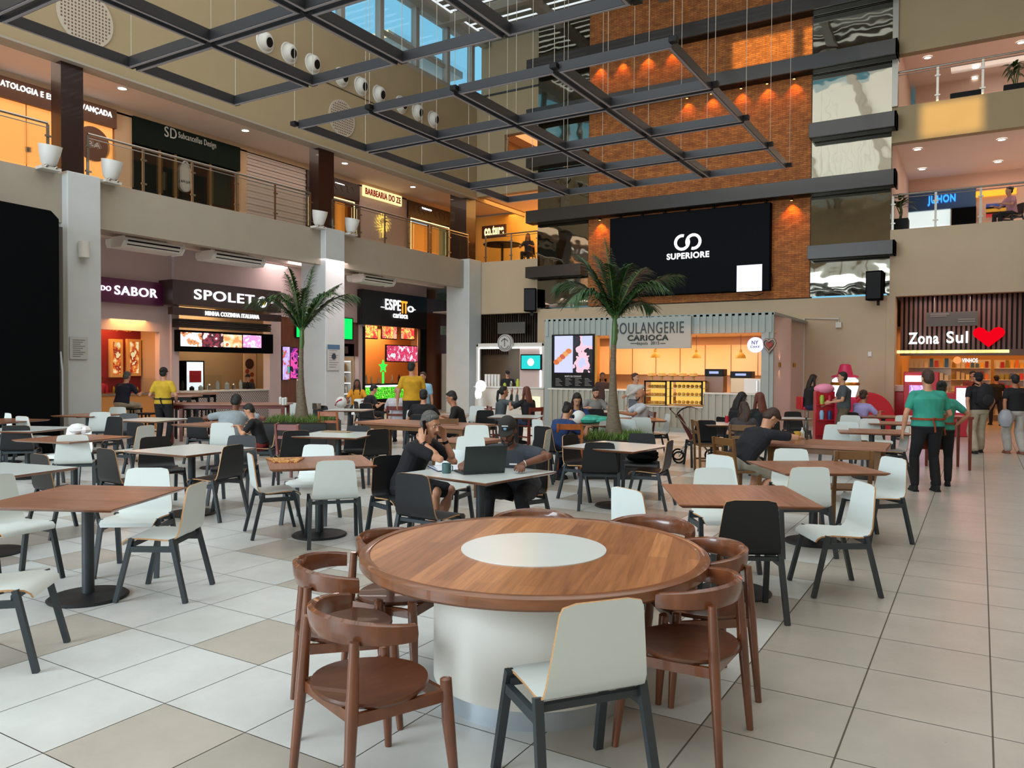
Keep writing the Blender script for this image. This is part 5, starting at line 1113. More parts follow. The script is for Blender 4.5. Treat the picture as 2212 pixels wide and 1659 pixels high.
# round-back wooden armchair
def elbow_chair():
    t = thing('wooden_armchair', 'x', 'chair'); wd = M['chair_wood']
    b = MB(); b.lathe([(.001, .422), (.2, .422), (.236, .43), (.243, .441), (.237, .45), (.2, .446), (.11, .441), (.001, .44)], 40)
    b.v = [(x*(1.03-.12*y/.24), y*.97, z) for x, y, z in b.v]
    b.build('seat', M['seat_wood'], t, ang=30)
    for s in (-1, 1):
        b = MB(); b.tube([(s*.235, .2, .475), (s*.236, .2, .47), (s*.24, .21, .3), (s*.262, .235, 0)], [.016, .024, .026, .0155], 12); b.build('leg', wd, t)
        b = MB(); b.tube([(s*.2, -.185, .69), (s*.21, -.2, .45), (s*.235, -.235, 0)], [.019, .025, .0165], 12); b.build('leg', wd, t)
        b = MB(); b.bar((s*.236, .2, .405), (s*.21, -.2, .405), .02, .045); b.build('side_rail', wd, t)
    b = MB(); b.bar((-.236, .19, .405), (.236, .19, .405), .02, .05); b.build('front_rail', wd, t)
    b = MB(); b.bar((-.21, -.19, .405), (.21, -.19, .405), .02, .045); b.build('rear_rail', wd, t)
    # wraparound top rail: tall in the middle, tapering forward into short arms
    b = MB(); N = 17; vs = []
    for k in range(N):
        s_ = 2*k/(N-1)-1; a = s_*R(97); x = .262*sin(a); y = -.235*cos(a)+.01+(.05 if abs(s_) > .93 else 0)*0; h = .054-.018*abs(s_)**1.5; th_ = .02+.003*abs(s_)
        z = .715-.02*abs(s_)**2; out = V((sin(a), -cos(a), 0)); c = V((x, y, z)); tilt = .25*(1-abs(s_))
        for q_ in range(8):
            bb = 2*pi*q_/8; ca, sa = cos(bb), sin(bb); ca = math.copysign(abs(ca)**.6, ca); sa = math.copysign(abs(sa)**.6, sa)
            vs.append(c+out*(th_*ca+tilt*h*sa*.6)+V((0, 0, h*sa)))
    b.add(vs, [(i*8+q_, i*8+(q_+1) % 8, (i+1)*8+(q_+1) % 8, (i+1)*8+q_) for i in range(N-1) for q_ in range(8)]+[tuple(range(8))[::-1], tuple((N-1)*8+q_ for q_ in range(8))])
    b.build('back_rail', wd, t, ang=50)
    return t
CH['e'] = elbow_chair()
def ladder_chair(nm, wd):
    t = thing(nm, 'x', 'chair')
    b = MB(); b.box(-.2, .2, -.2, .2, .43, .455); b.build('seat', wd, t, bevel=.008)
    for s in (-1, 1):
        b = MB(); b.bar((s*.18, .18, .43), (s*.18, .18, 0), .035); b.build('leg', wd, t, smooth=False)
        b = MB(); b.bar((s*.185, -.19, .0), (s*.185, -.2, .45), .035); b.bar((s*.185, -.2, .45), (s*.185, -.25, .86), .035); b.build('leg', wd, t, smooth=False)
        b = MB(); b.bar((s*.18, .18, .2), (s*.18, -.19, .2), .02, .03); b.build('stretcher', wd, t, smooth=False)
    for z, h in ((.81, .09), (.66, .05)):
        b = MB(); b.box(-.17, .17, -.252+(.86-z)*.1, -.23+(.86-z)*.1, z-h/2, z+h/2); b.build('back_slat', wd, t, bevel=.004)
    return t
CH['l'] = ladder_chair('ladder_back_chair', M['ladder_wood']); CH['r'] = ladder_chair('ladder_back_chair', M['red_wood']); CH['b'] = ladder_chair('ladder_back_chair', M['brown_wood'])
# ------------------------------------------------------------------ round table in front
RC = V((-2.022, 3.586, 0)); RTR = .911
t = thing('round_table', 'large round wooden table with a white centre disc on a white drum base', 'table', (RC.x, RC.y, 0), facing(0))
b = MB(); b.lathe([(0.001, .745), (RTR-.055, .745)], 96, cap=False); b.build('wooden_top', M['table_wood'], t)
t.children[-1].rotation_euler = (0, 0, R(75))
b = MB(); b.lathe([(RTR-.055, .7451), (RTR-.05, .75), (RTR-.012, .75), (RTR, .742), (RTR, .70), (RTR-.012, .688), (RTR-.06, .684), (RTR-.09, .684)], 96, cap=False); b.build('rim', M['rim_wood'], t)
b = MB(); b.lathe([(.001, .684), (RTR-.08, .684)], 64, cap=False); b.build('underside', M['rim_wood'], t)
b = MB(); b.lathe([(.385, .7452), (.385, .7495), (.001, .7495)], 72, cap=False); b.build('white_disc', M['white_top'], t)
BR = .527
b = MB(); b.lathe([(BR, .1), (BR, .684)], 72, cap=False); b.build('drum_base', mat('drum_white', 'dcd9d0', .45, noise=.03, nscale=3), t)
b = MB(); b.lathe([(BR-.02, 0), (BR-.02, .1), (BR, .1)], 72, cap=False); b.build('steel_plinth', mat('plinth_silver', 'b8c2ca', .35, metal=.6), t)
def at(kind, x, y, fx, fy, label, group=None): return place(kind, (x, y, 0), atan2(-fx, fy), label, group)
g = 'wooden armchairs around the round table'
at('e', -2.09, 2.38, .33, .95, 'wooden armchair nearest the camera, left front of the round table', g)
at('e', -2.67, 2.84, .66, .75, 'wooden armchair directly behind the nearest left armchair', g)
at('e', -2.78, 3.42, .98, .15, 'wooden armchair at the far left of the round table, rail peeking above it', g)
at('e', -1.15, 3.48, -1, .02, 'wooden armchair at the right front of the round table, glossy seat', g)
at('e', -1.28, 4.09, -.8, -.6, 'wooden armchair tucked at the right behind the glossy one', g)
at('e', -1.74, 4.54, 0, -1, 'wooden armchair behind the round table, wide rail in front of a white chair', g)
at('e', -2.44, 4.32, .5, -.87, 'wooden armchair hidden behind the round table, only its rail top showing', g)
chair2('w', 1208, 1310, 1395, 1288, 0, 'white shell chair nearest the camera, its back to us at the round table')
# --- tables
T1 = table([(-60, 1098), (137, 1045), (397, 1052), (273, 1101)][1:]+[(-75, 1097)], 'wood', 'wooden square table at left front with a big round black base', 1.0)
T2 = table([(272.6, 973), (429, 958), (550, 967), (396, 986)], 'white', 'white square table left of centre, black chair at its right')
T3 = table([(571, 992), (584.5, 1020), (809.5, 1002), (780, 979)], 'wood', 'wooden square table with an orange menu board lying on it')
T4 = table([(877, 1021), (1066, 1047), (1197, 1017.5), (1015, 999)], 'white', 'white table where two men sit with a laptop')
T5 = table([(1223, 962.5), (1391.6, 976.5), (1436, 962.5), (1288.5, 953)], 'white', 'white table with four black chairs in front of the palm planter')
T6 = table([(1417.6, 1042.7), (1477, 1097), (1780, 1097), (1695.6, 1045.4)], 'wood', 'wooden square table at right front shining violet')
T7 = table([(1613, 995), (1701, 1024), (1921, 1022), (1809.5, 995)], 'wood', 'wooden square table behind the violet shining one, white chairs around')
def tb(u, v, rot, top, label, size=1.0): return table(None, top, label, size, (u, v), rot)
tb(160, 946, 20, 'wood', 'wooden table with a white paper bag at far left'); tb(328, 906, 15, 'white', 'table catching orange light in front of the amber shop')
tb(60, 926, 10, 'white', 'white table behind the black chair at the left edge'); tb(-22, 1017, 20, 'white', 'white table cut by the left edge of the photo')
tb(190, 896, 12, 'wood', 'wooden table near the foot of the left column', .9); tb(8, 908, 15, 'wood', 'wooden table at the far left edge by the black booth')
tb(468, 915, 25, 'wood', 'wooden table where the man in the grey shirt leans'); tb(731, 938, 12, 'white', 'white table with a menu card, behind the wooden one')
tb(1115, 899, 10, 'white', 'white table right behind the man in the cap'); tb(1290, 888, 5, 'white', 'white table in front of the bearded man in grey')
tb(1374, 905, 0, 'wood', 'orange toned wooden table behind the right palm'); tb(1288, 916, 10, 'wood', 'dark wooden table with a turquoise bag on it', .8)
tb(1568, 915, 0, 'white', 'white table with a red can beside the pushchair', .9); tb(1704, 903, 0, 'white', 'small white table in front of the curved kiosk end', .7)
tb(1883, 931, 20, 'wood', 'wooden table in front of the teal shirted waiters'); tb(1930, 913, 20, 'wood', 'wooden table behind the two rows of white chairs at right', .9); tb(1908, 899, 20, 'wood', 'furthest wooden table at right by the wall corner', .9)
tb(755, 885, 10, 'white', 'white table beside the middle column', .9); tb(1055, 880, 5, 'white', 'white table in front of the coffee kiosk', .8); tb(957, 899, 0, 'wood', 'wooden table where the two black shirted men sit')
# --- long communal tables with four legs
def long_table(P, h, label, m, top=None, leg=.07, nm='long_table'):
    pts = [oz(u, v, h) for u, v in P]; c = sum(pts, V())/4; d = ((pts[1]-pts[0])+(pts[2]-pts[3]))/2; e = ((pts[3]-pts[0])+(pts[2]-pts[1]))/2
    return long_at(c.x, c.y, atan2(d.y, d.x), d.length, min(e.length, .95), h, label, m, top, leg, nm)
def long_at(x, y, a, L, W, h, label, m, top=None, leg=.07, nm='long_table'):
    t = thing(nm, label, 'table', (x, y, 0), a)
    b = MB(); b.box(-L/2, L/2, -W/2, W/2, h-.04, h); b.build('tabletop', top or M['top_wood'], t, bevel=.006)
    b = MB()
    for s in (-1, 1): b.box(-L/2+.1, L/2-.1, s*(W/2-.1)-.015, s*(W/2-.1)+.015, h-.12, h-.04)
    b.build('apron', m, t, smooth=False)
    for sx in (-1, 1):
        for sy in (-1, 1):
            b = MB(); b.bar((sx*(L/2-.1), sy*(W/2-.09), h-.04), (sx*(L/2-.1), sy*(W/2-.09), 0), leg, w2=leg*.8); b.build('leg', m, t, smooth=False)
    return t
long_table([(1613, 956), (1907, 975), (1931.6, 952), (1706, 945)], .75, 'long wooden table where the man in black leans over', M['brown_wood'])
long_table([(752, 911), (1002, 924), (1069, 915), (850, 904)], .75, 'long wooden table behind the man on the phone', M['brown_wood'])
long_table([(963, 949), (1050, 955), (1075, 947), (985, 941)], .75, 'small wooden table between the long table and the two men', M['brown_wood'])
long_at(od(500, 17.6).x, od(500, 17.6).y, facing(0)+R(5), 2.6, .75, .9, 'long table with glossy top in front of the pasta shop', M['red_wood'])
for u, D, L, lab in ((428, 19.9, .9, 'high table by the pasta counter'), (395, 18.2, .7, 'high table at the amber shop')):
    p = od(u, D); long_at(p.x, p.y, facing(0), L, .6, 1.05, 'dark legged '+lab, M['black'], M['top_wood'], .05, 'high_table')
# --- stools
def stool(u, D, lab, h=.68, m=None, grp=None):
    p = od(u, D); t = thing('bar_stool', lab, 'stool', (p.x, p.y, 0), facing(10), grp); m = m or M['black']
    b = MB(); b.box(-.17, .17, -.17, .17, h-.04, h); b.build('seat', m, t, bevel=.01)
    for sx in (-1, 1):
        for sy in (-1, 1): b = MB(); b.bar((sx*.14, sy*.14, h-.04), (sx*.18, sy*.18, 0), .03); b.build('leg', m, t, smooth=False)
    b = MB(); b.bar((-.16, .165, .25), (.16, .165, .25), .02); b.bar((-.16, -.165, .25), (.16, -.165, .25), .02); b.build('footrest', m, t, smooth=False)
stool(285, 18.6, 'black stool under the grey haired man in navy at the amber shop', .72); stool(318, 17.4, 'black stool left of the waitress with yellow shirt'); stool(400, 19.0, 'black stool below the pasta counter, left one', .7); stool(440, 19.0, 'black stool below the pasta counter, right one', .7)
# --- shell chairs, near
chair2('w', 399, 1054, 453, 1035, 0, 'white shell chair right of the left front wooden table, facing it')
chair2('w', 272, 1010.5, 368, 1010, 1, 'white shell chair behind the left front wooden table, facing us')
p = oz(-30, 1075, .83); chair('w', -18, 1026, 115, 'white shell chair at the left edge, upper of two, facing right')
chair('w', -95, 1120, 78, 'white shell chair in the lower left corner, only its seat front visible')
chair2('k', 210.7, 967.4, 244, 971, 0, 'black shell chair between the left front table and the white table')
chair2('k', 61.5, 978.2, 104.9, 983.7, 0, 'black shell chair behind the left front table, leftmost')
chair2('w', 121, 940, 191.7, 938.4, 0, 'white chair with its back to us before the far left wooden table')
chair2('k', 3.6, 919.5, 65, 918.5, 0, 'black shell chair at the left edge near the black booth')
chair('w', 172, 921, 180, 'white shell chair facing us behind the wooden table with the paper bag')
chair('w', 47, 899, 25, 'beige looking shell chair turned sideways near the black booth'); chair('w', 5, 892, 180, 'white shell chair at the far left edge, furthest one')
chair('k', 249, 900, 200, 'black shell chair right of the far left white chairs'); chair('w', 216, 890, 340, 'tall looking white chair beside the left column'); chair('w', 255, 879, 180, 'small far white chair below the man in navy')
chair('k', 279, 893, 185, 'far black chair below the amber shop, upper one'); chair('k', 292, 912, 20, 'black chair with pale edge left of the orange lit table'); chair('w', 316, 919, 285, 'pale chair seen side on before the white table')
chair('k', 335, 943, 140, 'black shell chair behind the white table left of centre, facing right')
chair2('k', 478.6, 965, 529.5, 958, 0, 'black shell chair at the right of the white table left of centre')
chair2('w', 533.7, 977, 544, 983.5, 0, 'white shell chair seen from the side, left of the wooden table with the menu board')
chair2('w', 683, 995.7, 766.6, 993.2, 0, 'white shell chair with its back to us in front of the menu board table')
chair('w', 689, 960, 186, 'white shell chair facing us behind the menu board table')
chair('k', 640, 930, 335, 'black shell chair back left of the menu board table'); chair('k', 817, 927, 318, 'black shell chair with pale edge right of the white menu card table')
chair2('k', 812, 986, 865, 982, 1, 'black shell chair under the man on the phone')
chair2('k', 857.7, 1020, 921, 1026.6, 0, 'dark shell chair in front of the laptop table, nearest of its chairs')
chair('k', 1164, 980, 235, 'black shell chair behind the man with the laptop, at right'); chair('w', 1017, 942, 182, 'white shell chair between the two men, facing us'); chair('w', 978, 971, 200, 'white shell chair low between the two men')
chair('w', 1030, 918, 180, 'white shell chair at the long table, above the laptop'); chair('w', 1160, 906, 60, 'narrow looking white chair beside the girl in navy'); chair('w', 1186, 928, 285, 'white chair seen edge on right of the man in the cap')
chair2('k', 1218, 939.7, 1243, 937, 1, 'black shell chair at the left of the four chair white table'); chair2('k', 1263.5, 954.9, 1327.6, 956, 0, 'black shell chair with its back to us at the four chair white table')
chair2('k', 1358, 935.3, 1414.4, 936.4, 1, 'dark grey chair behind the four chair white table, facing us'); chair2('k', 1439.3, 955, 1456.7, 949, 0, 'black shell chair at the right of the four chair white table')
chair('k', 1525, 907.6, 357, 'black shell chair with its back to us beside the pushchair')
chair('w', 1554, 983, 55, 'small white chair behind the left corner of the violet shining table')
chair2('w', 1498, 1010, 1586, 1010, 1, 'white shell chair facing us behind the violet shining table')
chair2('w', 1317, 1048, 1390.5, 1063, 0, 'white shell chair left of the violet shining table, behind an armchair rail')
chair2('k', 1562.7, 1080.7, 1683.4, 1082, 0, 'big black shell chair with its back to us in front of the violet shining table')
chair2('w', 1848.9, 1036, 1892.3, 1049.5, 1, 'white shell chair at right front turned left toward the violet shining table')
chair2('w', 1910, 984.4, 1954.7, 991.2, 1, 'white shell chair right of the second wooden table, seat facing left')
chair2('w', 1706.5, 1008.8, 1794.6, 1008.8, 0, 'white shell chair with its back to us between the two right wooden tables')
chair2('w', 1672.6, 968, 1744.5, 969.5, 1, 'white shell chair facing us behind the second right wooden table')
# --- further chairs
chair('w', 627.5, 870, 350, 'white chair just left of the left palm trunk'); chair('k', 692, 876, 10, 'black chair right of the left palm trunk'); chair('w', 779, 861.5, 175, 'far white chair before the man in the dark shirt, near the fridges')
chair('k', 790, 871, 20, 'black chair in front of the far white one, right of the left palm'); chair('k', 523, 940, 182, 'dark chair facing us behind the white table left of centre')
chair('k', 423, 901, 15, 'black chair with a pale curved edge left of the man in grey'); chair('w', 897, 885, 0, 'white chair behind the phone man, in front of the black shirted man')
chair('k', 775, 919, 180, 'dark chair pushed under the long table'); chair('w', 1030, 877, 20, 'pale chair with a grey jacket at the coffee kiosk'); chair('k', 1048, 886, 0, 'black chair in front of the coffee kiosk table')
chair('k', 1287, 883, 0, 'black chair back before the bearded man'); chair('w', 1316, 909, 340, 'white chair left of the right palm trunk, low'); chair('w', 1352, 905, 30, 'white chair right behind the right palm trunk'); chair('w', 1385, 901.4, 5, 'white chair with its back to us at the orange toned table')
chair('w', 1444, 894, 265, 'white chair seen from the side in front of the bakery base'); chair('w', 1345, 887, 185, 'far white chair below the bald man'); chair('k', 1712, 889, 180, 'far black chair facing us by the curved kiosk end')
chair('w', 1837, 897, 20, 'white chair in the furthest right row, left one'); chair('w', 1878, 904, 180, 'white chair in the furthest right row, middle one'); chair('w', 1807, 917, 20, 'white chair left of the right hand wooden tables, lower'); chair('w', 1831, 911, 40, 'white chair left of the right hand wooden tables, upper')
chair('w', 1953, 897, 180, 'small far white chair behind the waiter'); chair('w', 1958, 922, 280, 'white chair seen side on against the waiter in teal')
def wch(k, u, v, phi, lab, grp=None): return chair(k, u, v, phi, lab, grp, ztop=.85, back=.25)
wch('l', 1231, 917, 0, 'orange wooden chair with two back slats beside the girl in navy'); wch('l', 708, 890, 10, 'orange brown wooden chair at the left palm planter'); wch('r', 619, 918, 15, 'brown wooden chair before the left palm planter')
wch('b', 1845, 976, 2, 'brown wooden chair pushed in at the near side of the long right table')
wch('b', 965, 905, 180, 'brown wooden chair at the far side of the long centre table'); wch('b', 1500, 909, 90, 'brown wooden chair left of the pushchair')



# --- things on tables
t = thing('menu_board', 'orange and brown menu board lying on the wooden table', 'menu', (0, 0, 0)); a, c, d, e = [oz(u, v, .752) for u, v in ((573, 991), (594, 1000), (642, 999), (658, 990))]
t.location = a; b = MB(); b.add([tuple(q-a) for q in (a, c, d, e)]+[tuple(q-a+V((0, 0, .012))) for q in (a, c, d, e)], [(3, 2, 1, 0), (4, 5, 6, 7), (0, 1, 5, 4), (1, 2, 6, 5), (2, 3, 7, 6), (3, 0, 4, 7)]); b.build('card', picture_mat('menu_card', ['c98a48', 'e8b060', '8a4a28', 'd8904c'], 14, 0, 5), t, smooth=False)
t = thing('menu_card', 'small menu card lying on the white table behind', 'menu', oz(728, 933, .752), facing(20)); MB().cb((0, 0, .006), (.45, .18, .01)).build('card', mat('mc', 'a08a68', .6), t)
t = thing('paper_bag', 'crumpled white paper bag with dark print on the far left wooden table', 'bag', oz(168, 937, .75), .3); b = MB(); b.ell((0, 0, .07), (.14, .1, .08), 10); b.ell((.1, .02, .06), (.1, .08, .06), 8); b.build('bag', M['paper'], t)
def cup(p, m, r_, h, lab, nm='mug', handle=True, lid=None, cat='cup'):
    t = thing(nm, lab, cat, p); b = MB(); b.lathe([(r_*.9, 0), (r_, .01), (r_, h), (r_*.88, h), (r_*.85, .015)], 20, cap=False); b.lathe([(r_*.9, 0), (.001, 0)], 20, cap=False); b.lathe([(r_*.86, h*.8), (.001, h*.8)], 20, cap=False); b.build('cup', m, t)
    if handle: b = MB(); b.tube([(r_, 0, h*.8), (r_+.025, 0, h*.75), (r_+.025, 0, h*.3), (r_, 0, h*.25)], .006, 6); b.build('handle', m, t)
    if lid: b = MB(); b.lathe([(r_*1.02, h), (r_*1.02, h+.008), (.001, h+.01)], 20); b.build('lid', lid, t)
    return t
cup(oz(964.5, 1022, .75), mat('mug_teal', '43605f', .5), .042, .09, 'dark teal mug beside the laptop')
t = thing('open_notebook', 'open white notebook with blue cover beside the mug', 'notebook', oz(965, 1012, .752), facing(70)); b = MB(); b.box(-.2, .2, -.14, .14, 0, .006); b.build('cover', mat('bluecover', '1c2a50', .5), t); b = MB(); b.add([(-.19, -.13, .01), (0, -.13, .03), (0, .13, .03), (-.19, .13, .01), (.19, -.13, .01), (.19, .13, .01)], [(0, 1, 2, 3), (1, 4, 5, 2)]); b.box(-.19, .19, -.13, .13, .006, .01); b.build('pages', mat('pages', 'd8dde4', .7), t, smooth=False)
# laptop
a, c = oz(1007, 1026, .75), oz(1085, 1022, .75); lc = (a+c)/2; la = atan2((c-a).y, (c-a).x)
t = thing('laptop', 'dark grey open laptop, its lid toward us, on the white table', 'laptop', (lc.x, lc.y, .752), la)
W = .2; b = MB(); b.box(-W, W, 0, .26, 0, .016); b.build('base', mat('lap_grey', '2c3434', .4, metal=.3), t, bevel=.004)
b = MB(); b.box(-W+.02, W-.02, .06, .2, .016, .018); b.build('keyboard', M['black'], t)
b = MB(); b.add([(-W, 0, .016), (W, 0, .016), (W, -.06, .255), (-W, -.06, .255), (-W, .008, .018), (W, .008, .018), (W, -.052, .257), (-W, -.052, .257)], [(0, 3, 2, 1)[::-1], (4, 5, 6, 7)[::-1], (0, 1, 5, 4), (3, 7, 6, 2), (1, 2, 6, 5), (0, 4, 7, 3)]); b.build('lid', bpy.data.materials['lap_grey'], t, smooth=False)
# long right table things
cup(oz(1722, 951, .75), mat('mug_yellow', 'c8a03c', .4), .045, .12, 'yellow patterned tall cup on the long right table', 'tall_cup', True)
cup(oz(1710, 951, .75), mat('mug_brown', '3a2018', .3), .035, .1, 'dark brown cup beside the yellow one', 'tumbler', False)
def bottle(p, m, lab, h=.22, r_=.03, nm='bottle'):
    t = thing(nm, lab, 'bottle', p); b = MB(); b.lathe([(r_, 0), (r_, h*.6), (r_*.4, h*.78), (r_*.38, h*.95)], 14); b.build('body', m, t); b = MB(); b.lathe([(r_*.45, h*.95), (r_*.45, h)], 10); b.build('cap', M['black'], t)
bottle(oz(1741, 949, .75), mat('glass_bottle', '3a403a', .1, alpha=.7), 'thin dark bottle on the long right table', .3); bottle(oz(1733, 950, .75), mat('white_bottle', 'c8ccd0', .3), 'white squeeze bottle on the long right table', .18)
cup(oz(1570, 913, .75), M['red'], .033, .12, 'red drinks can on the white table by the pushchair', 'drinks_can', False, M['steel'], 'can')
t = thing('turquoise_bag', 'crumpled turquoise bag lying on the table beside the woman in navy', 'bag', oz(1272, 914, .76), facing(80)); b = MB(); b.ell((0, 0, .07), (.2, .3, .08), 12); b.ell((.05, .2, .06), (.16, .2, .07), 10); b.build('bag', mat('turq_bag', '3fb09a', .5, noise=.3, nscale=12, bump=1), t)
t = thing('white_football', 'white and black ball shaped bag held on the table in front of the girls', 'bag', oz(1250, 912, .78)); b = MB(); b.ell((0, 0, .09), .12, 14); b.build('ball', M['white'], t); b = MB(); b.ell((-.05, -.09, .1), .04, 8); b.build('dark_patch', M['black'], t)
t = thing('ball_bag', 'white ball with red and blue stripes on the table by the middle column', 'ball', oz(737, 880, .76)); MB().ell((0, 0, .12), .14, 14).build('ball', M['white'], t); MB().tube([(-.1, -.09, .05), (0, -.13, .14), (.1, -.09, .2)], .02, 6).build('stripe', M['red'], t)
for i, (u, v) in enumerate(((606, 868), (612, 870), (617, 869))):
    o = MB().lathe([(.03, 0), (.035, .14), (.02, .16)], 10).build('condiment_bottle', M['white']); o.location = oz(u, v+5, .9); tag(o, 'white condiment bottle left of the left palm', 'bottle', 'white condiment bottles')
t = thing('napkin_box', 'steel napkin box on the table by the middle column', 'box', oz(684, 884, .75)); MB().box(-.08, .08, -.06, .06, 0, .14).build('box', M['steel'], t, bevel=.005)
# black jacket and bag under the four chair table
p = oz(1388, 1000, .45); t = thing('black_jacket', 'black jacket heaped on the seat behind the four chair white table', 'jacket', (p.x, p.y, .46), facing(0)); b = MB(); b.ell((0, 0, .07), (.22, .2, .08), 12); b.ell((.05, -.05, .12), (.16, .12, .06), 10); b.build('cloth', M['blackm'], t)
# ------------------------------------------------------------------ palms in raised planters
def palm(x, y, zt, zc, lab, fr, ph, pw, seed):
    r_ = random.Random(seed)
    t = thing('potted_palm', lab, 'palm', (x, y, 0), facing(0))
    b = MB(); b.box(-pw, pw, -pw, pw, 0, ph); b.build('planter', mat('planter_dark', '171716', .5) if 'planter_dark' not in bpy.data.materials else bpy.data.materials['planter_dark'], t, bevel=.01)
    b = MB(); b.box(-pw+.03, pw-.03, -pw+.03, pw-.03, ph, ph+.02); b.build('soil', M['soil'], t)
    b = MB()
    for k in range(1500):
        gx, gy = r_.uniform(-pw+.04, pw-.04), r_.uniform(-pw+.04, pw-.04); a = r_.uniform(0, 2*pi); blade(b, V((gx, gy, ph+.01)), V((cos(a), sin(a), 0)), .1, r_.uniform(.1, .2), .006, 2, .6)
    b.build('grass', M['grass'], t, smooth=False)['kind'] = 'stuff'
    b = MB(); N = 16; tp = zt; pts = []; rad = []
    for k in range(N+1):
        s_ = k/N; z = ph+(tp-ph)*s_; pts.append((-.02*sin(s_*2.5), .01*s_, z)); rad.append(.1*(1-s_)**3+.062-.02*s_+(.003 if k % 2 else 0))
    b.tube(pts, rad, 16); b.build('trunk', M['trunk'], t)
    b = MB(); b.tube([(pts[-1][0], pts[-1][1], tp), (0, 0, tp+.1), (0, 0, tp+.35), (0, 0, zc)], [.043, .05, .042, .03], 14); b.build('crownshaft', M['stem_green'], t)
    for i, (ax, ay, L, rise, droop) in enumerate(fr):
        d = V((ax, ay, 0)); d.normalize() if d.length else None
        side = V((-d.y, d.x, 0)); P = []; n = 22
        for k in range(n+1):
            s_ = k/n; P.append(V((0, 0, zc-.05))+d*L*(s_**1.05)+V((0, 0, rise*1.3*s_*1.6-droop*s_**2.3)))
        f = None; b = MB(); b.tube(P, [.012*(1-.8*k/n)+.002 for k in range(n+1)], 6); f = b.build('frond_stem', M['stem_green'], t)
        b = MB()
        for k in range(5, n*4):
            s_ = k/(n*4); i0 = min(int(s_*n), n-1); q = P[i0].lerp(P[i0+1], s_*n-i0); tg = (P[i0+1]-P[i0]).normalized()
            LL = (.62*sin(pi*min(1, s_*1.02+.06))**.6+.05)*r_.uniform(.85, 1.1)*L/1.2
            for s2 in (-1, 1):
                out = (side*s2*.8+tg*.75+V((0, 0, .15+r_.uniform(-.25, .25)))).normalized(); w_ = .017; vs = []
                perp = out.cross(V((0, 0, 1))).normalized()
                for m_ in range(5):
                    u_ = m_/4; c = q+out*LL*u_+V((0, 0, -LL*.55*u_*u_)); ww = perp*w_*(1-u_)**.5*(1 if m_ else .5); vs += [c-ww, c+ww]
                b.add(vs, [(2*m_, 2*m_+1, 2*m_+3, 2*m_+2) for m_ in range(4)], 1 if r_.random() < .07 else 0)
        b.build('leaflets', [M['leaf'], M['leaf_yel']], f, smooth=False)
D1 = 12.5; p = od(1327, D1)
palm(p.x, p.y, 2.1, 2.52, 'right palm with green ringed trunk in a grass planter, in front of the bakery', [(-1, .2, 1.0, .75, 1.05), (-.9, -.5, .95, .65, 1.15), (-1, .7, .8, .85, .6), (-.6, 1, .6, .8, .5), (1, .1, 1.1, .72, .75), (1, -.6, .9, .7, 1.0), (.8, .8, .85, .7, .5), (.35, -1, .6, .75, .7), (-.35, -1, .6, .75, .7), (.6, .2, .75, .45, .75), (-.25, .9, .45, .85, .35)], .58, .52, 3)
p = od(652, 15.6)
palm(p.x, p.y, 2.1, 2.45, 'left palm with slim grey trunk in a grass planter, in front of the middle column', [(-1, .1, 1.1, .8, 1.1), (-.8, -.6, .7, .75, .9), (-.6, .5, .6, .85, .5), (-.3, -1, .5, .9, .6), (1, .1, 1.15, .8, .95), (.9, -.5, .9, .75, .8), (.8, .7, .9, .75, .5), (.3, 1, .5, .9, .4), (.4, -1, .6, .7, .6), (-.9, .7, .9, .75, .7)], .62, .65, 9)
# ------------------------------------------------------------------ toys and stands at right
p = od(1880, 21.5); t = thing('toy_ride', 'red rounded toy ride with an open arch beside the wall corner', 'ride', (p.x, p.y, 0), facing(20))
b = MB(); n = 20; th = .12
for s in (-.35, .35):
    pts = [(-.55, 0), (.6, 0)]+[(.6*cos(a)**1 if cos(a) > 0 else .55*cos(a), .35+.75*sin(a)) for a in [pi*k/n for k in range(n+1)]]
    b.prism(pts, s-.05, s+.05, axis='y')
b.build('side_shell', M['red'], t, bevel=.02)
b = MB(); b.box(-.5, .5, -.3, .3, .05, .45); b.build('seat', mat('darkred', '6a0c14', .4), t, bevel=.03)
p = od(1826, 21.0); t = thing('toy_machine', 'pink and white lit toy machine with a hat shaped top', 'toy machine', (p.x, p.y, 0))
b = MB(); b.lathe([(.3, 0), (.3, .9), (.24, 1.0)], 20); b.build('body', mat('toy_pink', 'c82858', .4), t)
b = MB(); b.lathe([(.26, 1.0), (.33, 1.25), (.33, 1.45), (.2, 1.55)], 24); b.build('lit_globe', glow('toyglow', 'fff0ff', 2), t)
b = MB(); b.lathe([(.36, 1.52), (.34, 1.56), (.2, 1.6), (.14, 1.85), (.1, 1.88)], 24); b.build('hat', bpy.data.materials['toy_pink'], t)
b = MB(); b.tube([(.33*cos(a), .33*sin(a), 1.35) for a in [2*pi*k/16 for k in range(17)]], .05, 8, cap=False); b.build('gold_ring', M['gold'], t)
p = od(1781, 17.0); t = thing('display_stand', 'narrow red display stand with small goods on shelves and a pink top', 'display stand', (p.x, p.y, 0), facing(8))
b = MB(); b.box(-.2, .2, -.1, .12, 0, 1.25); b.build('panel', M['red'], t, bevel=.01)
for z in (.3, .62, .95): MB().box(-.18, .18, -.2, -.1, z, z+.02).build('shelf', M['red'], t)
b = MB(); b.ell((0, 0, 1.3), (.22, .16, .12), 14); b.build('pink_top', mat('pinktop', 'e88aa8', .4), t)
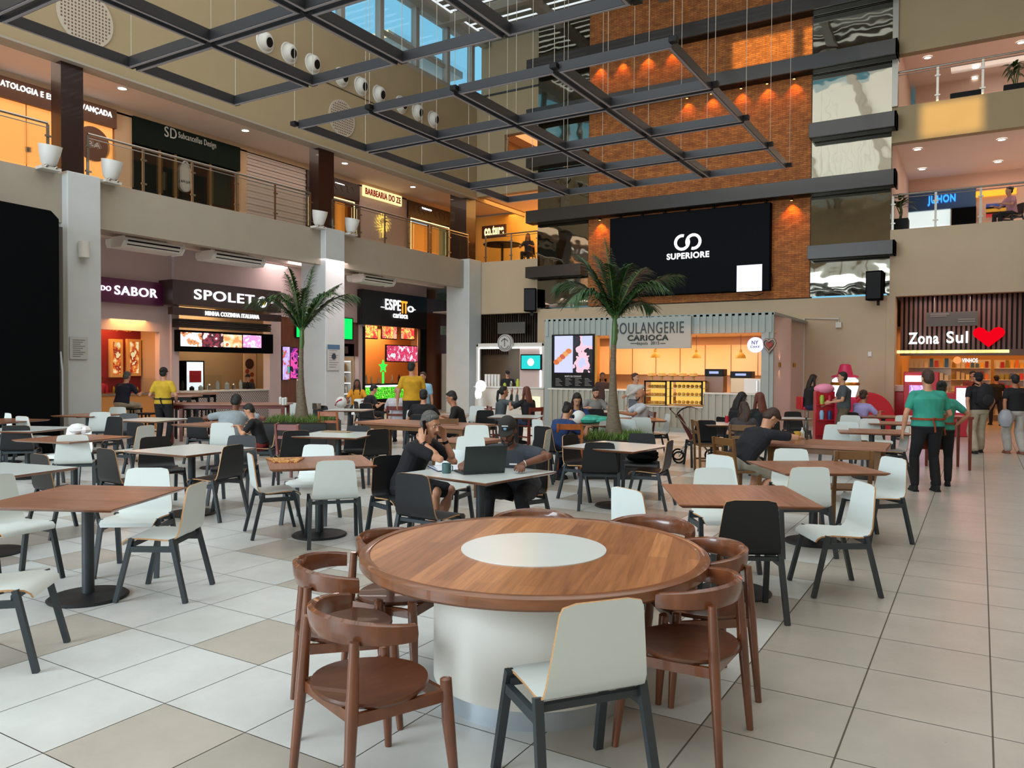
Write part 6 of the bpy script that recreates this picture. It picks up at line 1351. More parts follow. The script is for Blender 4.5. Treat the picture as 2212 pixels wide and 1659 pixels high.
for k, (x, z, c) in enumerate(((-.08, .97, '9ab83c'), (.08, .97, 'b01c2c'), (-.08, .64, '8ab0d0'), (.08, .64, '2a3a70'), (.06, .32, '9ac0e0'))):
    o = MB().lathe([(.04, 0), (.05, .14), (.03, .2)], 10).build('toy_cup', mat('tc%d' % k, c, .4)); o.location = t.location+V((x*cos(facing(8)), x*sin(facing(8)), z))+rotv(facing(8), -.15); tag(o, 'small coloured cup on the red display stand', 'cup', 'cups on the red display stand')
p = od(1745, 19.5); t = thing('bar_stool', 'red bar stool with chrome foot under the woman in black', 'stool', (p.x, p.y, 0), facing(90))
b = MB(); b.box(-.2, .2, -.18, .2, .72, .8); b.box(-.2, .2, -.22, -.17, .72, 1.05); b.build('red_seat', M['red'], t, bevel=.03); b = MB(); b.lathe([(.2, 0), (.2, .02), (.03, .05), (.025, .72)], 20); b.build('chrome_stem', M['steel'], t)
p = od(1970, 15.2); t = thing('high_table', 'dark high side table behind the waiters, one leg showing', 'table', (od(2050, 13.6).x, od(2050, 13.6).y, 0), facing(10))
b = MB(); b.box(-.3, .3, -.3, .3, .88, .92); b.build('tabletop', M['red_wood'], t)
for sx in (-.26, .26):
    for sy in (-.26, .26): MB().bar((sx, sy, .88), (sx, sy, 0), .05, w2=.035).build('leg', M['red_wood'], t, smooth=False)
# pushchair
p = od(1503, 14.3); t = thing('pushchair', 'pushchair with black hood, silver frame and red lining at the white table', 'pushchair', (p.x, p.y, 0), facing(100))
for i_, (x, y) in enumerate(((-.25, .3), (.25, .3), (-.25, -.3), (.25, -.3))):
    b = MB(); b.tube([(x+.09*0, y+.1*cos(a), .11+.1*sin(a)) for a in [2*pi*k/16 for k in range(17)]], .018, 6, cap=False); b.build('wheel', M['black'], t)
for s in (-.23, .23):
    b = MB(); b.tube([(s, .3, .12), (s, 0, .5), (s, -.45, .98)], .014, 8); b.tube([(s, -.3, .12), (s, 0, .5), (s, .25, .6)], .014, 8); b.build('frame_tube', M['steel'], t)
b = MB(); b.tube([(-.23, -.45, .98), (.23, -.45, .98)], .02, 8); b.build('handle', M['black'], t)
b = MB(); b.prism([(.25, .42), (.2, .36), (-.1, .42), (-.32, .85), (-.27, .88), (-.05, .5)], -.2, .2, axis='x'); b.build('seat', mat('pram_red', '5a2018', .7), t)
b = MB(); vs = []
for k in range(9):
    a = R(20+k*15); vs += [(x, -.1-.3*cos(a)*.9, .72+.3*sin(a)) for x in (-.21, .21)]
b.add(vs, [(2*k, 2*k+1, 2*k+3, 2*k+2) for k in range(8)]); b.build('hood', M['blackm'], t)
# ------------------------------------------------------------------ people
SK = {'light': mat('skin_light', 'c08a6c', .5, noise=.06, nscale=12), 'tan': mat('skin_tan', 'a87050', .5, noise=.06, nscale=12), 'brown': mat('skin_brown', '6e4430', .5, noise=.06, nscale=12), 'dark': mat('skin_dark', '4a2e22', .5, noise=.06, nscale=12)}
def cloth(c, n=.12): 
    k = 'cloth_'+c
    return bpy.data.materials.get(k) or mat(k, c, .85, noise=n, nscale=9, bump=.25)
HAIR = {'black': mat('hair_black', '100d0c', .55, noise=.4, nscale=90, stretch=(1, 1, .15), bump=1), 'grey': mat('hair_grey', '55534f', .6, noise=.6, nscale=90, stretch=(1, 1, .2), bump=1), 'brown': mat('hair_brown', '3a2418', .55, noise=.4, nscale=90, stretch=(1, 1, .15), bump=1), 'auburn': mat('hair_auburn', '5e2a18', .5, noise=.4, nscale=90, stretch=(1, 1, .15), bump=1), 'bald': None}
eyeM = mat('eye_dark', '0c0a09', .2); eyeW = mat('eye_white', 'c8c0b8', .3); lipM = mat('lips', '7a4038', .5)
def fuse(b, name, m, parent, vox, it=4):
    "one continuous surface grown over the joined volumes"
    me = bpy.data.meshes.new('raw'); me.from_pydata(b.v, [], b.f); me.update()
    o = bpy.data.objects.new('raw', me); C.objects.link(o)
    r = o.modifiers.new('r', 'REMESH'); r.mode = 'VOXEL'; r.voxel_size = vox
    s = o.modifiers.new('s', 'SMOOTH'); s.factor = .6; s.iterations = it
    bpy.context.view_layer.update()
    new = bpy.data.meshes.new_from_object(o.evaluated_get(bpy.context.evaluated_depsgraph_get()))
    bpy.data.objects.remove(o); bpy.data.meshes.remove(me)
    new.materials.clear(); new.materials.append(m); new.name = name
    new.polygons.foreach_set('use_smooth', [True]*len(new.polygons)); new.update()
    q = bpy.data.objects.new(name, new); C.objects.link(q); q.parent = parent
    return q
def limb(b, pts, rad, n=12):
    b.tube(pts, rad, n)
    for p, r in zip(pts, rad): b.ell(p, r if not hasattr(r, '__len__') else min(r), n)
def ik(a, c, l1, l2, pole):
    a, c = V(a), V(c); d = c-a; L = min(d.length, (l1+l2)*.999); dn = d.normalized(); x = (l1*l1-l2*l2+L*L)/(2*L); h = sqrt(max(l1*l1-x*x, 0))
    p = V(pole); p = (p-dn*p.dot(dn)).normalized(); return a+dn*x+p*h, a+dn*L
def hand(b, w, d, palm_n, s=1, curl=.5, side=1, spread=.0):
    "palm and five separate fingers: w wrist, d pointing direction, palm_n palm side normal"
    d = V(d).normalized(); n = V(palm_n); n = (n-d*n.dot(d)).normalized(); x = d.cross(n).normalized()*side
    b.tube([w-d*.01*s, w+d*.03*s, w+d*.085*s], [(.026*s, .018*s), (.036*s, .016*s), (.04*s, .013*s)], 12, up=n)
    for i, (o, L) in enumerate(((-.03, .062), (-.01, .075), (.011, .07), (.031, .054))):
        p = w+d*.08*s+x*o*s; P = [p-d*.02*s, p]; dd = d+x*spread*(i-1.5)
        for k in range(3):
            a = curl*(.55+.35*k)*(1+.12*i); dd = (dd*cos(a)+n*sin(a)).normalized(); P.append(P[-1]+dd*L*s*(.42, .32, .26)[k])
        b.tube(P, [.0105*s, .0105*s, .0095*s, .0085*s, .006*s], 8)
    p = w+d*.02*s-x*.026*s; q1 = p+(d*.6-x*.6+n*.35).normalized()*.04*s; q2 = q1+(d*.85-x*.15+n*.45).normalized()*.032*s; q3 = q2+(d*.8+x*.1+n*.5).normalized()*.024*s
    b.tube([p, q1, q2, q3], [.014*s, .012*s, .0105*s, .007*s], 8)
POSE = {
 'stand': dict(hip=.93, lean=0, knee=((.0, .02), (.0, .02)), foot=((-.1, 0), (.1, 0)), wr=((-.27, .04, .83), (.27, .04, .83))),
 'walk': dict(hip=.92, lean=3, foot=((-.09, .2), (.09, -.22)), wr=((-.28, -.12, .86), (.27, .16, .88))),
 'sit': dict(hip=.53, lean=6, foot=((-.12, .42), (.12, .44)), wr=((-.2, .42, .78), (.2, .42, .78)), seat=1),
 'stool': dict(hip=.83, lean=8, foot=((-.1, .38), (.1, .36)), fz=.28, wr=((-.2, .4, 1.08), (.2, .42, 1.08)), seat=1)}
def person(loc, phi, lab, pose='sit', skin='tan', top='202428', bottom='14161c', hair='black', style='short', sleeve='tee', leg='long', h=1.72, vox=.012, head=(0, 0), build=1.0, beard=False, apron=None, shoes='16161a', world=None, ch=None, zb=0, **kw):
    P = dict(POSE[pose]); P.update(kw); s = h/1.72
    t = thing('person', lab, 'person', (loc.x, loc.y, 0), world if world is not None else facing(phi))
    le = R(P['lean']); tw = P.get('side', 0)
    hip = V((0, 0, P['hip']*s)); sp = V((sin(R(tw)), sin(le), cos(le))).normalized()
    waist = hip+sp*.17*s; chest = hip+sp*.37*s; nb = hip+(sp+V((0, .06, 0))).normalized()*.5*s
    hp, hy = R(head[0]), R(head[1])                         # pitch down, turn
    nk = (sp*.6+V((0, .35*sin(hp)+.12, .5))).normalized(); skull = nb+nk*.115*s
    HM = Matrix.Rotation(hy, 3, 'Z') @ Matrix.Rotation(-hp, 3, 'X'); 
    if P.get('tilt'): HM = Matrix.Rotation(R(P['tilt']), 3, 'Y') @ HM
    hc = skull+V((0, 0, .04*s)); H = lambda x, y, z: hc+HM @ V((x*s, y*s, z*s))
    W = build; b = MB(); sh = []
    fem = P.get('fem', False); sw = .165 if fem else .185
    for i, sd in enumerate((-1, 1)): sh.append(nb+V((sd*sw*s, -.01, 0))-sp*.065*s)
    # torso
    prof = [(hip-sp*.06*s, (.15, .1)), (hip, (.165*W, .115*W)), (waist, (.14*W, .105*W)), (chest, (.165*W, .115*W)), (nb-sp*.06*s, (.15, .08)), (nb, (.06, .055)), (nb+nk*.09*s, (.053, .055))]
    bd = lambda k, e=0: [(r[0]*s*k+e, r[1]*s*k+e) for _, r in prof]
    b.tube([p for p, _ in prof], bd(1), 16, up=(0, -1, 0))
    for q in sh: b.ell(q, .058*s)
    b.tube([sh[0], nb-sp*.05*s, sh[1]], [.05*s, .06*s, .05*s], 12)
    el, wr = [], []
    if 'ww' in P:
        Mi = (Matrix.Translation(t.location) @ t.rotation_euler.to_matrix().to_4x4()).inverted(); P['wr'] = [Mi @ w_/s for w_ in P['ww']]
    for i, sd in enumerate((-1, 1)):
        tgt = V(P['wr'][i])*1.0; pole = V(P.get('pole', ((-.6, -.5, -.6), (.6, -.5, -.6)))[i])
        e, w = ik(sh[i], tgt if P.get('abs') else V((tgt.x*s, tgt.y*s, tgt.z*s)), .29*s, .25*s, pole); el.append(e); wr.append(w)
        mz = (e+w)/2; k_ = .9+.1*W
        limb(b, [sh[i], sh[i].lerp(e, .5), e, e.lerp(w, .3), w], [.05*s*k_, .045*s*k_, .036*s*k_, .038*s*k_, .024*s], 12)
    kn, an = [], []
    for i, sd in enumerate((-1, 1)):
        fx, fy = P['foot'][i]; a = V((fx*s, fy*s, (P.get('fz', 0)+.08)*s)); hj = hip+V((sd*.09*s, 0, -.03*s))
        k, a = ik(hj, a, .43*s, .42*s, (sd*.12, 1, .25 if P.get('seat') else 0)); kn.append(k); an.append(a)
        limb(b, [hj, hj.lerp(k, .5), k, k.lerp(a, .35), a], [.085*s*W**.5, .072*s, .053*s, .054*s, .035*s], 12)
        b.ell(a+V((0, .05*s, -.045*s)), (.04*s, .11*s, .035*s), 10)
    # head: skull, jaw, nose, brow, ears, lips
    rot = HM
    b.ell(H(0, -.01, .035), (.074*s, .093*s, .092*s), 18, rot=rot); b.ell(H(0, .018, -.035), (.058*s, .07*s, .075*s), 16, rot=rot); b.ell(H(0, .06, -.085), (.032*s, .028*s, .024*s), 10, rot=rot)
    b.tube([H(0, .082, .025), H(0, .1, -.005), H(0, .107, -.022)], [.009*s, .012*s, .016*s], 8); b.ell(H(0, .075, .04), (.045*s, .016*s, .012*s), 10, rot=rot)
    b.ell(H(.033, .05, -.02), (.024*s, .03*s, .025*s), 8, rot=rot); b.ell(H(-.033, .05, -.02), (.024*s, .03*s, .025*s), 8, rot=rot)
    for sd in (-1, 1): b.ell(H(sd*.076, -.005, 0), (.011*s, .02*s, .031*s), 8, rot=rot)
    b.tube([nb, H(0, -.015, -.04)], [.054*s, .052*s], 12)
    hd = P.get('hands', (((0, 1, 0), (0, 0, -1), .45), ((0, 1, 0), (0, 0, -1), .45)))
    for i, sd in enumerate((-1, 1)):
        dr, pn, cu = hd[i]
        if pose in ('stand', 'walk') and 'hands' not in P: dr, pn, cu = wr[i]-el[i], (-sd, 0, 0), .35
        hand(b, wr[i], dr, pn, s, cu, -sd, .06)
    body = fuse(b, 'body', SK[skin], t, vox, 3 if vox > .008 else 2)
    # face details
    if vox < .02:
        for sd in (-1, 1):
            e_ = MB(); e_.ell(H(sd*.03, .074, .012), (.0125*s, .01*s, .0075*s), 10, rot=rot); o = e_.build('eye', eyeW, t); e_ = MB(); e_.ell(H(sd*.03, .082, .012), (.006*s, .004*s, .006*s), 8, rot=rot); e_.build('pupil', eyeM, o)
            e_ = MB(); e_.tube([H(sd*.014, .09, .036), H(sd*.03, .091, .042), H(sd*.048, .08, .036)], [.004*s, .005*s, .003*s], 6); e_.build('eyebrow', HAIR.get(hair) or HAIR['brown'], t)
        e_ = MB(); e_.ell(H(0, .086, -.053), (.024*s, .009*s, .006*s), 10, rot=rot); e_.ell(H(0, .084, -.062), (.02*s, .009*s, .007*s), 10, rot=rot); e_.build('lips', lipM, t)
    if beard:
        e_ = MB(); e_.tube([H(-.062, .03, -.03), H(-.045, .06, -.085), H(0, .082, -.1), H(.045, .06, -.085), H(.062, .03, -.03)], [.009*s, .014*s, .02*s, .014*s, .009*s], 8); e_.tube([H(-.03, .085, -.062), H(0, .096, -.043), H(.03, .085, -.062)], [.005*s, .007*s, .005*s], 6); fuse(e_, 'beard', HAIR['black'] if beard is True else HAIR[beard], t, .006, 1)
    # hair
    hm = HAIR.get(hair)
    if hm and style != 'cap':
        e_ = MB(); e_.ell(H(0, -.022, .056), (.081*s, .092*s, .089*s), 18, rot=rot); e_.ell(H(0, -.045, .01), (.077*s, .066*s, .085*s), 14, rot=rot)
        if style in ('long', 'pony', 'bun'): e_.ell(H(0, .03, .1), (.05*s, .045*s, .03*s), 10, rot=rot)
        else: e_.ell(H(.01, .045, .105), (.05*s, .035*s, .022*s), 10, rot=rot)
        if style == 'long':
            e_.tube([H(0, -.06, .03), H(0, -.085, -.06)-V((0, .0, .02*s)), nb+V((0, -.1*s, -.02*s)), nb+V((0, -.12*s, -.22*s))-sp*.0], [(.075*s, .05*s), (.085*s, .05*s), (.09*s, .045*s), (.05*s, .03*s)], 12, up=(0, -1, 0))
            for sd in (-1, 1): e_.tube([H(sd*.07, .0, .05), H(sd*.08, .0, -.05), nb+V((sd*.09*s, .03*s, -.03*s)), nb+V((sd*.08*s, .07*s, -.16*s))], [.022*s, .026*s, .03*s, .014*s], 8)
        if style == 'pony': e_.tube([H(0, -.09, .05), H(0, -.14, .02), nb+V((0, -.14*s, .0)), nb+V((0, -.13*s, -.14*s))], [.025*s, .032*s, .03*s, .012*s], 10)
        if style == 'bun': e_.ell(H(0, -.1, .08), .045*s, 10)
        fuse(e_, 'hair', hm, t, .009, 2)
    if style == 'cap' or P.get('hat'):
        cm = cloth(P.get('hat', '23211f')); e_ = MB(); e_.ell(H(0, -.015, .06), (.086*s, .1*s, .085*s), 18, rot=rot); c_ = fuse(e_, 'cap', cm, t, .008, 1)
        e_ = MB(); vs = []
        for k in range(9):
            a = R(-62+15.5*k); vs += [H(.08*sin(a), .07*cos(a), .055), H(.078*sin(a), .08*cos(a)+.075*cos(a)**.7, .045-.012*abs(sin(a))), H(.08*sin(a), .07*cos(a), .046), H(.078*sin(a), .08*cos(a)+.075*cos(a)**.7, .037-.012*abs(sin(a)))]
        e_.add(vs, sum([[(4*k, 4*k+1, 4*k+5, 4*k+4), (4*k+2, 4*k+6, 4*k+7, 4*k+3), (4*k+1, 4*k+3, 4*k+7, 4*k+5)] for k in range(8)], [])); e_.build('cap_peak', cm, c_)
        if P.get('badge'): e_ = MB(); e_.ell(H(0, .083, .075), (.016*s, .006*s, .016*s), 10, rot=rot); e_.build('badge', mat('badge', '7fa8c8', .5), c_); e_ = MB(); e_.tube([H(-.028, .074, .1), H(0, .082, .106), H(.028, .074, .1)], .005, 6); e_.build('badge_lettering', M['paper'], c_)
        if style == 'cap' and hm: e_ = MB(); e_.ell(H(0, -.04, .0), (.078*s, .06*s, .06*s), 12, rot=rot); fuse(e_, 'hair', hm, t, .009, 1)
    # clothes
    e = .013*s; c = MB()
    zt = [p for p, _ in prof[:6]]; rr = bd(1.04, e)[:5]+[(.075*s, .066*s)]
    zt[-1] = nb-sp*.012*s
    if bottom: zt = [hip-sp*.03*s]+zt[1:]
    c.tube(zt, rr, 18, up=(0, -1, 0))
    for i in range(2):
        f = 1.0 if sleeve == 'long' else (.62 if sleeve == 'tee' else .2)
        q = sh[i].lerp(el[i], f if sleeve != 'long' else 1); kk = .9+.1*W
        limb(c, [sh[i]+V((0, 0, -.002)), sh[i].lerp(q, .5), q], [.064*s*kk, .062*s*kk, (.058 if sleeve == 'tee' else .048)*s*kk])
        if sleeve == 'long': limb(c, [el[i], el[i].lerp(wr[i], .85)], [.047*s*kk, .034*s])
    c.tube([sh[0], nb-sp*.055*s, sh[1]], [.061*s, .07*s, .061*s], 12)
    fuse(c, 'shirt', cloth(top), t, vox, 3)
    c = MB()
    c.tube([hip-sp*.1*s, hip-sp*.02*s, hip+sp*.09*s], [(.13*s, .1*s), (.178*s*W, .128*s*W), (.158*s*W, .118*s*W)], 18, up=(0, -1, 0))
    for i, sd in enumerate((-1, 1)):
        hj = hip+V((sd*.09*s, 0, -.03*s))
        wd = P.get('wide', 1)
        if leg == 'long': limb(c, [hj, hj.lerp(kn[i], .5), kn[i], kn[i].lerp(an[i], .45), an[i]+V((0, 0, .03*s))], [.1*s*W**.5, .088*s, .068*s*wd, .066*s*wd, .056*s*wd])
        else: limb(c, [hj, hj.lerp(kn[i], .5), hj.lerp(kn[i], .86)], [.102*s*W**.5, .094*s, .08*s])
    fuse(c, 'trousers' if leg == 'long' else 'shorts', cloth(bottom), t, vox, 3)
    for i in range(2):
        c = MB(); a = an[i]; c.ell(a+V((0, .055*s, -.04*s)), (.047*s, .13*s, .042*s), 12); c.ell(a+V((0, -.01*s, -.02*s)), (.043*s, .055*s, .055*s), 10)
        c.box(a.x-.045*s, a.x+.045*s, a.y-.06*s, a.y+.17*s, max(a.z-.08*s, 0), a.z-.06*s); fuse(c, 'shoe', cloth(shoes), t, .011, 2)
    if apron:
        c = MB(); z = hip
        c.tube([hip+sp*.085*s, hip+sp*.115*s], [(.185*s*W, .14*s*W)]*2, 18, up=(0, -1, 0)); c.build('apron_strap', cloth(apron), t)
        c = MB(); y = -.135*s*W; c.tube([hip+V((-.03, y, .1)), hip+V((.02, y-.02, .12)), hip+V((.05, y-.015, .1)), hip+V((.0, y-.01, .1)), hip+V((.03, y-.01, .0)), hip+V((.04, y, -.08))], .012, 6); c.build('apron_bow', cloth(apron), t)
        c = MB(); c.box(-.16*s, .16*s, .135*s*W, .15*s*W, hip.z-.35*s, hip.z+.1*s); c.build('apron_front', cloth(apron), t, bevel=.01)
    if ch:
        k_, cl = ch; place(k_, t.location-rotv(t.rotation_euler.z, .0)+V((0, 0, zb)), t.rotation_euler.z, cl)
    t.location.z = zb
    return t, dict(H=H, wr=wr, el=el, sh=sh, hip=hip, nb=nb, sp=sp, s=s, an=an)
def tp(u, v, D): return CP+ray(u, v)*D
def local(t, w): return t.matrix_basis.inverted() @ V(w)
# -- the two men at the white table
cw = oz(838, 984, .83)
t1, j1 = person(V((-4.93, 6.1, 0)), 0, 'person in black polo shirt and shorts, phone at the ear, elbows on the white table', 'sit', 'light', '101118', '15161c', 'grey', 'short', 'tee', 'short', 1.76, .0075, (18, -12),
    world=facing(112), lean=25, hip=.53, foot=((-.16, .28), (.16, .38)), wr=((-.15, .36, .97), (.14, .27, .965)), pole=((-.35, .25, -1), (.35, .25, -1)), hands=(((.15, -.05, 1), (.7, -.2, 0), .35), ((-.2, -.1, 1), (-.9, -.2, .1), .3)))
def extra(t, nm, b, m): return b.build(nm, m, t)
H = j1['H']
ph = thing('mobile_phone', 'dark mobile phone pressed to the ear of the grey haired man', 'phone', t1.location, t1.rotation_euler.z)
b = MB(); b.bar(H(.098, -.01, .05), H(.095, .05, -.075), .07, .009, side=(0, .8, .5)); b.build('phone_body', M['black'], ph, bevel=.003)
for i, sd in ((0, -1), (1, 1)):
    b = MB(); w = j1['wr'][i]; d = (w-j1['el'][i]).normalized(); b.tube([w-d*.045, w-d*.02], .031, 14); extra(t1, 'watch_strap', b, M['black'])
    b = MB(); b.ell(w-d*.032+V((sd*.028, 0, .0)), (.012, .018, .018), 10); extra(t1, 'watch_face', b, mat('watch', '2a2c30', .2) if i == 0 else bpy.data.materials['watch'])
t2, j2 = person(V((-3.93, 6.68, 0)), 0, 'person in grey polo shirt and dark cap leaning over the laptop, bracelet on one wrist', 'sit', 'brown', '33383f', '14161f', 'black', 'cap', 'tee', 'long', 1.78, .0075, (28, 8),
    world=facing(200), lean=32, hip=.52, build=1.22, beard=True, hat='26231f', badge=1, foot=((-.2, .3), (.2, .4)), ww=(tp(1128, 1003, 7.15), tp(1004, 1000, 7.1)), pole=((-1, .2, .1), (1, .1, .1)), hands=(((-.2, 1, -.1), (0, 0, -1), .7), ((-.1, 1, 0), (-.3, 0, -1), 1.0)))
b = MB(); w = j2['wr'][0]; d = (w-j2['el'][0]).normalized(); b.tube([w-d*.03, w-d*.024], .03, 14); extra(t2, 'bracelet', b, M['paper'])
b = MB(); b.bar(j2['nb']+V((-.12, .13, -.16)), j2['nb']+V((-.05, .145, -.16)), .004, .014); extra(t2, 'chest_logo', b, M['paper'])
# -- others: (u, depth)
def P_(u, D, phi, lab, *a, **k): return person(od(u, D), phi, lab, *a, **k)
P_(492, 12.5, 0, 'person in light grey t-shirt seated with their back to us, both elbows out', 'sit', 'brown', '8d979c', '22252c', 'black', 'short', ch=('w', 'white chair under the man in the grey shirt'), h=1.8, build=1.2, head=(30, 0), lean=34, wr=((-.36, .5, .79), (.36, .48, .79)), pole=((-1, -.2, -.1), (1, -.2, -.1)))
P_(566, 12.2, 262, 'child in black shirt with red shorts seated sideways right of the grey shirted man', 'sit', 'light', '121216', '6a1414', 'black', 'short', leg='short', h=1.45, head=(30, 0), lean=18, hip=.6, foot=((-.1, .3), (.1, .3)), wr=((-.15, .4, .95), (.15, .42, .93)), ch=('k', 'black chair under the child in black'))
P_(262, 18.6, 15, 'person with grey hair in navy shirt on a stool at the amber shop', 'stool', 'light', '14162c', 'a89a84', 'grey', 'short', build=1.1, lean=14, head=(20, 0), vox=.014)
P_(352, 16.8, 0, 'person in yellow shirt and visor standing with their back to us, black apron tied behind', 'stand', 'light', 'c8a42c', '17161a', 'black', 'bun', fem=True, build=1.05, apron='15151a', h=1.7, vox=.013, wr=((-.2, .2, .98), (.2, .2, .98)), hat='17161a')
P_(772, 22.5, 175, 'person in orange yellow t-shirt seated far back by the lit fridge', 'sit', 'brown', 'd08a18', '1a1a20', 'black', 'long', fem=True, hip=.6, vox=.016, ch=('w', 'white chair under the person in orange yellow')); P_(788, 20.5, 60, 'person in dark shirt seated before the one in orange yellow', 'sit', 'light', '17141a', '1c1c22', 'black', 'short', lean=20, head=(25, 0), vox=.016, ch=('k', 'black chair under the dark figure at the fridges'))
P_(858, 17.6, 0, 'bald person in white t-shirt seated with their back to us near the green fridges', 'sit', 'light', 'c8c6cc', '3a4048', 'bald', 'short', build=1.1, lean=4, vox=.014, ch=('r', 'red wooden chair under the bald person in white at the fridges'))
P_(890, 17.2, 345, 'person in yellow t-shirt standing among the tables near the green fridges', 'stand', 'light', 'c8961c', '1c1c22', 'black', 'short', h=1.85, build=1.1, head=(10, -30), wr=((-.3, .0, .85), (.3, .1, .85)), vox=.013)
P_(915, 18.6, 200, 'person in pale blue shirt behind the standing one in yellow', 'stand', 'light', '8ab4cc', '6a8a8a', 'brown', 'short', h=1.62, vox=.016)
P_(912, 14.9, 5, 'person in black t-shirt seated with their back to us at the centre table', 'sit', 'light', '0f0f12', '1c1c24', 'black', 'short', build=1.15, lean=12, vox=.013, ch=('k', 'black chair under the black shirted person with their back to us'))
P_(1000, 14.5, 268, 'person in black t-shirt seated in profile, looking left', 'sit', 'tan', '121010', '1c1c24', 'black', 'short', lean=16, head=(22, 0), vox=.013, wr=((-.2, .42, .8), (.2, .4, .8)), ch=('k', 'black chair under the black shirted person in profile'))
P_(1080, 17.6, 75, 'person in grey jacket lifting both hands, dark hair tied back', 'sit', 'tan', '4c5356', '2a2c34', 'black', 'pony', 'long', fem=True, hands=(((0, .2, 1), (0, -1, 0), .3), ((0, .2, 1), (0, -1, 0), .3)), wr=((-.18, .33, 1.14), (.16, .36, 1.14)), pole=((-.4, 0, -1), (.4, 0, -1)), vox=.013, ch=('r', 'red wooden chair under the person in the grey jacket'))
P_(1143, 17.3, 320, 'person with long wavy auburn hair and black top, back to us', 'sit', 'light', '111114', '22304c', 'auburn', 'long', fem=True, vox=.013, wr=((-.25, .36, .95), (.2, .4, .8)), ch=('r', 'red wooden chair under the long haired person by the coffee kiosk'))
P_(1196, 12.0, 45, 'person in navy t-shirt with dark tied hair, bent over the table, back to us', 'sit', 'light', '1b3766', '121a30', 'black', 'bun', fem=True, lean=32, head=(35, 0), h=1.66, wr=((-.1, .6, .82), (.2, .6, .82)), foot=((-.1, .2), (.14, .0)), vox=.011, ch=('k', 'black chair under the person in navy bent over the table'))
P_(1242, 14.2, 175, 'person in navy t-shirt with long dark hair looking down, facing us', 'sit', 'light', '1b3766', '121a30', 'black', 'long', fem=True, lean=18, head=(30, 0), wr=((-.1, .42, .82), (.15, .44, .82)), vox=.011, ch=('b', 'brown wooden chair under the person in navy facing us'))
P_(1280, 18.2, 160, 'bearded person in pale grey polo shirt, seated facing us by the bakery', 'sit', 'light', '7d7c7a', '2a2c34', 'black', 'short', beard=True, head=(25, 0), lean=12, build=1.1, vox=.012, wr=((-.2, .4, .84), (.3, .4, .84)), ch=('b', 'brown wooden chair under the bearded person in grey'))
P_(1384, 15.6, 262, 'bald bearded person in white t-shirt seated in profile by the bakery', 'sit', 'tan', 'b9bcc2', '3a3c44', 'bald', 'short', beard=True, build=1.1, lean=-4, vox=.012, wr=((-.2, .46, .84), (.2, .46, .84)), ch=('r', 'red wooden chair under the bald bearded person'))
P_(1374, 18.9, 200, 'person in white blouse and grey apron standing at the bakery counter', 'stand', 'light', 'b8b4ae', '5c6268', 'brown', 'bun', 'long', fem=True, h=1.62, head=(0, 60), apron='5c6268', wr=((.3, .5, 1.05), (.22, .1, .85)), vox=.014)
tt, _ = P_(1302, 22.4, 190, 'person in dark top working inside the bakery', 'stand', 'brown', '3a2420', '1c1c20', 'black', 'bun', fem=True, h=1.62, vox=.016)
P_(1097, 26.8, 190, 'person in black cap and top working inside the coffee kiosk', 'stand', 'light', '14141a', '1c1c20', 'black', 'cap', h=1.66, vox=.016, head=(20, 30))
P_(1584, 14.5, 70, 'person with long straight black hair and dark coat seated behind the pushchair', 'sit', 'light', '101014', '1a1a22', 'black', 'long', 'long', fem=True, lean=14, head=(28, 0), vox=.012, ch=('k', 'black chair under the person with long black hair by the pushchair'))
P_(1648, 13.6, 340, 'person with long auburn hair and dark top, back to us', 'sit', 'light', '14181c', '1a1a22', 'auburn', 'long', fem=True, vox=.012, ch=('k', 'black chair under the red haired person'))
P_(1607, 12.2, 20, 'child with long light brown hair and white hairband, back to us', 'sit', 'light', '3a3436', '1a1a22', 'brown', 'long', fem=True, h=1.5, hip=.6, vox=.012, head=(15, 30), ch=('b', 'brown wooden chair under the child with the hairband'))
tm, jm = P_(1598, 9.75, 66, 'person in black t-shirt and beige shorts leaning far over the long wooden table', 'sit', 'light', '12131c', '8f8a7c', 'brown', 'short', leg='short', h=1.8, build=1.1, lean=38, head=(60, -10), side=10, hip=.54, wr=((-.05, .74, .81), (.2, .7, .81)), foot=((-.12, .3), (.14, .1)), pole=((-1, .3, .1), (1, -.1, 0)), vox=.0095, ch=('b', 'brown wooden chair under the person leaning over the long table'))
P_(1745, 19.4, 85, 'person with long black hair and black top seated on the red stool', 'stool', 'light', '101014', '1c2440', 'black', 'long', fem=True, lean=10, head=(15, 0), vox=.013)
P_(1824, 16.6, 285, 'person in grey blue polo shirt and khaki trousers standing by the red stand', 'stand', 'light', '454c50', '5e5640', 'black', 'short', h=1.68, build=1.15, wr=((-.2, .3, 1.05), (.2, .34, 1.0)), vox=.012)
P_(1856, 16.5, 60, 'person in lilac top with hair tied back, chin resting on a hand', 'sit', 'tan', '9a90c0', '4a4c54', 'brown', 'bun', fem=True, lean=14, wr=((-.1, .3, 1.06), (.2, .42, .84)), vox=.012, hands=(((0, 0, 1), (0, -1, 0), .8), ((0, 1, 0), (0, 0, -1), .4)), ch=('k', 'black chair under the person in lilac'))
P_(2006, 10.95, 8, 'waiter in teal t-shirt and black trousers standing with an orange apron tie at the back', 'stand', 'light', '2f8f7c', '0e0f14', 'brown', 'short', h=1.72, build=1.25, apron='8a3a1c', head=(5, 10), foot=((-.16, 0), (.14, .02)), wr=((-.32, .02, .86), (.22, .25, 1.0)), vox=.0095)
P_(2036, 11.5, 25, 'second waiter in teal behind the first, hand on hip', 'stand', 'tan', '3a9080', '101116', 'black', 'bun', fem=True, h=1.56, build=1.1, apron='8a3a1c', head=(0, -20), wr=((-.2, .1, .95), (.2, -.02, 1.0)), pole=((-1, 0, 0), (1, 0, 0)), vox=.011)
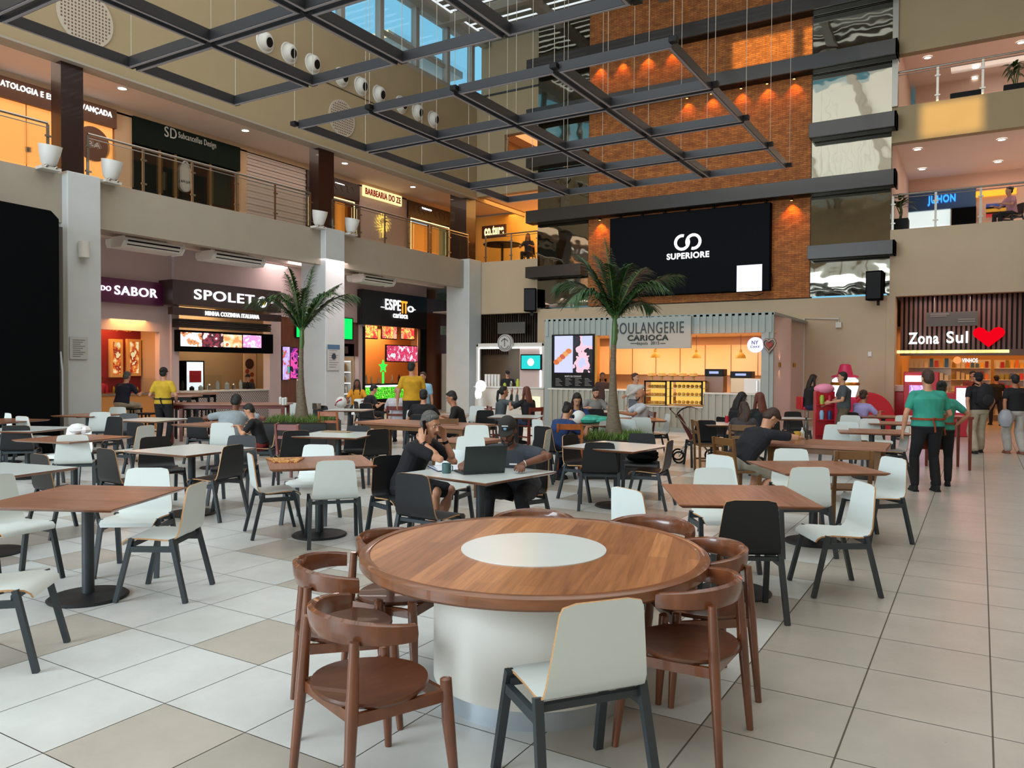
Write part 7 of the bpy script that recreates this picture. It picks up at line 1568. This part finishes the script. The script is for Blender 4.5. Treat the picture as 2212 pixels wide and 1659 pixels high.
tb_, jb = P_(2117, 16.1, 3, 'person in black t-shirt and beige trousers walking away with a black backpack', 'walk', 'light', '121216', 'a89c86', 'black', 'short', h=1.7, build=1.08, wide=1.35, shoes='1c1c20', hat='15151a', vox=.0115, foot=((-.13, -.1), (.13, .18)))
bp_ = thing('backpack', 'black backpack on the back of the walking person', 'backpack', tb_.location, tb_.rotation_euler.z); b = MB(); b.ell((0, -.22, 1.2), (.17, .11, .26), 16); fuse(b, 'bag_body', cloth('17161a'), bp_, .012, 2)
b = MB(); b.ell((0, -.32, 1.12), (.12, .05, .12), 12); b.build('front_pocket', cloth('1c1b20'), bp_)
for sd in (-1, 1): b = MB(); b.tube([(sd*.09, -.13, 1.42), (sd*.1, .02, 1.46), (sd*.11, .13, 1.35), (sd*.14, .08, 1.1), (sd*.12, -.14, 1.02)], .014, 6); b.build('strap', M['black'], bp_)
P_(2196, 16.0, 5, 'person in black t-shirt and white trousers walking away at the right edge, holding a bag', 'walk', 'tan', '101014', 'b4b0aa', 'black', 'short', fem=True, h=1.66, build=1.1, wide=1.4, shoes='8a5a48', vox=.0115, foot=((-.1, .1), (.12, -.06)))
t = thing('carrier_bag', 'translucent white carrier bag held by the person at the right edge', 'bag', od(2174, 15.9)+V((0, 0, .62))); b = MB(); b.ell((0, 0, .12), (.14, .1, .2), 10); b.build('bag', mat('bagw', '9a9ca4', .4), t)
P_(2154, 24.5, 10, 'small far person in dark clothes walking toward the supermarket', 'walk', 'light', '17181e', '1c2436', 'black', 'short', h=1.6, vox=.016); P_(2101, 22.0, 190, 'far person in red brown top facing us in front of the supermarket', 'stand', 'light', '8a3420', '3a2a28', 'black', 'short', h=1.72, vox=.016)
P_(536, 24.6, 185, 'person in dark top and cap working inside the pasta shop', 'stand', 'light', '1c1a1c', '1c1a1c', 'black', 'cap', h=1.5, vox=.018, hat='141416')
P_(213, 21.2, 120, 'person in pink top working inside the amber shop', 'stand', 'brown', 'a03048', '1c1a1c', 'black', 'cap', h=1.5, vox=.018, hat='7a1c30')
p = oy(1142, 520, 26.8); q, _ = person(V((p.x, 26.8, 0)), 200, 'person seated upstairs behind the short balustrade', 'sit', 'tan', '2a2a30', '1c1c22', 'black', 'long', fem=True, vox=.018, zb=5.76, ch=('k', 'dark chair upstairs behind the short balustrade'))
p = oy(2186, 470, 26.9); q, _ = person(V((p.x, 26.9, 0)), 270, 'person in pink top seated upstairs at the right edge', 'sit', 'light', 'c08a98', '1c1c22', 'black', 'bun', fem=True, vox=.018, zb=5.76, ch=('k', 'dark chair upstairs at the right edge'))
